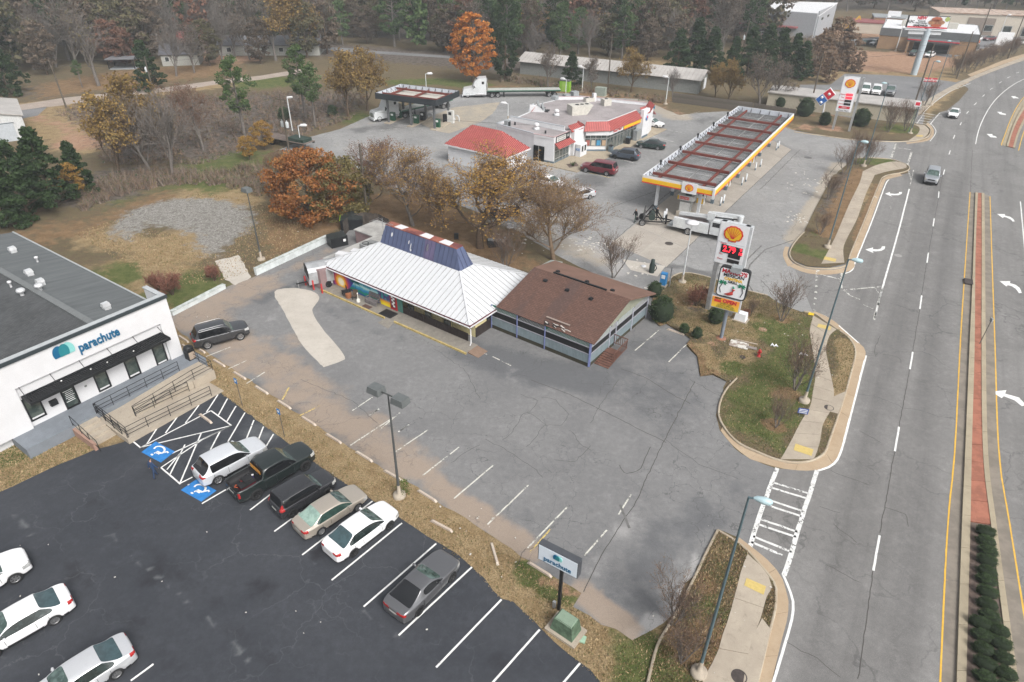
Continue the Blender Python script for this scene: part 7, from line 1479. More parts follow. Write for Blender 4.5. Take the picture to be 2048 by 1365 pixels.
def disabled_sign(base,top,label):
 f=plane_sign(base,-33);_,z=frwall(f,*top);t=thing('parking_sign',label,'sign',f.o,f.a,'blue parking signs in the dry grass strip');tubo(t,'post',[(0,0,0),(0,0,z)],.03,M('post_rust',(.1,.09,.08),.8),6);o_=bxo(t,'plate',(0,-.04,z-.25),(.32,.02,.46),BLUE);bxo(o_,'white_symbol',(0,-.055,z-.22),(.13,.01,.18),LT)
disabled_sign((569,873),(557,818),'blue parking sign on a thin post behind the white crossover');disabled_sign((485,812),(471,757),'blue parking sign on a thin post nearest the concrete ramp')
t=thing('traffic_sign','small red and white road sign behind the far crosswalk','sign',P(1816,268),R(-20));tubo(t,'post',[(0,0,0),(0,0,5.6)],.05,M('green_post',(.1,.2,.15),.6),6);bxo(t,'plate',(0,-.07,5.2),(.9,.03,.9),SF);o_=bxo(t,'plate',(0,-.1,5.2),(.7,.03,.55),RTX)
t=thing('yard_sign','small blue and white yard sign in the grass by the sidewalk','sign',P(1603,834,.13),R(-15));[tubo(t,'leg',[(x,0,0),(x,0,.5)],.012,STEEL,4)for x in(-.2,.2)];bxo(t,'board',(0,0,.55),(.75,.02,.5),M('yard_blue',(.03,.07,.3),.6));[bxo(t,'white_line',(0,-.02,.42+k*.14),(.6,.01,.06),LT)for k in range(3)]
t=thing('marker_post','leaning thin post on the brick median','post',P(1959,688,.14));tubo(t,'post',[(0,0,0),(.5,.5,2.1)],.035,M('post_rust'),6);bxo(t,'plate',(.53,.53,2.2),(.12,.3,.35),UNG)
# ----- lamps and poles
def lamp(base,label,h,kind,deg,group,arm=1.0,r=.072,mat=None,z=0):
 t=thing('street_lamp',label,'street lamp',P(*base,z),R(deg),group);m_=mat or M('lamp_pole_green',(.10,.15,.17),.5,.2)
 mb=MB();mb.tube([(0,0,0),(0,0,h*.5),(0,0,h)],[r*1.35,r,r*.65],10);obj('pole',mb,m_,t);b_=MB();b_.lathe((0,0,0),[(.42,0),(.42,.22),(.3,.26),(r*1.8,.3),(r*1.6,.9),(r*1.35,1.0)],14);obj('base',b_,CONC,t)
 if kind=='cobra':
  tubo(t,'arm',[(0,0,h-.05),(arm*.4,0,h)],.045,m_,6);mb=MB();mb.tube([(arm*.3,0,h),(arm*.3+.12,0,h+.02),(arm*.3+.4,0,h+.0),(arm*.3+.66,0,h-.02),(arm*.3+.74,0,h-.02)],[.05,.11,.17,.14,.04],10);obj('lamp_head',mb,M('lamp_head_pale',(.42,.56,.6),.35),t)
 if kind=='white':
  tubo(t,'arm',[(0,0,h-.05),(arm,0,h)],.06,m_,6);mb=MB();mb.tube([(arm-.2,0,h),(arm,0,h+.05),(arm+.7,0,h+.05),(arm+.9,0,h)],[.1,.24,.24,.1],8);obj('lamp_head',mb,WWALL,t)
 if kind=='disc':mb=MB();mb.lathe((0,0,h),[(.1,-.15),(.65,-.05),(.68,.08),(.3,.2),(.001,.22)],16);obj('lamp_head',mb,WWALL,t)
 if kind=='box':
  for s in((-1,1)if arm>1 else(0,)):
   tubo(t,'arm',[(0,0,h),(s*.5,0,h)],.05,m_,6);mb=MB();mb.box((s*.95,0,h),(.95,.75,.42),0,0,None,.86);obj('lamp_head',mb,M('lamp_box_grey',(.12,.13,.13),.5),t)
 return t
GL='tall street lamps along the road'
lamp((1397,1347),'tall street lamp nearest the camera by the lower crosswalk',12.5,'cobra',-20,GL,.6,z=.13);lamp((1608,803),'tall street lamp on the grass island with the hydrant',12.4,'cobra',-20,GL,.6,z=.13);lamp((1655,495),'tall street lamp on the long sidewalk strip',12.3,'cobra',-20,GL,.8,z=.13)
lamp((1727,333),'street lamp at the far tip of the sidewalk strip',12.2,'cobra',160,GL,.6,z=.13);lamp((1820,268),'street lamp at the far crosswalk',12.2,'cobra',-30,GL,.8);lamp((1861,211),'street lamp beside the far sidewalk',12.2,'cobra',150,GL,.5)
lamp((799,993),'double headed dark lot light in the dry grass strip',8.4,'box',-33,None,2,mat=M('lamp_dark',(.07,.075,.075),.6));lamp((523,520),'dark lot light with square head on the dry lawn',8.0,'box',-33,None,.5,mat=M('lamp_dark'));
GW='white lamps round the station lot'
WP=M('lamp_white_pole',(.6,.62,.63),.5)
lamp((1364,566),'white lamp with disc head beside the near price sign',6.7,'disc',0,GW,mat=WP)
for b_,h_,dg,lb in(((1331,209),5.2,150,'white lamp by the wooden fence'),((1164,185),5.1,150,'white lamp behind the shop near the lime bin'),((1131,193),3.4,150,'short white lamp left of the lime bin'),((603,297),3.6,10,'white lamp behind the red oak near the flatbed trailer'),((854,203),5.3,10,'white lamp behind the truck canopy'),((1016,243),3.2,170,'white lamp behind the shop annex')):lamp(b_,lb,h_,'white',dg,GW,.5,.08,WP)
t=thing('street_lamp','tall white lamp behind the transformer pole','street lamp',P(585,262),R(10),GW);tubo(t,'pole',[(0,0,0),(0,0,5.6)],.09,WP);tubo(t,'lamp_head',[(0,0,5.6),(.9,0,5.65)],.18,WWALL)
for k,(b_,h_)in enumerate((((1758,88),7.5),((1791,103),8.5),((1997,78),7))):lamp(b_,['white lamp left of the brown restaurant','white lamp in front of the brown restaurant','white lamp beside the blank white sign'][k],h_,'white',10,None,.5,.12,WP)
WOOD=M('pole_wood',(.115,.095,.075),.9,var=.3,scale=1.5);tops={}
def upole(nm,base,h,label,arm=0,tr=0,lean=(0,0)):
 t=thing('utility_pole',label,'utility pole',P(*base),R(-30),'wooden utility poles');tubo(t,'pole',[(0,0,0),(lean[0],lean[1],h)],[.17,.11],WOOD,8)if 0 else None
 mb=MB();mb.tube([(0,0,0),(lean[0],lean[1],h)],[.17,.11],8);obj('pole',mb,WOOD,t)
 if arm:mb=MB();mb.box((lean[0],lean[1],h-.8),(2.4,.1,.12));obj('crossarm',mb,WOOD,t)
 for i in range(tr):mb=MB();mb.lathe((lean[0]+(.38 if i%2 else-.38)*(1.4),lean[1],h*(.72 if tr<2 else .52)-.9),[(.24,0),(.26,.1),(.26,.8),(.2,.9),(.05,.95),(.04,1.15),(.001,1.16)],10);obj('transformer',mb,M('transformer_grey',(.5,.53,.54),.5),t)
 tops[nm]=P(*base)+Vector((lean[0]*.86,lean[0]*-.5+lean[1],h-.2))
upole('a',(133,217),9.2,'leaning wooden pole at the bend of the far left road',0,0,(-.4,0));upole('b',(309,191),7.5,'wooden pole beside the far road in front of the dark evergreen',1,1);upole('c',(1215,182),11.6,'grey utility pole behind the shop, left of the autumn bush tree',1,0)
upole('d',(1474,150),12.2,'tall utility pole among the dark evergreens with a transformer',1,1,(.6,0));upole('e',(1620,216),10.8,'leaning utility pole behind the tilted sign');upole('f',(1828,212),12,'big leaning utility pole behind the far price sign');upole('g',(1913,158),10.5,'utility pole at the edge of the red clay lot')
upole('h',(1945,116),13.5,'utility pole right of the brown restaurant');upole('i',(2015,118),11.5,'utility pole beside the blank white sign');upole('j',(578,300),8.6,'utility pole with three transformers over the flatbed trailer',1,3)
upole('k',(736,440),9.5,'thin pole rising from the trees behind the mansard')
WIRE=M('wire',(.05,.05,.055),.6)
def wire(a,b,sag,label,off=0):
 a=Vector(a)+Vector((0,0,off));b=Vector(b)+Vector((0,0,off));mb=MB();mb.tube([a.lerp(b,i/14)+Vector((0,0,-sag*4*(i/14)*(1-i/14)))for i in range(15)],.022,3,0,False);o_=obj('power_line',mb,WIRE);tag(o_,label,'power line','overhead power lines')
farl=P(-200,130)+Vector((0,0,9));farm=P(640,120)+Vector((0,0,8))
for a,b,lb in((tops['a'],farl,'from the leaning left pole out of the frame at left'),(tops['a'],tops['b'],'between the two poles of the far left road'),(tops['b'],farm,'from the far road pole towards the wood'),(farm,tops['c'],'across the wood to the pole behind the shop'),(tops['c'],tops['d'],'between the shop pole and the evergreen pole'),(tops['d'],tops['e'],'from the evergreen pole to the tilted sign'),(tops['e'],tops['f'],'above the far lot behind the price sign'),(tops['f'],tops['g'],'above the red clay lot'),(tops['g'],tops['h'],'beyond the red clay lot'),(tops['h'],tops['i'],'near the blank white sign')):
 for o2 in(0,-1.1):wire(a,b,1.2 if(a-b).length>30 else .5,('upper' if o2==0 else 'lower')+' power line '+lb,o2)
wire(tops['f'],P(2300,170)+Vector((0,0,9)),.8,'power line crossing the road bend to the right');wire(tops['j'],P(300,330)+Vector((0,0,7)),.8,'power line from the transformer pole to the left');wire(tops['j'],P(1060,250,4),.8,'power line from the transformer pole to the shop')
# ----- small things on the ground
stop=MB();stop.box((0,0,.07),(1.75,.17,.14),0,0,None,.8);sme=stop.mesh('wheel_stop',mat_concrete('stop_concrete',(.6,.53,.45),(.5,.42,.35),(.35,.24,.18)))
for k,(px,a,lb)in enumerate((((367,679),-38,'beside the white building corner'),((374,697),-38,'broken one on the grass by the litter bin'),((399,700),-36,'behind the dark grey wagon'),((438,727),-36,'third down the row'),((479,752),-36,'above the first parking sign'),((523,781),-37,'right of the first parking sign'),((568,810),-37,'above the second parking sign'),((617,843),-37,'right of the second parking sign'),((667,878),-37,'above the black pickup'),((728,914),-37,'above the beige sedan'),((786,952),-35,'touching the double lot light'),((854,993),-37,'right of the double lot light'),((883,1053),-32,'out on the dry grass strip'),((1079,1140),-37,'left of the parachute sign'),((1351,665),-35,'by the shrubs at the patio'),((989,1108),-75,'turned across the grass strip'),((411,838),-38,'on the dark lot by the ramp'))):
 o_=link('wheel_stop',sme,None,P(*px,.02 if k!=15 else .0),R(a));tag(o_,'concrete wheel stop '+lb,'wheel stop','concrete wheel stops')
t=thing('green_cabinet','mossy green utility cabinet on a concrete pad by the parachute sign','utility cabinet',P(1131,1262),R(-37));bxo(t,'pad',(0,0,.08),(1.9,1.3,.16),CONC);mb=MB();mb.box((0,0,.6),(1.4,.95,.9),0,0,None,.8);obj('housing',mb,M('mossy_green',(.11,.17,.11),.85,var=.45,scale=2.5,grain=12),t)
mb=MB();mb.box((0,0,1.08),(1.05,.7,.1),0,0,None,.9);obj('lid',mb,M('lid_green',(.2,.27,.2),.8),t)
o_=link('valve_box',MB().box((0,0,.05),(.5,.4,.1)).mesh('valve_box',M('valve_green',(.3,.45,.33),.7)),None,P(1162,1279),R(-20));tag(o_,'pale green valve box beside the green cabinet','valve box');o_=link('brick_piece',MB().box((0,0,.06),(.25,.6,.12)).mesh('brick_piece',M('pink_brick',(.5,.3,.25),.8)),None,P(1157,1256),R(20));tag(o_,'pink brick piece by the green cabinet','brick')
t=thing('fire_hydrant','red fire hydrant on the grass island','fire hydrant',P(1517,713,.13));HR=M('hydrant_red',(.42,.03,.03),.5);mb=MB();mb.lathe((0,0,0),[(.17,0),(.17,.05),(.11,.08),(.11,.5),(.15,.53),(.14,.6),(.08,.68),(.03,.74),(.001,.75)],14);obj('barrel',mb,HR,t)
for s in(-1,1):tubo(t,'nozzle',[(0,0,.42),(s*.2,0,.42)],.055,HR,8)
t=thing('air_machine','blue air machine beside the kerb behind the patio','air machine',P(1325,575),R(-30));bxo(t,'cabinet',(0,0,1.0),(.6,.5,1.3),M('air_blue',(.03,.22,.5),.5));bxo(t,'plinth',(0,0,.17),(.8,.6,.34),CONC);tubo(t,'pipe_post',[(.6,.3,0),(.6,.3,2.4)],.06,STEEL,6);bxo(t,'panel',(0,-.26,1.3),(.4,.02,.4),SF)
t=thing('vacuum_tank','dark green vacuum can on the pale concrete pad','vacuum',P(1303,545,.04));mb=MB();mb.lathe((0,0,0),[(.3,0),(.32,.9),(.22,1.1),(.2,1.5),(.001,1.6)],12);obj('tank',mb,M('dark_green_metal'),t);tubo(t,'hose',[(.3,0,.9),(.5,0,.5),(.35,.1,.1)],.05,BLK,6)
o_=link('concrete_cap',MB().lathe((0,0,0),[(.3,0),(.3,.05),(.001,.06)],14).mesh('concrete_cap',SF),None,P(1287,533,.035));tag(o_,'small round white cap on the pale concrete pad','cap')
t=thing('electric_meter','slanted white utility box behind the cantina sign','utility box',P(1481,640,.13),R(-35));mb=MB();mb.box((0,0,.4),(1.1,.8,.8),0,0,None,.85);obj('housing',mb,SF,t);bxo(t,'pad',(0,0,.04),(1.4,1.1,.08),CONC)
t=thing('fallen_board','fallen white sign board lying on the grass island','board',P(1478,690,.16),R(-25));bxo(t,'panel',(0,0,.03),(1.6,1.1,.05),M('peeling_white',(.62,.60,.55),.8,var=.4,scale=2,c2=(.28,.22,.18),low=.48,high=.52));bxo(t,'stick',(.5,.75,.04),(2.0,.08,.05),M('stick_pale',(.5,.42,.34),.9));bxo(t,'stick',(1.1,-.1,.06),(.9,.4,.05),M('grey_board',(.25,.22,.2),.9))
for k,(px,s)in enumerate((((1541,693),.5),((1598,711),.6))):
 mb=MB();mb.tube([(0,0,.05),(s*.4,.2,.12),(s*.6,-.1,.06),(s,.1,.1),(s*1.2,-.15,.05)],[.03,.12,.06,.12,.03],5);o_=obj('litter',mb,SF,None,P(*px,.14));tag(o_,['curled white litter right of the hydrant','white litter under the bare shrub near the lamp'][k],'litter')
mb=MB();rr=random.Random(11)
for px,n_,sp in(((1100,470),60,2.2),((1060,450),40,2.2),((1180,490),50,2.5),((1640,370),60,6),((1600,440),30,2.5),((1560,720),14,7),((1500,640),10,6),((300,700),6,6),((700,1200),14,9),((200,1100),10,9),((1450,1200),10,5),((960,1100),16,5),((1750,420),12,5),((1380,610),10,4),((560,480),10,8),((1040,480),20,4),((1270,540),30,3)):
 c_=P(*px)
 for i in range(n_):s=rr.uniform(.03,.14)if n_<20 else rr.uniform(.06,.4);mb.box((c_.x+rr.gauss(0,sp*.5),c_.y+rr.gauss(0,sp*.5),.15 if n_<20 else .05),(s,s*.6,.03),rr.uniform(0,3))
obj('debris',mb,M('debris_pale',(.6,.57,.52),.9,var=.2),kind='stuff')
t=thing('junk_pallet','dark machine parts on a pallet under the large golden tree','pallet',P(996,490),R(10));bxo(t,'pallet',(0,0,.25),(2.4,1.4,.5),PLAS)
for i in range(6):bxo(t,'metal_part',(-.9+i*.36,random.uniform(-.4,.4),.6),(.5,.3,.2),STEEL if i%2 else UNG,i)
t=thing('concrete_pillar','round grey pillar with a white cap behind the brown roof','pillar',P(1020,492));mb=MB();mb.lathe((0,0,0),[(.28,0),(.28,2.1),(.38,2.12),(.38,2.25),(.001,2.3)],12);obj('shaft',mb,M('dull_grey',(.22,.2,.18),.9),t);mb=MB();mb.lathe((0,0,2.3),[(.4,0),(.4,.06),(.001,.08)],12);obj('cap',mb,SF,t)
t=thing('grill_stand','small dark grill under the golden tree','grill',P(913,480));bxo(t,'body',(0,0,.5),(.5,.4,.6),BLK);[tubo(t,'leg',[(x,0,0),(x,0,.3)],.03,BLK,4)for x in(-.2,.2)]
for k,(px,a)in enumerate((((1010,430),20),((1120,440),-10))):t=thing('covered_skip',['dark skip filled with white debris behind the golden tree','low pile of white debris at the lot edge'][k],'skip',P(*px),R(a));bxo(t,'body',(0,0,.5 if k==0 else .15),(3.6,1.6,1.0 if k==0 else .3),PLAS if k==0 else M('debris_pale'));[bxo(t,'debris_sheet',(-1.4+i*.5,random.uniform(-.5,.5),(1.05 if k==0 else .35)+random.random()*.1),(.7,.5,.04),M('debris_pale'),i)for i in range(6)]
t=thing('lime_bin','lime green portable toilet behind the shop','portable toilet',P(1130,183),R(-25));bxo(t,'cabin',(0,0,1.1),(2.2,1.4,2.2),M('lime_green',(.20,.40,.03),.6));bxo(t,'roof',(0,0,2.3),(2.3,1.5,.2),M('dark_roof',(.1,.1,.1),.7));bxo(t,'door',(0,-.72,1.05),(.9,.05,1.9),M('lime_light',(.28,.45,.08),.6))
t=thing('grey_cabinet','grey green transformer cabinet behind the shop','utility cabinet',P(1201,192),R(-25));bxo(t,'housing',(0,0,.9),(2.2,1.4,1.7),M('cabinet_green_grey',(.25,.28,.24),.8));bxo(t,'pad',(0,0,.05),(2.6,1.8,.1),CONC)
# ----- trucks and trailers
def wheels_at(t,pts,r,wd,sp=6,dark=False):
 tm,rm=wheel_meshes(r,wd,sp,dark)
 for x,y in pts:
  w_=link('wheel',tm,t,(x,y,r))
  if y<0:w_.rotation_euler=(0,0,math.pi)
  link('rim',rm,w_)
def sideprism(mb,prof,y0,y1,mi=0):
 0
 n=len(prof);vs=[(x,y0,z)for x,z in prof]+[(x,y1,z)for x,z in prof]
 mb.add(vs,[tuple(range(n)),tuple(range(2*n-1,n-1,-1))]+[(i,n+i,n+(i+1)%n,(i+1)%n)for i in range(n)],mi)
def fixn(o):bm=bmesh.new();bm.from_mesh(o.data);bmesh.ops.recalc_face_normals(bm,faces=bm.faces);bm.to_mesh(o.data);bm.free();return o
TRW=M('truck_white',(.58,.60,.61),.35,var=.1,coat=.5);FRM=M('chassis_dark',(.03,.035,.033),.7)
def semi(front,deg,label,tlabel,tdeg=None,tl=13.5,bonnet=True):
 p=P(*front);d=Vector((math.cos(R(deg)),math.sin(R(deg)),0));t=thing('semi_truck',label,'semi truck',p,R(deg+180))
 mb=MB();sideprism(mb,[(0,.5),(0,1.3),(-.2,1.75),(-1.9,2.05),(-2.25,2.75),(-4.9,2.75),(-4.9,.6)],-1.15,1.15);fixn(obj('cab',mb,TRW,t))
 mb=MB();sideprism(mb,[(-2.25,2.72),(-2.6,3.4),(-3.3,3.85),(-4.9,3.95),(-4.9,1.0),(-3.2,1.0)],-1.2,1.2);fixn(obj('sleeper',mb,TRW,t))
 mb=MB();mb.add([(-1.93,-1.02,2.1),(-1.93,1.02,2.1),(-2.24,1.0,2.72),(-2.24,-1.0,2.72)],[(0,1,2,3)]);obj('windscreen',mb,GLASSD,t)
 for s in(-1,1):bxo(t,'side_window',(-2.75,s*1.16,2.3),(.8,.03,.55),GLASSD);bxo(t,'sleeper_window',(-4.2,s*1.21,3.0),(.5,.03,.5),GLASSD);bxo(t,'headlight',(-.05,s*.85,1.05),(.14,.4,.25),HEADL);bxo(t,'mirror',(-2.2,s*1.4,2.2),(.12,.25,.6),PLAS);tubo(t,'fuel_tank',[(-2.6,s*.95,.7),(-4.6,s*.95,.7)],.33,ALLOY,10)
 bxo(t,'grille',(.02,0,1.15),(.08,1.1,.8),M('grille_chrome',(.4,.42,.43),.3,.7));bxo(t,'bumper',(.06,0,.5),(.25,2.3,.35),TRW);bxo(t,'roof_badge',(-2.95,0,3.66),(.5,.9,.05),PLAS);bxo(t,'chassis',(-5.8,0,.85),(3.8,.9,.3),FRM)
 wheels_at(t,[(-1.0,1.0),(-1.0,-1.0)]+[(x,s*.95)for x in(-6.1,-7.3)for s in(1,-1)],.5,.3)
 tubo(t,'exhaust',[(-5.1,-1.0,1),(-5.1,-1.0,3.6)],.08,CHROME,6)
 td=R(deg+180 if tdeg is None else tdeg+180);hp=t.matrix_basis if 0 else Matrix.Translation(p)@Matrix.Rotation(R(deg+180),4,'Z');piv=hp@Vector((-5.6,0,0))
 f=thing('flatbed_trailer',tlabel,'trailer',(piv.x,piv.y,0),td);mb=MB();mb.box((-tl/2+.6,0,1.42),(tl,2.5,.12));obj('deck',mb,M('deck_pale',(.42,.43,.40),.8,var=.2),f)
 for s in(-.5,.5):mb=MB();mb.bar((.4,s,1.18),(.6-tl,s,1.18),.15,.38);obj('rail',mb,FRM,f)
 for s in(-1.25,1.25):mb=MB();mb.bar((.6,s,1.4),(.6-tl,s,1.4),.06,.2);obj('side_rail',mb,M('rail_green',(.06,.14,.1),.6),f)
 if bonnet:bxo(f,'headboard',(.5,0,2.1),(.1,2.4,1.3),M('headboard',(.4,.38,.34),.7))
 wheels_at(f,[(x,s*1.0)for x in(1.8-tl,3.0-tl)for s in(1,-1)],.5,.3);[bxo(f,'landing_leg',(-3,s*.7,.6),(.15,.15,1.2),FRM)for s in(-1,1)]
semi((745,243),33,'white semi truck cab parked beside the truck canopy','white decked flatbed trailer passing behind the truck canopy',48,13)
semi((926,194),4,'white semi truck cab in front of the orange tree','long green railed flatbed trailer behind the shop',6,15.5)
t=thing('flatbed_trailer','brown planked flatbed trailer under the transformer pole','trailer',P(578,292),R(-28));mb=MB();PL=M('plank_brown',(.2,.16,.14),.9,var=.3,scale=2)
for i in range(8):bxo(t,'plank',(0,-1.1+i*.31,1.2),(9.5,.27,.08),PL)
for s in(-1.0,1.0):bxo(t,'rail',(0,s,1.05),(9.5,.15,.25),FRM)
wheels_at(t,[(-3.8,1.0),(-3.8,-1.0),(-2.6,1.0),(-2.6,-1.0)],.5,.3,dark=True);bxo(t,'dark_load',(2.6,0,1.5),(3.4,2.0,.5),M('load_green',(.03,.05,.04),.8))
c_=(P(1349,456)+P(1480,487))/2;t=thing('bucket_truck','white bucket truck with a folded boom under the canopy edge','utility truck',c_,R(-31))
mb=MB();sideprism(mb,[(.5,.7),(.5,2.2),(.7,2.4),(2.45,2.4),(3.05,1.6),(4.0,1.4),(4.1,.7)],-1.1,1.1);fixn(obj('cab',mb,TRW,t));mb=MB();mb.add([(2.48,-.95,2.37),(2.48,.95,2.37),(3.06,1.0,1.64),(3.06,-1.0,1.64)],[(0,1,2,3)]);obj('windscreen',mb,GLASSD,t)
for s in(-1,1):bxo(t,'side_window',(1.5,s*1.11,1.95),(1.5,.03,.52),GLASSD);bxo(t,'tool_cabinet',(-1.8,s*.95,1.25),(4.3,.45,1.2),TRW);[bxo(t,'cabinet_door',(x,s*1.185,1.25),(.95,.02,.95),M('door_white',(.6,.62,.62),.4))for x in(-3.3,-.4)];bxo(t,'headlight',(4.06,s*.85,1.05),(.06,.35,.22),HEADL)
bxo(t,'bed_floor',(-1.5,0,.85),(5.0,1.5,.15),M('bed_red',(.25,.09,.06),.8));bxo(t,'rear_step',(-4.3,0,.6),(.8,2.0,.12),UNG);bxo(t,'chassis',(-.3,0,.6),(7.8,.9,.25),FRM);bxo(t,'ladder_rack',(-1.8,.5,1.8),(3.6,.5,.08),ALLOY)
mb=MB();mb.lathe((.2,0,.9),[(.35,0),(.32,1.0),(.25,1.3),(.001,1.3)],12);obj('turret',mb,TRW,t);bxo(t,'turret_head',(.2,0,2.5),(.9,.6,.9),TRW)
mb=MB();mb.bar((.2,0,2.9),(3.4,.2,3.05),.32,.36);obj('upper_boom',mb,TRW,t);mb=MB();mb.bar((0,-.05,2.45),(-3.6,-.1,2.1),.32,.36);obj('lower_boom',mb,TRW,t);mb=MB();mb.bar((.3,-.2,2.5),(3.2,0,2.7),.1,.12);obj('boom_strut',mb,BLK,t);mb=MB();mb.lathe((3.5,.2,2.3),[(.3,0),(.36,.85),(.36,.9),(.3,.85)],12);obj('bucket',mb,TRW,t)
wheels_at(t,[(3.1,.95),(3.1,-.95),(-2.0,1.12),(-2.0,-1.12)],.46,.3)
t=thing('reel_trailer','black cable reel trailer hitched behind the bucket truck','trailer',P(1300,447),R(-10));TB=BLK
for s in(-.75,.75):
 mb=MB();mb.bar((-1.1,s,.55),(1.0,s,.55),.12,.12);mb.bar((1.0,s,.55),(3.1,0,.55),.12,.12);obj('frame_rail',mb,TB,t);mb=MB();mb.bar((-1.0,s,.6),(.1,s,2.2),.11,.11);mb.bar((.1,s,2.2),(1.4,s*.8,.6),.11,.11);obj('reel_arm',mb,TB,t);tubo(t,'cylinder',[(-.9,s,.7),(-.75,s,2.0)],.09,M('hydraulic_grey',(.1,.1,.1),.5),6)
mb=MB();mb.tube([(.1,-.8,1.1),(.1,.8,1.1)],.42,14);obj('hydraulic_motor',mb,M('dark_green_metal'),t);wheels_at(t,[(-1.0,1.0),(-1.0,-1.0)],.42,.22,6,False);bxo(t,'hitch_jack',(1.9,0,.7),(.2,.2,1.2),TB);tubo(t,'drawbar',[(2.8,0,.55),(4.2,.15,.55)],.05,TB,6)
t=thing('excavator','yellow excavator on the building site behind the trees','excavator',P(1693,62),R(0));t.scale=(.62,)*3;YX=M('excavator_yellow',(.5,.3,.05),.6);bxo(t,'body',(0,0,2.4),(5,3,2.2),YX);bxo(t,'tracks',(0,0,.6),(5.5,3.4,1.2),PLAS);mb=MB();mb.bar((1.5,0,3),(5.2,0,7.4),.7,.9);obj('boom',mb,YX,t);mb=MB();mb.bar((5.2,0,7.4),(6.8,0,4),.5,.6);obj('stick',mb,YX,t)
# ----- people
SKIN=M('skin',(.42,.24,.17),.6)
def person(px,h,deg,label,top,legs,hair,stride=.12,z=0,sit=False,bag=None):
 J={'pel':(0,0,.92),'chest':(0,.0,1.28),'neck':(0,.01,1.5),'head':(.03,0,1.66),'crown':(.02,0,1.74)}
 V_=[(0,0,.95),(0,0,1.12),(.01,0,1.34),(.01,0,1.49),(.02,0,1.57),(.04,0,1.66),(.03,0,1.75)];Rr=[(.13,.17),(.12,.15),(.13,.19),(.055,.055),(.06,.055),(.095,.08),(.07,.06)];E_=[(0,1),(1,2),(2,3),(3,4),(4,5),(5,6)]
 for s in(1,-1):
  b=len(V_);st=s*stride
  V_+=[(.0,s*.1,.88),(st*.6+.02,s*.11,.5),(st-.02,s*.11,.1),(st+.13,s*.13,.04)];Rr+=[(.1,.1),(.07,.07),(.05,.05),(.045,.05)];E_+=[(0,b),(b,b+1),(b+1,b+2),(b+2,b+3)]
  b=len(V_);V_+=[(0,s*.2,1.42),(-st*.4,s*.27,1.14),(-st*.8+.06,s*.27,.9),(-st*.8+.1,s*.26,.8)];Rr+=[(.065,.065),(.05,.05),(.038,.038),(.03,.04)];E_+=[(2,b),(b,b+1),(b+1,b+2),(b+2,b+3)]
 k=h/1.78;me=bpy.data.meshes.new('person');me.from_pydata([(x*k,y*k,z_*k)for x,y,z_ in V_],E_,[]);o=bpy.data.objects.new('person',me);COL.objects.link(o)
 sk=o.modifiers.new('s','SKIN');ss=o.modifiers.new('u','SUBSURF');ss.levels=1
 for i,(a,b)in enumerate(Rr):me.skin_vertices[0].data[i].radius=(a*k,b*k);me.skin_vertices[0].data[i].use_root=(i==0)
 ev=bpy.data.meshes.new_from_object(o.evaluated_get(bpy.context.evaluated_depsgraph_get()));bpy.data.objects.remove(o)
 for m_ in(SKIN,top,legs,hair,PLAS):ev.materials.append(m_)
 for f_ in ev.polygons:
  c=f_.center/k;f_.use_smooth=True;arm=abs(c.y)>.215
  f_.material_index=3 if c.z>1.70 or(c.z>1.6 and c.x<.0)else 0 if c.z>1.5 or(arm and c.z<.86)else 4 if c.z<.1 else 1 if c.z>.96 or arm else 2
 ev.name='person';r=link('person',ev,None,P(*px,z),R(deg));tag(r,label,'person')
 if bag:bxo(r,'carried_bag',(-.05*k,.32*k,.6*k),(.25,.12,.35),bag)
 return r
person((1270,445),1.82,200,'person in a dark jacket walking with a black bag by the reel trailer',M('jacket_black',(.02,.022,.025),.9),M('trousers_green',(.08,.11,.10),.9),M('cap_black',(.03,.03,.03),.9),.18,bag=BLK)
person((312,955),1.68,60,'person in navy blue clothes walking on the dark lot',M('shirt_navy',(.03,.06,.13),.9),M('jeans_blue',(.035,.06,.12),.9),M('hair_dark',(.03,.02,.015),.9),.2,.012)
person((1300,240),1.7,150,'person in black behind the white sedan at the shop corner',M('jacket_black'),M('jacket_black'),M('hair_dark'),.1)
person((1312,441),1.8,20,'person in dark work clothes standing at the reel trailer',M('jacket_black'),M('trousers_dark',(.04,.045,.04),.9),M('cap_black'),.08)
# ----- far buildings
def bld(name,label,a,deg,w_,d_,h,wall,cat='building'):
 o=P(*a)if len(a)==2 else Vector(a);f=Fr(o,o+fvec(deg));t=thing(name,label,cat,f.o,f.a);bxo(t,'wall',(w_/2,d_/2,h/2),(w_,d_,h),wall);return t,f
def gable(t,x0,x1,y0,y1,ze_,zr_,mat,ov=.5,axis='x'):
 if axis=='x':ym=(y0+y1)/2;q=[[(x0-ov,y0-ov,ze_),(x1+ov,y0-ov,ze_),(x1+ov,ym,zr_),(x0-ov,ym,zr_)],[(x1+ov,y1+ov,ze_),(x0-ov,y1+ov,ze_),(x0-ov,ym,zr_),(x1+ov,ym,zr_)]];g=[[(x,y0,ze_),(x,y1,ze_),(x,ym,zr_-.1)]for x in(x0,x1)]
 else:xm=(x0+x1)/2;q=[[(x1+ov,y0-ov,ze_),(x1+ov,y1+ov,ze_),(xm,y1+ov,zr_),(xm,y0-ov,zr_)],[(x0-ov,y1+ov,ze_),(x0-ov,y0-ov,ze_),(xm,y0-ov,zr_),(xm,y1+ov,zr_)]];g=[[(x0,y,ze_),(x1,y,ze_),(xm,y,zr_-.1)]for y in(y0,y1)]
 for p in q:slope(t,'roof_slope',p,mat,.12)
 return g
def tri(t,g,mat):
 for p in g:mb=MB();mb.add(p,[(0,1,2)]);obj('gable',mb,mat,t)
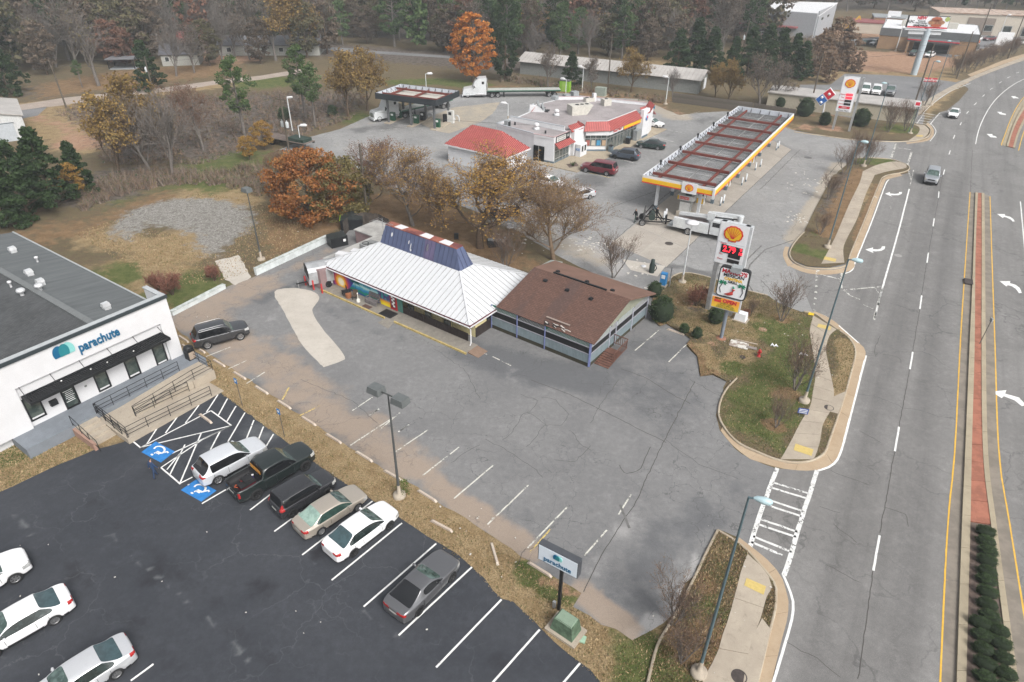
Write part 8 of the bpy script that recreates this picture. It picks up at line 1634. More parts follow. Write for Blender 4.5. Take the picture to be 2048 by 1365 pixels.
SHEDR=M('shed_roof_pale',(.42,.40,.38),.7,0,.15,.4);SHEDW=M('shed_wall_grey',(.24,.25,.24),.85,var=.2);LBW=M('barn_white',(.55,.56,.56),.6)
t,f=bld('long_shed','long low shed with pale metal roof behind the autumn trees',(1040,148),-26.8,43,8,2.9,SHEDW);g=gable(t,0,43,0,8,2.9,4.4,SHEDR,.7);tri(t,g,SHEDW);ribs(t,'roof_seam',[(-.7,-.7,2.95),(43.7,-.7,2.95),(43.7,4,4.45),(-.7,4,4.45)],.9,M('seam_brown',(.3,.27,.24),.8));bxo(t,'end_door',(43.05,3,1.2),(.1,2.4,2.4),DARKG);bxo(t,'white_door',(43.05,6,1.2),(.12,1.4,2.2),SWALL)
t,f=bld('low_white_building','low beige building with a flat pale roof behind the station fence',(1532,213),-28,27,7,2.7,M('beige_wall',(.42,.38,.30),.85));bxo(t,'roof',(13.5,3.5,2.8),(27.6,7.6,.2),SHEDR);bxo(t,'end_band',(27.1,3.5,1.6),(.1,6.8,.5),SWALL)
t,f=bld('metal_barn','white metal barn with a grey roller door at the left edge',tuple(P(60,278)-fvec(36)*16),36,16,13,3.9,LBW);tri(t,gable(t,0,16,0,13,3.9,5.6,SHEDR,.3,'y'),LBW)
ribs(t,'wall_seam',[(0,-.02,.1),(16,-.02,.1),(16,-.02,3.8),(0,-.02,3.8)],.9,M('barn_seam',(.4,.42,.43),.7),.03)
a0=f.l(30,292);bxo(t,'roller_door',(13.0,-.08,1.4),(3.0,.1,2.8),M('door_grey_white',(.42,.45,.48),.6));bxo(t,'door_frame',(13.0,-.05,2.85),(3.3,.12,.15),M('frame_dark',(.1,.12,.13),.6))
BW=M('block_wall_grey',(.33,.34,.36),.8,var=.1)
t,f=bld('big_white_hall','big grey hall with a bright white roof on the building site',(1466,62),-33,26,26,5.5,BW);slope(t,'roof_slope',[(-.3,-.3,5.6),(26.3,-.3,6.6),(26.3,26.3,8.2),(-.3,26.3,7.2)],SWALL,.3);bxo(t,'front_block',(20,-.6,3.6),(12,1.2,7.2),BW);bxo(t,'red_canopy',(10,-2,2.9),(22,4,.4),M('canopy_maroon',(.25,.08,.08),.7));bxo(t,'dark_opening',(8,-.1,1.4),(12,.3,2.6),PLAS);bxo(t,'end_wall',(26.1,13,4),(.4,26,7.6),BW);[bxo(t,'end_window',(26.35,y,5.2),(.1,2.4,.7),DARKG)for y in(6,15)]
TB_=M('tan_brick',(.34,.22,.13),.85,var=.15,scale=.6,grain=6)
t,f=bld('brown_restaurant','brown and grey flat roofed restaurant below the billboard',(1752,97),-28.6,25,22,3.6,TB_);bxo(t,'grey_band',(12.5,11,4.6),(25.3,22.3,2.0),M('band_grey',(.13,.135,.14),.7));bxo(t,'roof',(12.5,11,5.65),(24.6,21.6,.12),SWALL);bxo(t,'drive_canopy',(14,-2.4,3.5),(13,5,.6),M('band_grey'));bxo(t,'canopy_edge',(14,-4.95,3.7),(13,.15,.25),RTX);bxo(t,'dark_bay',(14,-.1,1.4),(9,.2,2.6),PLAS);bxo(t,'red_trim',(25.3,11,3.7),(.4,22.4,.4),M('trim_orange',(.5,.13,.06),.6));[bxo(t,'post',(x,-4.6,1.6),(.5,.5,3.2),TB_)for x in(8,20)]
for i in range(5):windowx(t,3+i*3.4,5.8+i*3.4,.5,3.1,25.0,SHG,ALF,.12)
for k,(x,y)in enumerate(((6,8),(12,12),(18,9))):bxo(t,'roof_unit',(x,y,6.4),(2.6,2.2,1.5),UNI)
CRW=M('cream_stucco',(.5,.45,.38),.85,var=.08,scale=.3)
t,f=bld('shop_row','long cream shop row at the upper right',(1868,66),-17,62,16,6.2,CRW);bxo(t,'roof',(31,8,6.3),(62.6,16.6,.25),M('roof_brown',(.3,.2,.15),.9,c2=(.5,.42,.36),scale=.6));bxo(t,'dark_band',(13,-.1,2.6),(8,.25,5.2),M('taupe',(.24,.2,.17),.85));bxo(t,'dark_band',(38,-.1,2.2),(16,.25,4.6),M('taupe'))
for i in range(9):window(t,3+i*5.6,5.6+i*5.6,.2 if i>3 else 1.2,3.2,-.24,DARKG,ALF,.15)
t,f=bld('far_store','tan far store left of the brown restaurant',(1742,62),-20,14,10,4.2,TB_);bxo(t,'roof',(7,5,4.3),(14.4,10.4,.3),UNG);bxo(t,'roof_sign',(6,2,5.4),(4,.5,1.6),SF)
t,f=bld('far_store','pale far store with a red roof edge left of the tan one',(1705,66),-20,13,10,3.2,CRW);bxo(t,'roof',(6.5,5,3.3),(13.4,10.4,.3),M('canopy_maroon'))
HW=M('house_white',(.36,.36,.33),.8)
t,f=bld('white_house','small white house half hidden behind the dark evergreen',(326,133),14,8.5,7,2.6,HW);tri(t,gable(t,0,8.5,0,7,2.6,4.6,M('roof_dark_grey',(.09,.09,.1),.9),.4),HW);window(t,.8,1.8,1,2.1,-.02,DARKG,SWALL)
t,f=bld('red_roofed_shed','small shed with a red metal roof behind the white house',(360,108),14,6.5,6,3.6,M('shed_pinkish',(.3,.2,.17),.85));gable(t,0,6.5,0,6,3.6,5.2,M('roof_dull_red',(.28,.09,.08),.7),.3)
t,f=bld('long_white_house','long pale house behind the bare trees of the far yard',(440,112),5,26,8,2.6,HW);tri(t,gable(t,0,26,0,8,2.6,4.4,M('roof_grey',(.16,.16,.17),.9),.4),HW);[window(t,2+i*4.5,3.2+i*4.5,.9,2.0,-.02,DARKG,SWALL)for i in range(5)]
t,f=bld('carport','low open carport in the far yard',(218,140),8,6,4,.1,UNG,'carport');bxo(t,'roof',(3,2,2.3),(6.6,4.6,.15),M('roof_grey',(.16,.16,.17),.9));[bxo(t,'post',(x,y,1.1),(.15,.15,2.2),PLAS)for x in(.1,5.9)for y in(.1,3.9)]
fa,fb=P(1345,205),P(1505,226);f=Fr(fa,fb);t=thing('plank_fence','weathered plank fence at the back of the station lot','fence',f.o,f.a);pm_=MB().box((0,0,.95),(.17,.03,1.9)).mesh('plank',M('fence_grey',(.15,.13,.11),.9,var=.35,scale=1.2))
for i in range(int(f.L/.19)):link('plank',pm_,t,(i*.19,random.uniform(-.02,.02),random.uniform(-.06,.04)))
fa,fb=P(1505,226),P(1590,240)
f=Fr(fa,fb);
for i in range(int(f.L/.19)):p=f.w(i*.19,0);q=Vector((math.cos(-Fr(P(1345,205),P(1505,226)).a),0,0));l_=t.matrix_basis;pl_=(Matrix.Translation(P(1345,205))@Matrix.Rotation(Fr(P(1345,205),P(1505,226)).a,4,'Z')).inverted()@p;link('plank',pm_,t,(pl_.x,pl_.y,random.uniform(-.06,.04)))
# ----- vegetation
BARKG=M('bark_grey',(.17,.15,.135),.95,var=.35,scale=4);BARKB=M('bark_brown',(.115,.08,.055),.95,var=.35,scale=4);TWIG=M('twig_grey',(.165,.145,.13),.95,var=.3);TWIGB=M('twig_brown',(.17,.115,.085),.95,var=.3)
LF={k:leafmat('leaf_'+k,c)for k,c in{'gold':[(.10,.055,.015),(.26,.14,.03),(.36,.22,.06),(.22,.18,.05)],'orange':[(.14,.045,.012),(.36,.12,.025),(.46,.18,.04),(.30,.17,.05)],'rust':[(.09,.045,.02),(.21,.075,.025),(.27,.12,.04),(.17,.11,.04)],'olive':[(.05,.05,.02),(.12,.105,.04),(.19,.15,.06),(.13,.12,.045)],'dark':[(.010,.02,.008),(.02,.038,.013),(.032,.055,.02),(.045,.072,.028)],'pine':[(.02,.04,.015),(.05,.085,.03),(.08,.12,.045),(.11,.14,.06)],'ochre':[(.09,.06,.02),(.19,.12,.04),(.25,.17,.06),(.16,.13,.05)],'brown':[(.09,.06,.04),(.17,.11,.075),(.23,.16,.11),(.14,.11,.07)],'shrub':[(.018,.033,.014),(.04,.065,.027),(.065,.095,.042),(.10,.125,.06)],'redtw':[(.08,.04,.028),(.145,.07,.048),(.18,.10,.07),(.14,.095,.065)],'woodb':[(.055,.042,.03),(.095,.07,.05),(.13,.10,.075),(.085,.072,.05)],'woodo':[(.045,.043,.022),(.08,.074,.04),(.12,.105,.058),(.08,.076,.045)],'lime':[(.03,.06,.012),(.07,.12,.02),(.12,.17,.04),(.15,.18,.05)]}.items()}
def rv(r):v=Vector((r.gauss(0,1),r.gauss(0,1),r.gauss(0,1)));return v.normalized()if v.length>1e-6 else Vector((0,0,1))
def leafq(mb,p,s,r,flat=.0):
 a=rv(r);b=a.cross(rv(r)).normalized();a*=s*.5;b*=s*.36;mb.v+=[tuple(p-a),tuple(p-b),tuple(p+a),tuple(p+b)];o=len(mb.v)-4;mb.f.append((o,o+1,o+2,o+3));mb.m.append(1);mb.sm.append(False)
def tree_mesh(name,seed,h,spread=.5,fork=.25,limbs=6,lev=4,kids_=5,up=.5,leaf=None,ls=.22,lpt=3,twigw=.03,bark=None,twig=None,stems=1,droop=0.,density=1.,r0=None):
 0
 r=random.Random(seed);T=MB();C=MB();r0=r0 or h*.022
 def branch(p,d,L,rad,l):
  n=5 if l<2 else 3;pts=[p];q=Vector(p);dd=Vector(d)
  for i in range(n):
   dd=(dd+rv(r)*(.16 if l==0 else .24)+Vector((0,0,(up*.16 if l else .05)-droop*.12*l))).normalized();q=q+dd*(L/n);pts.append(q.copy())
  rs=[rad*(1-.62*i/n)for i in range(n+1)]
  if l<=1:T.tube(pts,rs,7 if l==0 else 5,0,False)
  elif l==2:T.tube(pts,rs,3,0,False)
  else:
   w_=max(twigw,rad*1.2);s_=dd.cross(rv(r)).normalized()*w_
   for a,b in zip(pts[:-1:1],pts[1:]):o=len(C.v);C.v+=[tuple(a-s_),tuple(a+s_),tuple(b)];C.f.append((o,o+1,o+2));C.m.append(0);C.sm.append(False)
  if l>=lev-1:
   if leaf:
    for i in range(lpt):
     if r.random()<density:leafq(C,pts[r.randint(1,n)]+rv(r)*ls*.9,ls*r.uniform(.7,1.3),r)
   return
  k=limbs if l==0 else max(2,round(kids_*r.uniform(.7,1.3)))
  for i in range(k):
   t=(fork+(1-fork)*(i+.5)/k if l==0 else r.uniform(.25,1));j=min(n-1,int(t*n));b=pts[j].lerp(pts[j+1],t*n-j);a=r.uniform(0,6.283)if l else 2.4*i+r.uniform(-.4,.4)
   o_=Vector((math.cos(a),math.sin(a),0));base=(pts[min(j+1,n)]-pts[j]).normalized();sp=spread*(1.0 if l==0 else 1.15)
   nd=(base*(1-sp*.6)+o_*sp+Vector((0,0,up*.5))).normalized()if l==0 else(base*.8+rv(r)*.75+Vector((0,0,up*.35-droop*.3))).normalized()
   branch(b,nd,L*(.62 if l else .58)*r.uniform(.8,1.15)*(1.15-.45*t if l==0 else 1),rad*(.5 if l else .48)*(1-.3*t),l+1)
 for s in range(stems):
  a=2.2*s;d0=Vector((math.cos(a),math.sin(a),0))*(.0 if stems==1 else .32)+Vector((0,0,1));branch(Vector((0,0,-.05))+Vector((math.cos(a),math.sin(a),0))*(.0 if stems==1 else r0*1.5),d0.normalized(),h*.66,r0,0)
 return(T.mesh('trunk',[bark or BARKG]),C.mesh('crown',[twig or TWIG,LF[leaf]if leaf else TWIG]))
def clump_mesh(name,seed,h,w_,leaf,n_cl=70,per=45,ls=.35,shape='round',z0=.22,bark=None,trunk=True,cl=.16):
 0
 r=random.Random(seed);T=MB();C=MB()
 if trunk:T.tube([(0,0,-.05),(r.uniform(-.1,.1),0,h*.4),(0,r.uniform(-.2,.2),h*.92)],[h*.022,h*.016,h*.004],7,0,False)
 for i in range(n_cl):
  u=r.random();a=r.uniform(0,6.283);z=z0+(1-z0)*((i+.5)/n_cl)
  if shape=='cone':R_=(1-(z-z0)/(1-z0))**.8*1.0+.05
  elif shape=='pine':R_=(.45+.55*math.sin(math.pi*min(1,(z-z0)/(1-z0)*1.0)))*(1 if z<.85 else .6)
  else:q=(z-z0)/(1-z0);R_=math.sqrt(max(.02,1-(2*q-1)**2))**.8
  R_*=(.45+.55*u**.5)*w_*r.uniform(.68,1.2)
  c=Vector((math.cos(a)*R_,math.sin(a)*R_,z*h-abs(0)*.0));cr=cl*w_*r.uniform(.7,1.5)+.12
  if trunk and i%2==0:T.tube([(0,0,max(.1,z*h-R_*.5)),tuple(c)],[h*.006,.02],3,0,False)
  for k in range(per):v=rv(r);leafq(C,c+Vector((v.x,v.y,v.z*.6))*cr*r.uniform(.5,1.1),ls*r.uniform(.6,1.3),r)
 if not T.v:T.tube([(0,0,0),(0,0,h*.5)],[.05,.02],4)
 return(T.mesh('trunk',[bark or BARKB]),C.mesh('crown',[TWIG,LF[leaf]]))
def plant(ms,name,label,cat,px,rz=0,s=1.,group=None,z=0,sz=None):
 t=thing(name,label,cat,P(*px,z)if len(px)==2 else px,rz,group);t.scale=(s,s,s*(sz or 1));link('trunk',ms[0],t);link('crown',ms[1],t);return t
m=tree_mesh('g',3,11.2,.8,.2,10,5,8,.42,'gold',.15,3,.022,BARKB,TWIGB,density=.75,r0=.32);plant(m,'golden_tree','large golden tree right behind the purple mansard','tree',(960,496),.4,1.5,sz=.6)
m=tree_mesh('b',8,10.4,.85,.1,10,5,9,.6,'gold',.11,2,.017,M('bark_tan',(.17,.12,.08),.95,var=.3),M('twig_tan',(.21,.145,.10),.95,var=.3),density=.3,r0=.2);plant(m,'bare_tree','wide bare brown tree behind the shingled roof','tree',(1107,521),1.2,1.4,sz=.62)
m=tree_mesh('c',12,10,.75,.15,9,5,8,.45,'gold',.14,2,.017,BARKG,TWIGB,density=.4,r0=.2);plant(m,'bare_tree','thin grey tree with few golden leaves left of the large golden tree','tree',(826,452),0,1.3,sz=.68);plant(m,'bare_tree','small golden leaved tree in front of the red hipped roof','tree',(885,455),2.1,.95,sz=.7)
m=clump_mesh('o',5,8.4,5.3,'rust',150,90,.3,'round',.06,cl=.13);plant(m,'oak_tree','broad rust red oak beside the long low wall','tree',(622,440),.3,1.0)
m=clump_mesh('o2',6,7.8,4.2,'olive',100,70,.28,'round',.06,cl=.14);plant(m,'oak_tree','ochre and green tree touching the right side of the red oak','tree',(690,438),0,.95)
m=tree_mesh('bb',31,9,.6,.1,8,5,6,.5,'redtw',.15,2,.022,BARKG,TWIGB,density=.6);plant(m,'bare_tree','reddish bare tree between the red oak and the thin pole','tree',(735,425),0,1.2,sz=.85);plant(m,'bare_tree','reddish bare tree behind the flatbed trailer side of the red oak','tree',(560,410),1,.75);plant(m,'bare_tree','slim bare tree with reddish twigs in the left thicket','tree',(408,305),2,1.15)
VAS=tree_mesh('v',41,3.8,.5,.1,6,4,7,.75,'brown',.07,1,.011,BARKG,TWIGB,stems=4,density=.3,r0=.05)
for px,s,z,lb in(((1226,556),1.35,0,'pale many stemmed bush against the back of the patio roof'),((1563,642),1.15,.13,'bare crape myrtle nearest the faded crosswalk'),((1590,780),1.25,.13,'largest bare crape myrtle beside the hydrant lamp'),((1552,855),.75,.13,'small bare crape myrtle low on the grass island'),((1345,1250),1.0,.05,'bare reddish myrtle leaning over the kerb of the lower lot'),((1362,1325),.95,.1,'bare myrtle between the lower kerb and the nearest lamp'),((1640,470),.8,.1,'small bare shrub at the foot of the long sidewalk strip'),((1655,400),1.0,.1,'bare shrub halfway along the sidewalk strip'),((1688,350),1.2,.1,'bare shrub third along the sidewalk strip'),((1712,330),1.45,.1,'bare myrtle with dark twigs at the top of the sidewalk strip'),((1735,330),1.1,.1,'rightmost bare myrtle at the top of the sidewalk strip'),((1775,265),1.5,.1,'bare tree right of the round evergreen at the price sign'),((1810,262),1.4,.1,'bare tree at the far crosswalk lamp'),((1848,212),1.3,0,'bare tree behind the far sidewalk'),((1012,540),1.25,0,'thin dark sapling behind the white roof'),((1500,632),.5,.13,'tiny bare bush left of the white utility box')):
 plant(VAS,'crape_myrtle',lb,'tree',px,random.random()*6,s,'bare many stemmed trees',z)
BUSH=[clump_mesh('s%d'%k,60+k,1.0,.46,'shrub',110,40,.06,'round',.0,trunk=False,cl=.04)for k in range(3)]
G_='round clipped shrubs on the median';pts=[(1968,1070),(1969,1089),(1972,1109),(1970,1128),(1971,1150),(1969,1167),(1971,1191),(1971,1215),(1975,1239),(1957,1253),(1994,1268),(1960,1278),(1997,1294),(1963,1305),(2001,1322),(1966,1334),(2008,1354),(1965,1361),(2012,1385),(1968,1390),(2016,1415),(1972,1418)]
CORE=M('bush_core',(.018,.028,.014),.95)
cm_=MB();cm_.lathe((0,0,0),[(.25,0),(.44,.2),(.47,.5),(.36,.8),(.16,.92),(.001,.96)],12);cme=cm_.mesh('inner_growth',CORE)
for k,px in enumerate(pts):
 row='single file shrub %s on the median'%['at the tip','second from the tip','third from the tip','fourth from the tip','fifth from the tip','sixth from the tip','seventh from the tip','eighth from the tip','last before the rows split'][k]if k<9 else('left' if k%2 else 'right')+' row shrub on the median, '+['first','second','third','fourth','fifth','sixth','seventh'][(k-9)//2]+' from the split'
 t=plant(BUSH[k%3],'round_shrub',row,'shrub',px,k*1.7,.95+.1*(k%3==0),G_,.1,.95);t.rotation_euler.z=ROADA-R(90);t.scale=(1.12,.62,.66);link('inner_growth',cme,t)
for px,s,lf,z,lb in(((1322,640),2.3,0,.1,'large dark round bush at the patio corner'),((1308,592),1.5,1,.1,'dark bush behind the patio, under its roof edge'),((1430,645),1.5,2,.13,'tall dark shrub left of the cantina pole'),((1368,665),.9,0,.13,'small light green shrub by the wheel stop'),((1393,675),1.0,1,.13,'small round shrub right of the light green one'),((1720,252),3.0,0,.1,'round dark evergreen right of the far price sign'),((1648,250),2.2,1,.1,'round green bush under the tilted sign'),((1608,232),3.2,2,0,'dark evergreen bush behind the tilted sign pole'),((1560,215),2.4,1,0,'dark evergreen bush at the fence corner'),((665,232),1.9,0,0,'low dark bush in the grass by the truck lot'),((570,240),2.2,1,0,'low dark bush behind the transformer pole')):
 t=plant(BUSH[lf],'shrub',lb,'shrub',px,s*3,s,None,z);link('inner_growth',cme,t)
BUSHW=clump_mesh('wd',59,1.3,.5,'lime',26,14,.12,'round',0.,trunk=False,cl=.4)
RB=tree_mesh('rb',71,1.6,.7,.05,5,4,6,.6,'redtw',.07,2,.018,BARKB,M('twig_red',(.26,.11,.08),.9),stems=8,density=.6,r0=.03)
for px,s,z,lb in(((345,590),1.5,0,'wide reddish bare shrub by the short white wall'),((318,582),1.3,0,'reddish bare shrub left of the wide one'),((430,562),1.1,0,'small reddish shrub beside the concrete drive'),((1392,612),1.4,.1,'reddish sprawling shrub left of the price sign post'),((1462,612),1.3,.1,'sparse reddish shrub between the price sign and the cantina sign'),((1490,636),.6,.1,'small tuft behind the slanted utility box'),((808,985),.8,0,'green tinged weed clump at the double lot light')):plant(RB if px[0]!=808 else BUSHW,'bare_shrub' if px[0]!=808 else 'weed_clump',lb,'shrub',px,s*7,s,'reddish bare shrubs' if px[0]!=808 else None,z)
CED=[clump_mesh('c%d'%k,80+k,9,3.4-.4*k,'dark',110,75,.34,'cone',.04,cl=.13)for k in range(2)];PIN=[clump_mesh('p%d'%k,90+k,12,2.4,'pine',55,60,.32,'pine',.38+.1*k,BARKG,cl=.2)for k in range(2)]
for px,k,s,lb in(((60,440),0,1.05,'big dark cedar left of the dry lawn'),((110,415),1,1.1,'dark cedar in the middle of the cedar clump'),((15,455),0,.85,'dark cedar at the left edge above the grey roof'),((165,385),1,.75,'smaller dark cedar at the right end of the clump'),((-10,400),0,1.0,'dark cedar cut by the left edge'),((20,190),0,1.2,'dark evergreen at the upper left edge'),((302,180),0,1.05,'dark green evergreen in front of the white house')):plant(CED[k],'cedar_tree',lb,'tree',px,s*5,s,'dark cedars')
for px,k,s,lb in(((492,282),0,1.08,'slender pine left of the ochre trees'),((631,255),1,.85,'thin mossy tree at the edge of the truck lot'),((612,240),0,1.05,'loose pine right behind the field'),((165,175),1,.45,'little pine sapling in the far yard')):plant(PIN[k],'pine_tree',lb,'tree',px,s*5,s)
OCH=tree_mesh('och',101,10,.65,.12,9,5,6,.5,'ochre',.3,3,.03,BARKB,TWIGB,density=.95);OCG=clump_mesh('ocg',102,9,3.6,'gold',90,50,.34,'round',.2,cl=.15);BIGB=tree_mesh('big',103,15,.6,.2,7,5,5,.5,'olive',.3,1,.045,BARKG,TWIG,density=.3,r0=.4);BARE=[tree_mesh('ba%d'%k,110+k,13.5,.5,.12,10,4,9,.6,'woodb' if k else None,.4,2,.05,BARKG,TWIG,density=.6)for k in range(3)]
for px,m_,s,nm,lb in(((697,238),OCH,1.1,'autumn_tree','olive gold tree left of the truck canopy'),((735,222),OCH,1.05,'autumn_tree','olive gold tree right behind the semi cab'),((198,172),BIGB,1.0,'bare_tree','great pale trunked tree in the far yard'),((68,140),BIGB,.8,'bare_tree','bare tree behind the yard at upper left'),((353,153),BARE[0],.8,'bare_tree','forked bare tree in front of the white house'),((389,146),BARE[1],.75,'bare_tree','bare tree right of the white house'),((446,127),BARE[0],.95,'bare_tree','left tree of the pair in front of the long pale house'),((552,122),BIGB,.95,'autumn_tree','dark forked tree right of the long pale house'),((470,116),BARE[1],.95,'bare_tree','second tree of the pair in front of the long pale house'),((500,120),BARE[2],.8,'bare_tree','dark bare tree before the middle of the long pale house'),((585,118),OCH,1.6,'autumn_tree','huge gold brown tree at the right end of the far yard'),((280,320),OCH,1.15,'autumn_tree','orange brown tree in the middle of the left thicket'),((300,345),BARE[2],.8,'bare_tree','grey many twigged tree in the left thicket'),((240,350),OCH,1.05,'autumn_tree','brown bushy tree at the left of the thicket'),((345,350),BARE[0],.85,'bare_tree','thin bare tree at the right of the thicket'),((150,395),OCG,.5,'autumn_tree','small rusty tree among the cedars'),((530,300),OCG,.5,'autumn_tree','orange shrub like tree at the edge of the green patch'),((500,320),OCG,.4,'autumn_tree','small yellow tree left of the flatbed trailer'),((945,165),clump_mesh('ot',120,13.5,4.6,'orange',130,70,.42,'round',.12,cl=.13),1.05,'orange_tree','tall bright orange tree behind the white semi truck'),((1010,160),clump_mesh('dk',121,11,3.6,'dark',80,60,.45,'round',.1,cl=.15),1.0,'evergreen_tree','dark evergreen right of the bright orange tree'),((1096,175),BARE[2],.62,'bare_tree','rounded grey tree in front of the long shed'),((1142,170),CED[0],.75,'cedar_tree','dark cedar in front of the long shed'),((1183,182),BARE[1],.5,'bare_tree','small bare tree right of the dark cedar by the shed'),((1262,185),OCH,.82,'autumn_tree','golden green tree right of the shop utility pole'),((1345,200),BARE[0],.45,'bare_tree','thin bare tree at the start of the plank fence'),((1430,195),OCH,.62,'autumn_tree','orange brown tree over the plank fence'),((1456,205),OCH,.75,'autumn_tree','golden tree over the plank fence beside the first'),((1518,215),BARE[2],.75,'bare_tree','pale grey bare tree over the low beige building'),((1550,210),BARE[1],.6,'bare_tree','bare tree at the end of the plank fence')):plant(m_,nm,lb,'tree',px,s*9,s)
for k,(px,s)in enumerate((((1352,150),1.1),((1385,148),1.35),((1418,150),1.15),((1462,152),.95),((1492,150),1.15),((1524,152),1.25),((1552,152),1.15),((1580,154),1.05),((1600,158),.9))):plant(CED[k%2],'cedar_tree','dark cedar of the evergreen screen, %s'%['leftmost','tallest at left','third from left','left of the tall utility pole','right of the tall utility pole','sixth from left','seventh from left','eighth from left','rightmost'][k],'tree',px,k,s,'dark cedars of the evergreen screen')
IVY=clump_mesh('ivy',130,11,3.2,'brown',90,60,.4,'round',.0,cl=.16)
for px,s,lb in(((1665,140),1.1,'big dark vine covered tree left of the red clay lot'),((1690,142),.8,'lower brown thicket tree right of the vine covered one'),((1715,146),.45,'low brown bush at the edge of the far lot'),((1636,150),.9,'olive thicket tree behind the tilted sign'),((1655,165),.6,'small olive tree behind the far price sign')):plant(IVY,'thicket_tree',lb,'tree',px,s*8,s)
for k in range(16):u=k/15;plant(VAS,'crape_myrtle',['first','second','third','fourth','fifth','sixth','seventh','eighth','ninth','tenth','eleventh','twelfth','thirteenth','fourteenth','fifteenth','sixteenth'][k]+' bare young tree along the far sidewalk, counted from the red sign','tree',(1905+u*125+random.uniform(-4,4),152-u*46+random.uniform(-3,3)),k,1.25,'bare young trees along the far sidewalk')
WOODT=[(BARE[0],'bare_tree','bare grey tree in the far wood'),(BARE[1],'bare_tree','bare brown tree in the far wood'),(BARE[2],'bare_tree','bare grey twiggy tree in the far wood'),(OCG,'autumn_tree','gold brown tree in the far wood'),(clump_mesh('wo',140,13,4.6,'woodo',100,46,.5,'round',.15,cl=.15),'autumn_tree','olive tree in the far wood'),(clump_mesh('wb',141,14,4.4,'woodb',100,46,.5,'round',.12,cl=.15),'autumn_tree','brown tree in the far wood'),(clump_mesh('wp',142,16,3.4,'dark',70,55,.5,'pine',.25,BARKG,cl=.2),'pine_tree','dark green pine in the far wood'),(clump_mesh('wq',143,15,3.8,'pine',70,55,.5,'pine',.25,BARKG,cl=.18),'pine_tree','mid green pine in the far wood'),(clump_mesh('wr',144,12,4.2,'redtw',90,46,.5,'round',.1,cl=.15),'autumn_tree','reddish tree in the far wood')]
rr=random.Random(5)
for px,k,s,lb in(((420,132),4,.8,'olive brown tree left of the long pale house'),((522,128),5,.75,'brown tree before the right half of the long pale house'),((615,116),4,1.0,'broad olive tree beside the back road'),((655,108),5,.9,'broad brown tree at the start of the back road'),((95,150),5,.8,'low brown tree at the far edge of the upper left yard'),((255,132),8,.7,'reddish tree between the carport and the evergreen')):plant(WOODT[k][0],'autumn_tree',lb,'tree',px,s*9,s)
base=[(-150,150),(0,140),(100,128),(230,122),(300,108),(420,98),(560,86),(620,84),(720,90),(800,100),(880,120),(1000,128),(1100,118),(1250,118),(1330,122),(1420,110),(1480,84),(1560,26),(1700,16),(1850,18),(2000,24),(2200,24)]
def mixat(x):
 if x<330:return[0,2,0,1,4,5,8,6,2,0]
 if x<560:return[0,0,1,4,5,2,4,6]
 if x<760:return[4,6,5,4,0,5,7,1]
 if x<1020:return[6,6,7,4,5,8,6,1]
 if x<1260:return[4,7,6,5,7,0,6,4,3]
 if x<1480:return[5,8,1,7,4,0,5]
 return[0,1,5,2,4,0,6]
cnt=0
deep=[];SEEN=set()
ZN=[(60,'at the far left corner'),(230,'behind the great pale trunked tree'),(400,'behind the white house'),(560,'behind the long pale house'),(700,'above the back road'),(840,'left of the truck canopy lamp'),(930,'left of the bright orange tree'),(1060,'right of the bright orange tree'),(1160,'above the left part of the long shed'),(1270,'above the shop utility pole'),(1370,'above the right end of the long shed'),(1470,'above the evergreen screen'),(1640,'behind the big grey hall'),(1800,'left of the billboard'),(1930,'behind the billboard'),(2300,'behind the cream shop row')]
for row,dy in enumerate((2,-9,-22,-38,-56,-76,-98)):
 x=-120+row*13
 while x<2180:
  yb_=np.interp(x,[q[0]for q in base],[q[1]for q in base])+dy+rr.uniform(-4,4)
  dist=P(x,max(yb_,-60)).length;stepx=7.2/dist*1325
  x+=stepx*rr.uniform(.75,1.3)
  if yb_<(-25 if x<1480 else-50):continue
  ms,nm,lb=WOODT[rr.choice(mixat(x))];s=rr.uniform(.85,1.25)*(1.1 if row>1 else .95)
  if 1040<x<1400 and row==0:s*=.8
  if row>3 or x>2060 or(x>1500 and row>2):deep.append((P(x,yb_),s*1.1));continue
  lb=lb.replace('in the far wood','in the wood '+next(z for q,z in ZN if x<q)+', '+('front row','second row','third row','fourth row')[row])
  if lb in SEEN:deep.append((P(x,yb_),s*1.05));continue
  SEEN.add(lb)
  plant(ms,nm,lb,'tree',(x,yb_),rr.uniform(0,6.28),s,'trees of the far wood',0,rr.uniform(.85,1.1));cnt+=1
print('wood trees',cnt,len(deep))
LOW=[clump_mesh('lo%d'%k,150+k,14,4.4 if k<4 else 3.2,('woodb','woodo','woodb','redtw','dark','pine')[k],44,20,.95,'round' if k<4 else 'pine',.15,cl=.2)for k in range(6)]
for k in range(6):
 co=np.array([v.co[:]for v in LOW[k][1].vertices]);fc=np.array([p.vertices[:]for p in LOW[k][1].polygons]);vs,fs,o=[],[],0
 for i,(p,s)in enumerate(deep):
  if i%6!=k or(k>3 and p.x>60 and i%5):continue
  a=i*1.3;ca,sa=math.cos(a)*s,math.sin(a)*s;vs.append(np.stack([co[:,0]*ca-co[:,1]*sa+p.x,co[:,0]*sa+co[:,1]*ca+p.y,co[:,2]*s],1));fs.append(fc+o);o+=len(co)
 me=bpy.data.meshes.new('distant_wood');me.from_pydata(np.concatenate(vs).tolist(),[],np.concatenate(fs).tolist());me.materials.append(LF[('woodb','woodo','woodb','redtw','dark','pine')[k]]);link('distant_wood',me,kind='stuff')
mb=MB();rs_=random.Random(9)
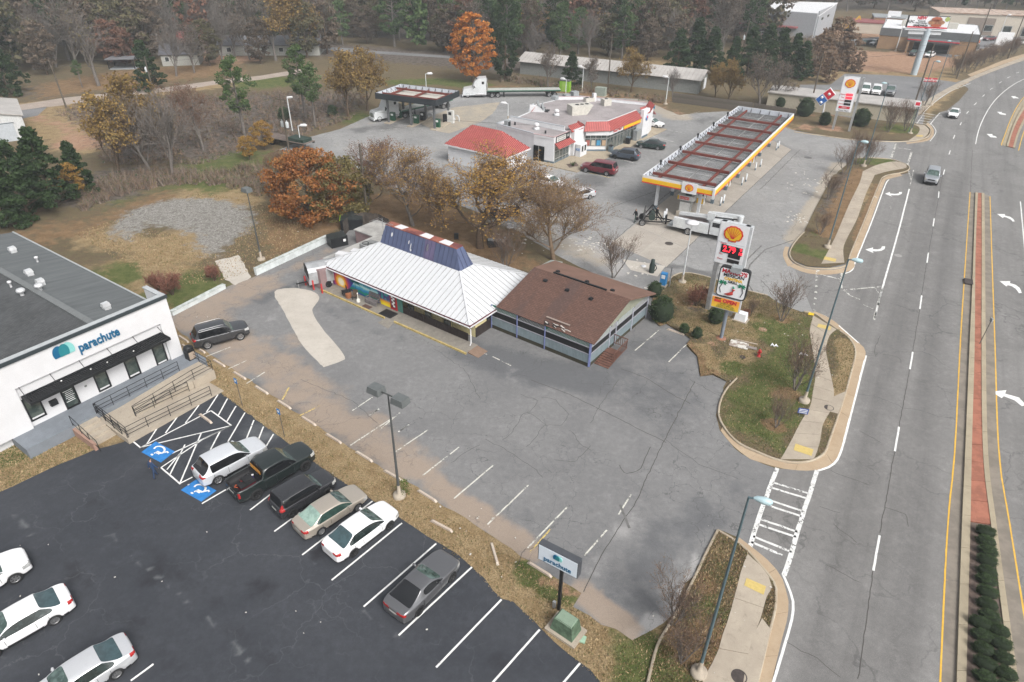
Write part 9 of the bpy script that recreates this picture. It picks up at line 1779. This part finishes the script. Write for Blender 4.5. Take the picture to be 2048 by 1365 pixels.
def scrub(poly,n,hs,ls,mi_pick):
 q=W(poly);xs=[p[0]for p in q];ys=[p[1]for p in q];k=0
 while k<n:
  x,y=rs_.uniform(min(xs),max(xs)),rs_.uniform(min(ys),max(ys))
  if not pip(np.array([x]),np.array([y]),q)[0]:continue
  k+=1;h=rs_.uniform(*hs);c=Vector((x,y,0));mi=mi_pick()
  for i in range(9):v=rv(rs_);p=c+Vector((v.x*h*.7,v.y*h*.7,abs(v.z)*h));leafq(mb,p,ls*rs_.uniform(.3,.9),rs_);mb.m[-1]=mi
  for i in range(14):v=rv(rs_);d=Vector((v.x*.8,v.y*.8,.5+abs(v.z)))*h*rs_.uniform(.6,1.3);b=c+Vector((v.y,v.x,0))*h*.3;s_=Vector((-v.y,v.x,0))*.045;o=len(mb.v);mb.v+=[tuple(b-s_),tuple(b+s_),tuple(b+d)];mb.f.append((o,o+1,o+2));mb.m.append(rs_.choice((0,2,2)));mb.sm.append(False)
scrub([(110,225),(240,200),(430,190),(640,180),(740,190),(700,240),(560,290),(500,300),(400,330),(300,330),(200,330),(180,270)],1700,(.2,1.0),.3,lambda:rs_.choice((0,0,1,2,2,3)))
scrub([(150,380),(230,350),(330,340),(420,345),(520,330),(560,360),(540,400),(440,372),(330,372),(230,395),(160,430)],700,(.3,1.3),.26,lambda:rs_.choice((0,1,2,3,3)))
scrub([(1640,480),(1620,500),(1600,480),(1650,400),(1690,335),(1720,335),(1690,400)],120,(.1,.35),.12,lambda:rs_.choice((0,1)))
scrub([(1460,70),(1600,80),(1700,90),(1680,140),(1560,130),(1480,120)],700,(.6,2.6),.5,lambda:rs_.choice((0,2,2,1)))
scrub([(1000,165),(1040,168),(1330,210),(1330,200),(1100,170),(1000,150)],160,(.4,1.6),.4,lambda:rs_.choice((0,3,3,2)))
obj('scrub',mb,[LF['brown'],LF['olive'],leafmat('leaf_greytwig',[(.09,.07,.055),(.16,.125,.10),(.21,.17,.145)]),LF['shrub']],kind='stuff')
mb=MB()
NOGRASS=[W(q_)for q_ in([(1626,630),(1619,663),(1622,688),(1627,719),(1630,755),(1625,786),(1619,816),(1599,850),(1584,880),(1568,909),(1558,924),(1628,926),(1640,886),(1653,830),(1675,835),(1694,783),(1668,788),(1664,765),(1656,727),(1652,701),(1660,675),(1676,661)],[(1496,1108),(1481,1143),(1471,1182),(1455,1240),(1442,1277),(1432,1312),(1410,1350),(1380,1420),(1505,1420),(1536,1290),(1542,1262),(1524,1238),(1532,1200),(1546,1172),(1522,1133)],[(1105,1290),(1100,1235),(1165,1245),(1160,1295)],[(210,460),(330,398),(470,398),(515,430),(445,510),(390,505),(375,475),(300,458),(220,480)])]
def turf(poly,n,z,h,mis):
 q=W(poly);xs=np.array([p[0]for p in q]);ys=np.array([p[1]for p in q]);X=np.random.uniform(xs.min(),xs.max(),n*4);Y=np.random.uniform(ys.min(),ys.max(),n*4);k=pip(X,Y,q);X=X[k][:n];Y=Y[k][:n]
 for q_ in NOGRASS:k_=pip(X,Y,q_);X=X[~k_];Y=Y[~k_]
 for x,y in zip(X,Y):a=rs_.uniform(0,6.28);s=h*rs_.uniform(.5,1.3);c_,s2=math.cos(a)*s*.35,math.sin(a)*s*.35;o=len(mb.v);mb.v+=[(x-c_,y-s2,z),(x+c_,y+s2,z),(x+rs_.uniform(-s,s)*.6,y+rs_.uniform(-s,s)*.6,z+s)];mb.f.append((o,o+1,o+2));mb.m.append(rs_.choice(mis));mb.sm.append(False)
strip=[(372,690),(440,740),(500,782),(600,850),(700,915),(800,972),(870,1018),(950,1068),(1040,1125),(1120,1170),(1148,1215),(1230,1268),(1262,1282),(1340,1240),(1297,1365),(1260,1420),(1205,1370),(1144,1316),(1108,1286),(1026,1207),(1005,1201),(987,1186),(944,1137),(872,1086),(787,1030),(720,987),(668,955),(565,880),(486,821),(442,788),(400,720)]
turf(strip,30000,0,.1,(0,0,0,1));turf([(0,880),(50,895),(190,885),(190,900),(100,938),(0,985)],5000,0,.1,(0,0,1));turf(mid,26000,.13,.09,(0,1,1,1));turf(south,14000,.13,.1,(1,2,0));turf([(150,470),(300,560),(380,570),(450,560),(520,540),(640,470),(540,410),(400,385),(200,450)],14000,0,.13,(0,0,1,2))
obj('grass',mb,[leafmat('blade_dry',[(.22,.15,.08),(.34,.25,.14),(.42,.33,.2)],1.5),leafmat('blade_green',[(.06,.075,.025),(.12,.125,.05),(.2,.18,.08)],1.5),leafmat('blade_brown',[(.12,.08,.045),(.2,.13,.075),(.28,.19,.11)],1.5)],kind='stuff')
# ----- the air: pale haze that fades the far wood
m=bpy.data.materials.new('haze');m.use_nodes=True;m.node_tree.nodes.remove(m.node_tree.nodes['Principled BSDF']);v=m.node_tree.nodes.new('ShaderNodeVolumePrincipled')
v.inputs['Color'].default_value=(.80,.86,.90,1);v.inputs['Density'].default_value=HAZE;m.node_tree.links.new(v.outputs[0],m.node_tree.nodes['Material Output'].inputs['Volume'])
mb=MB();mb.box((0,400,19),(1800,1300,40));obj('haze',mb,m,kind='stuff')
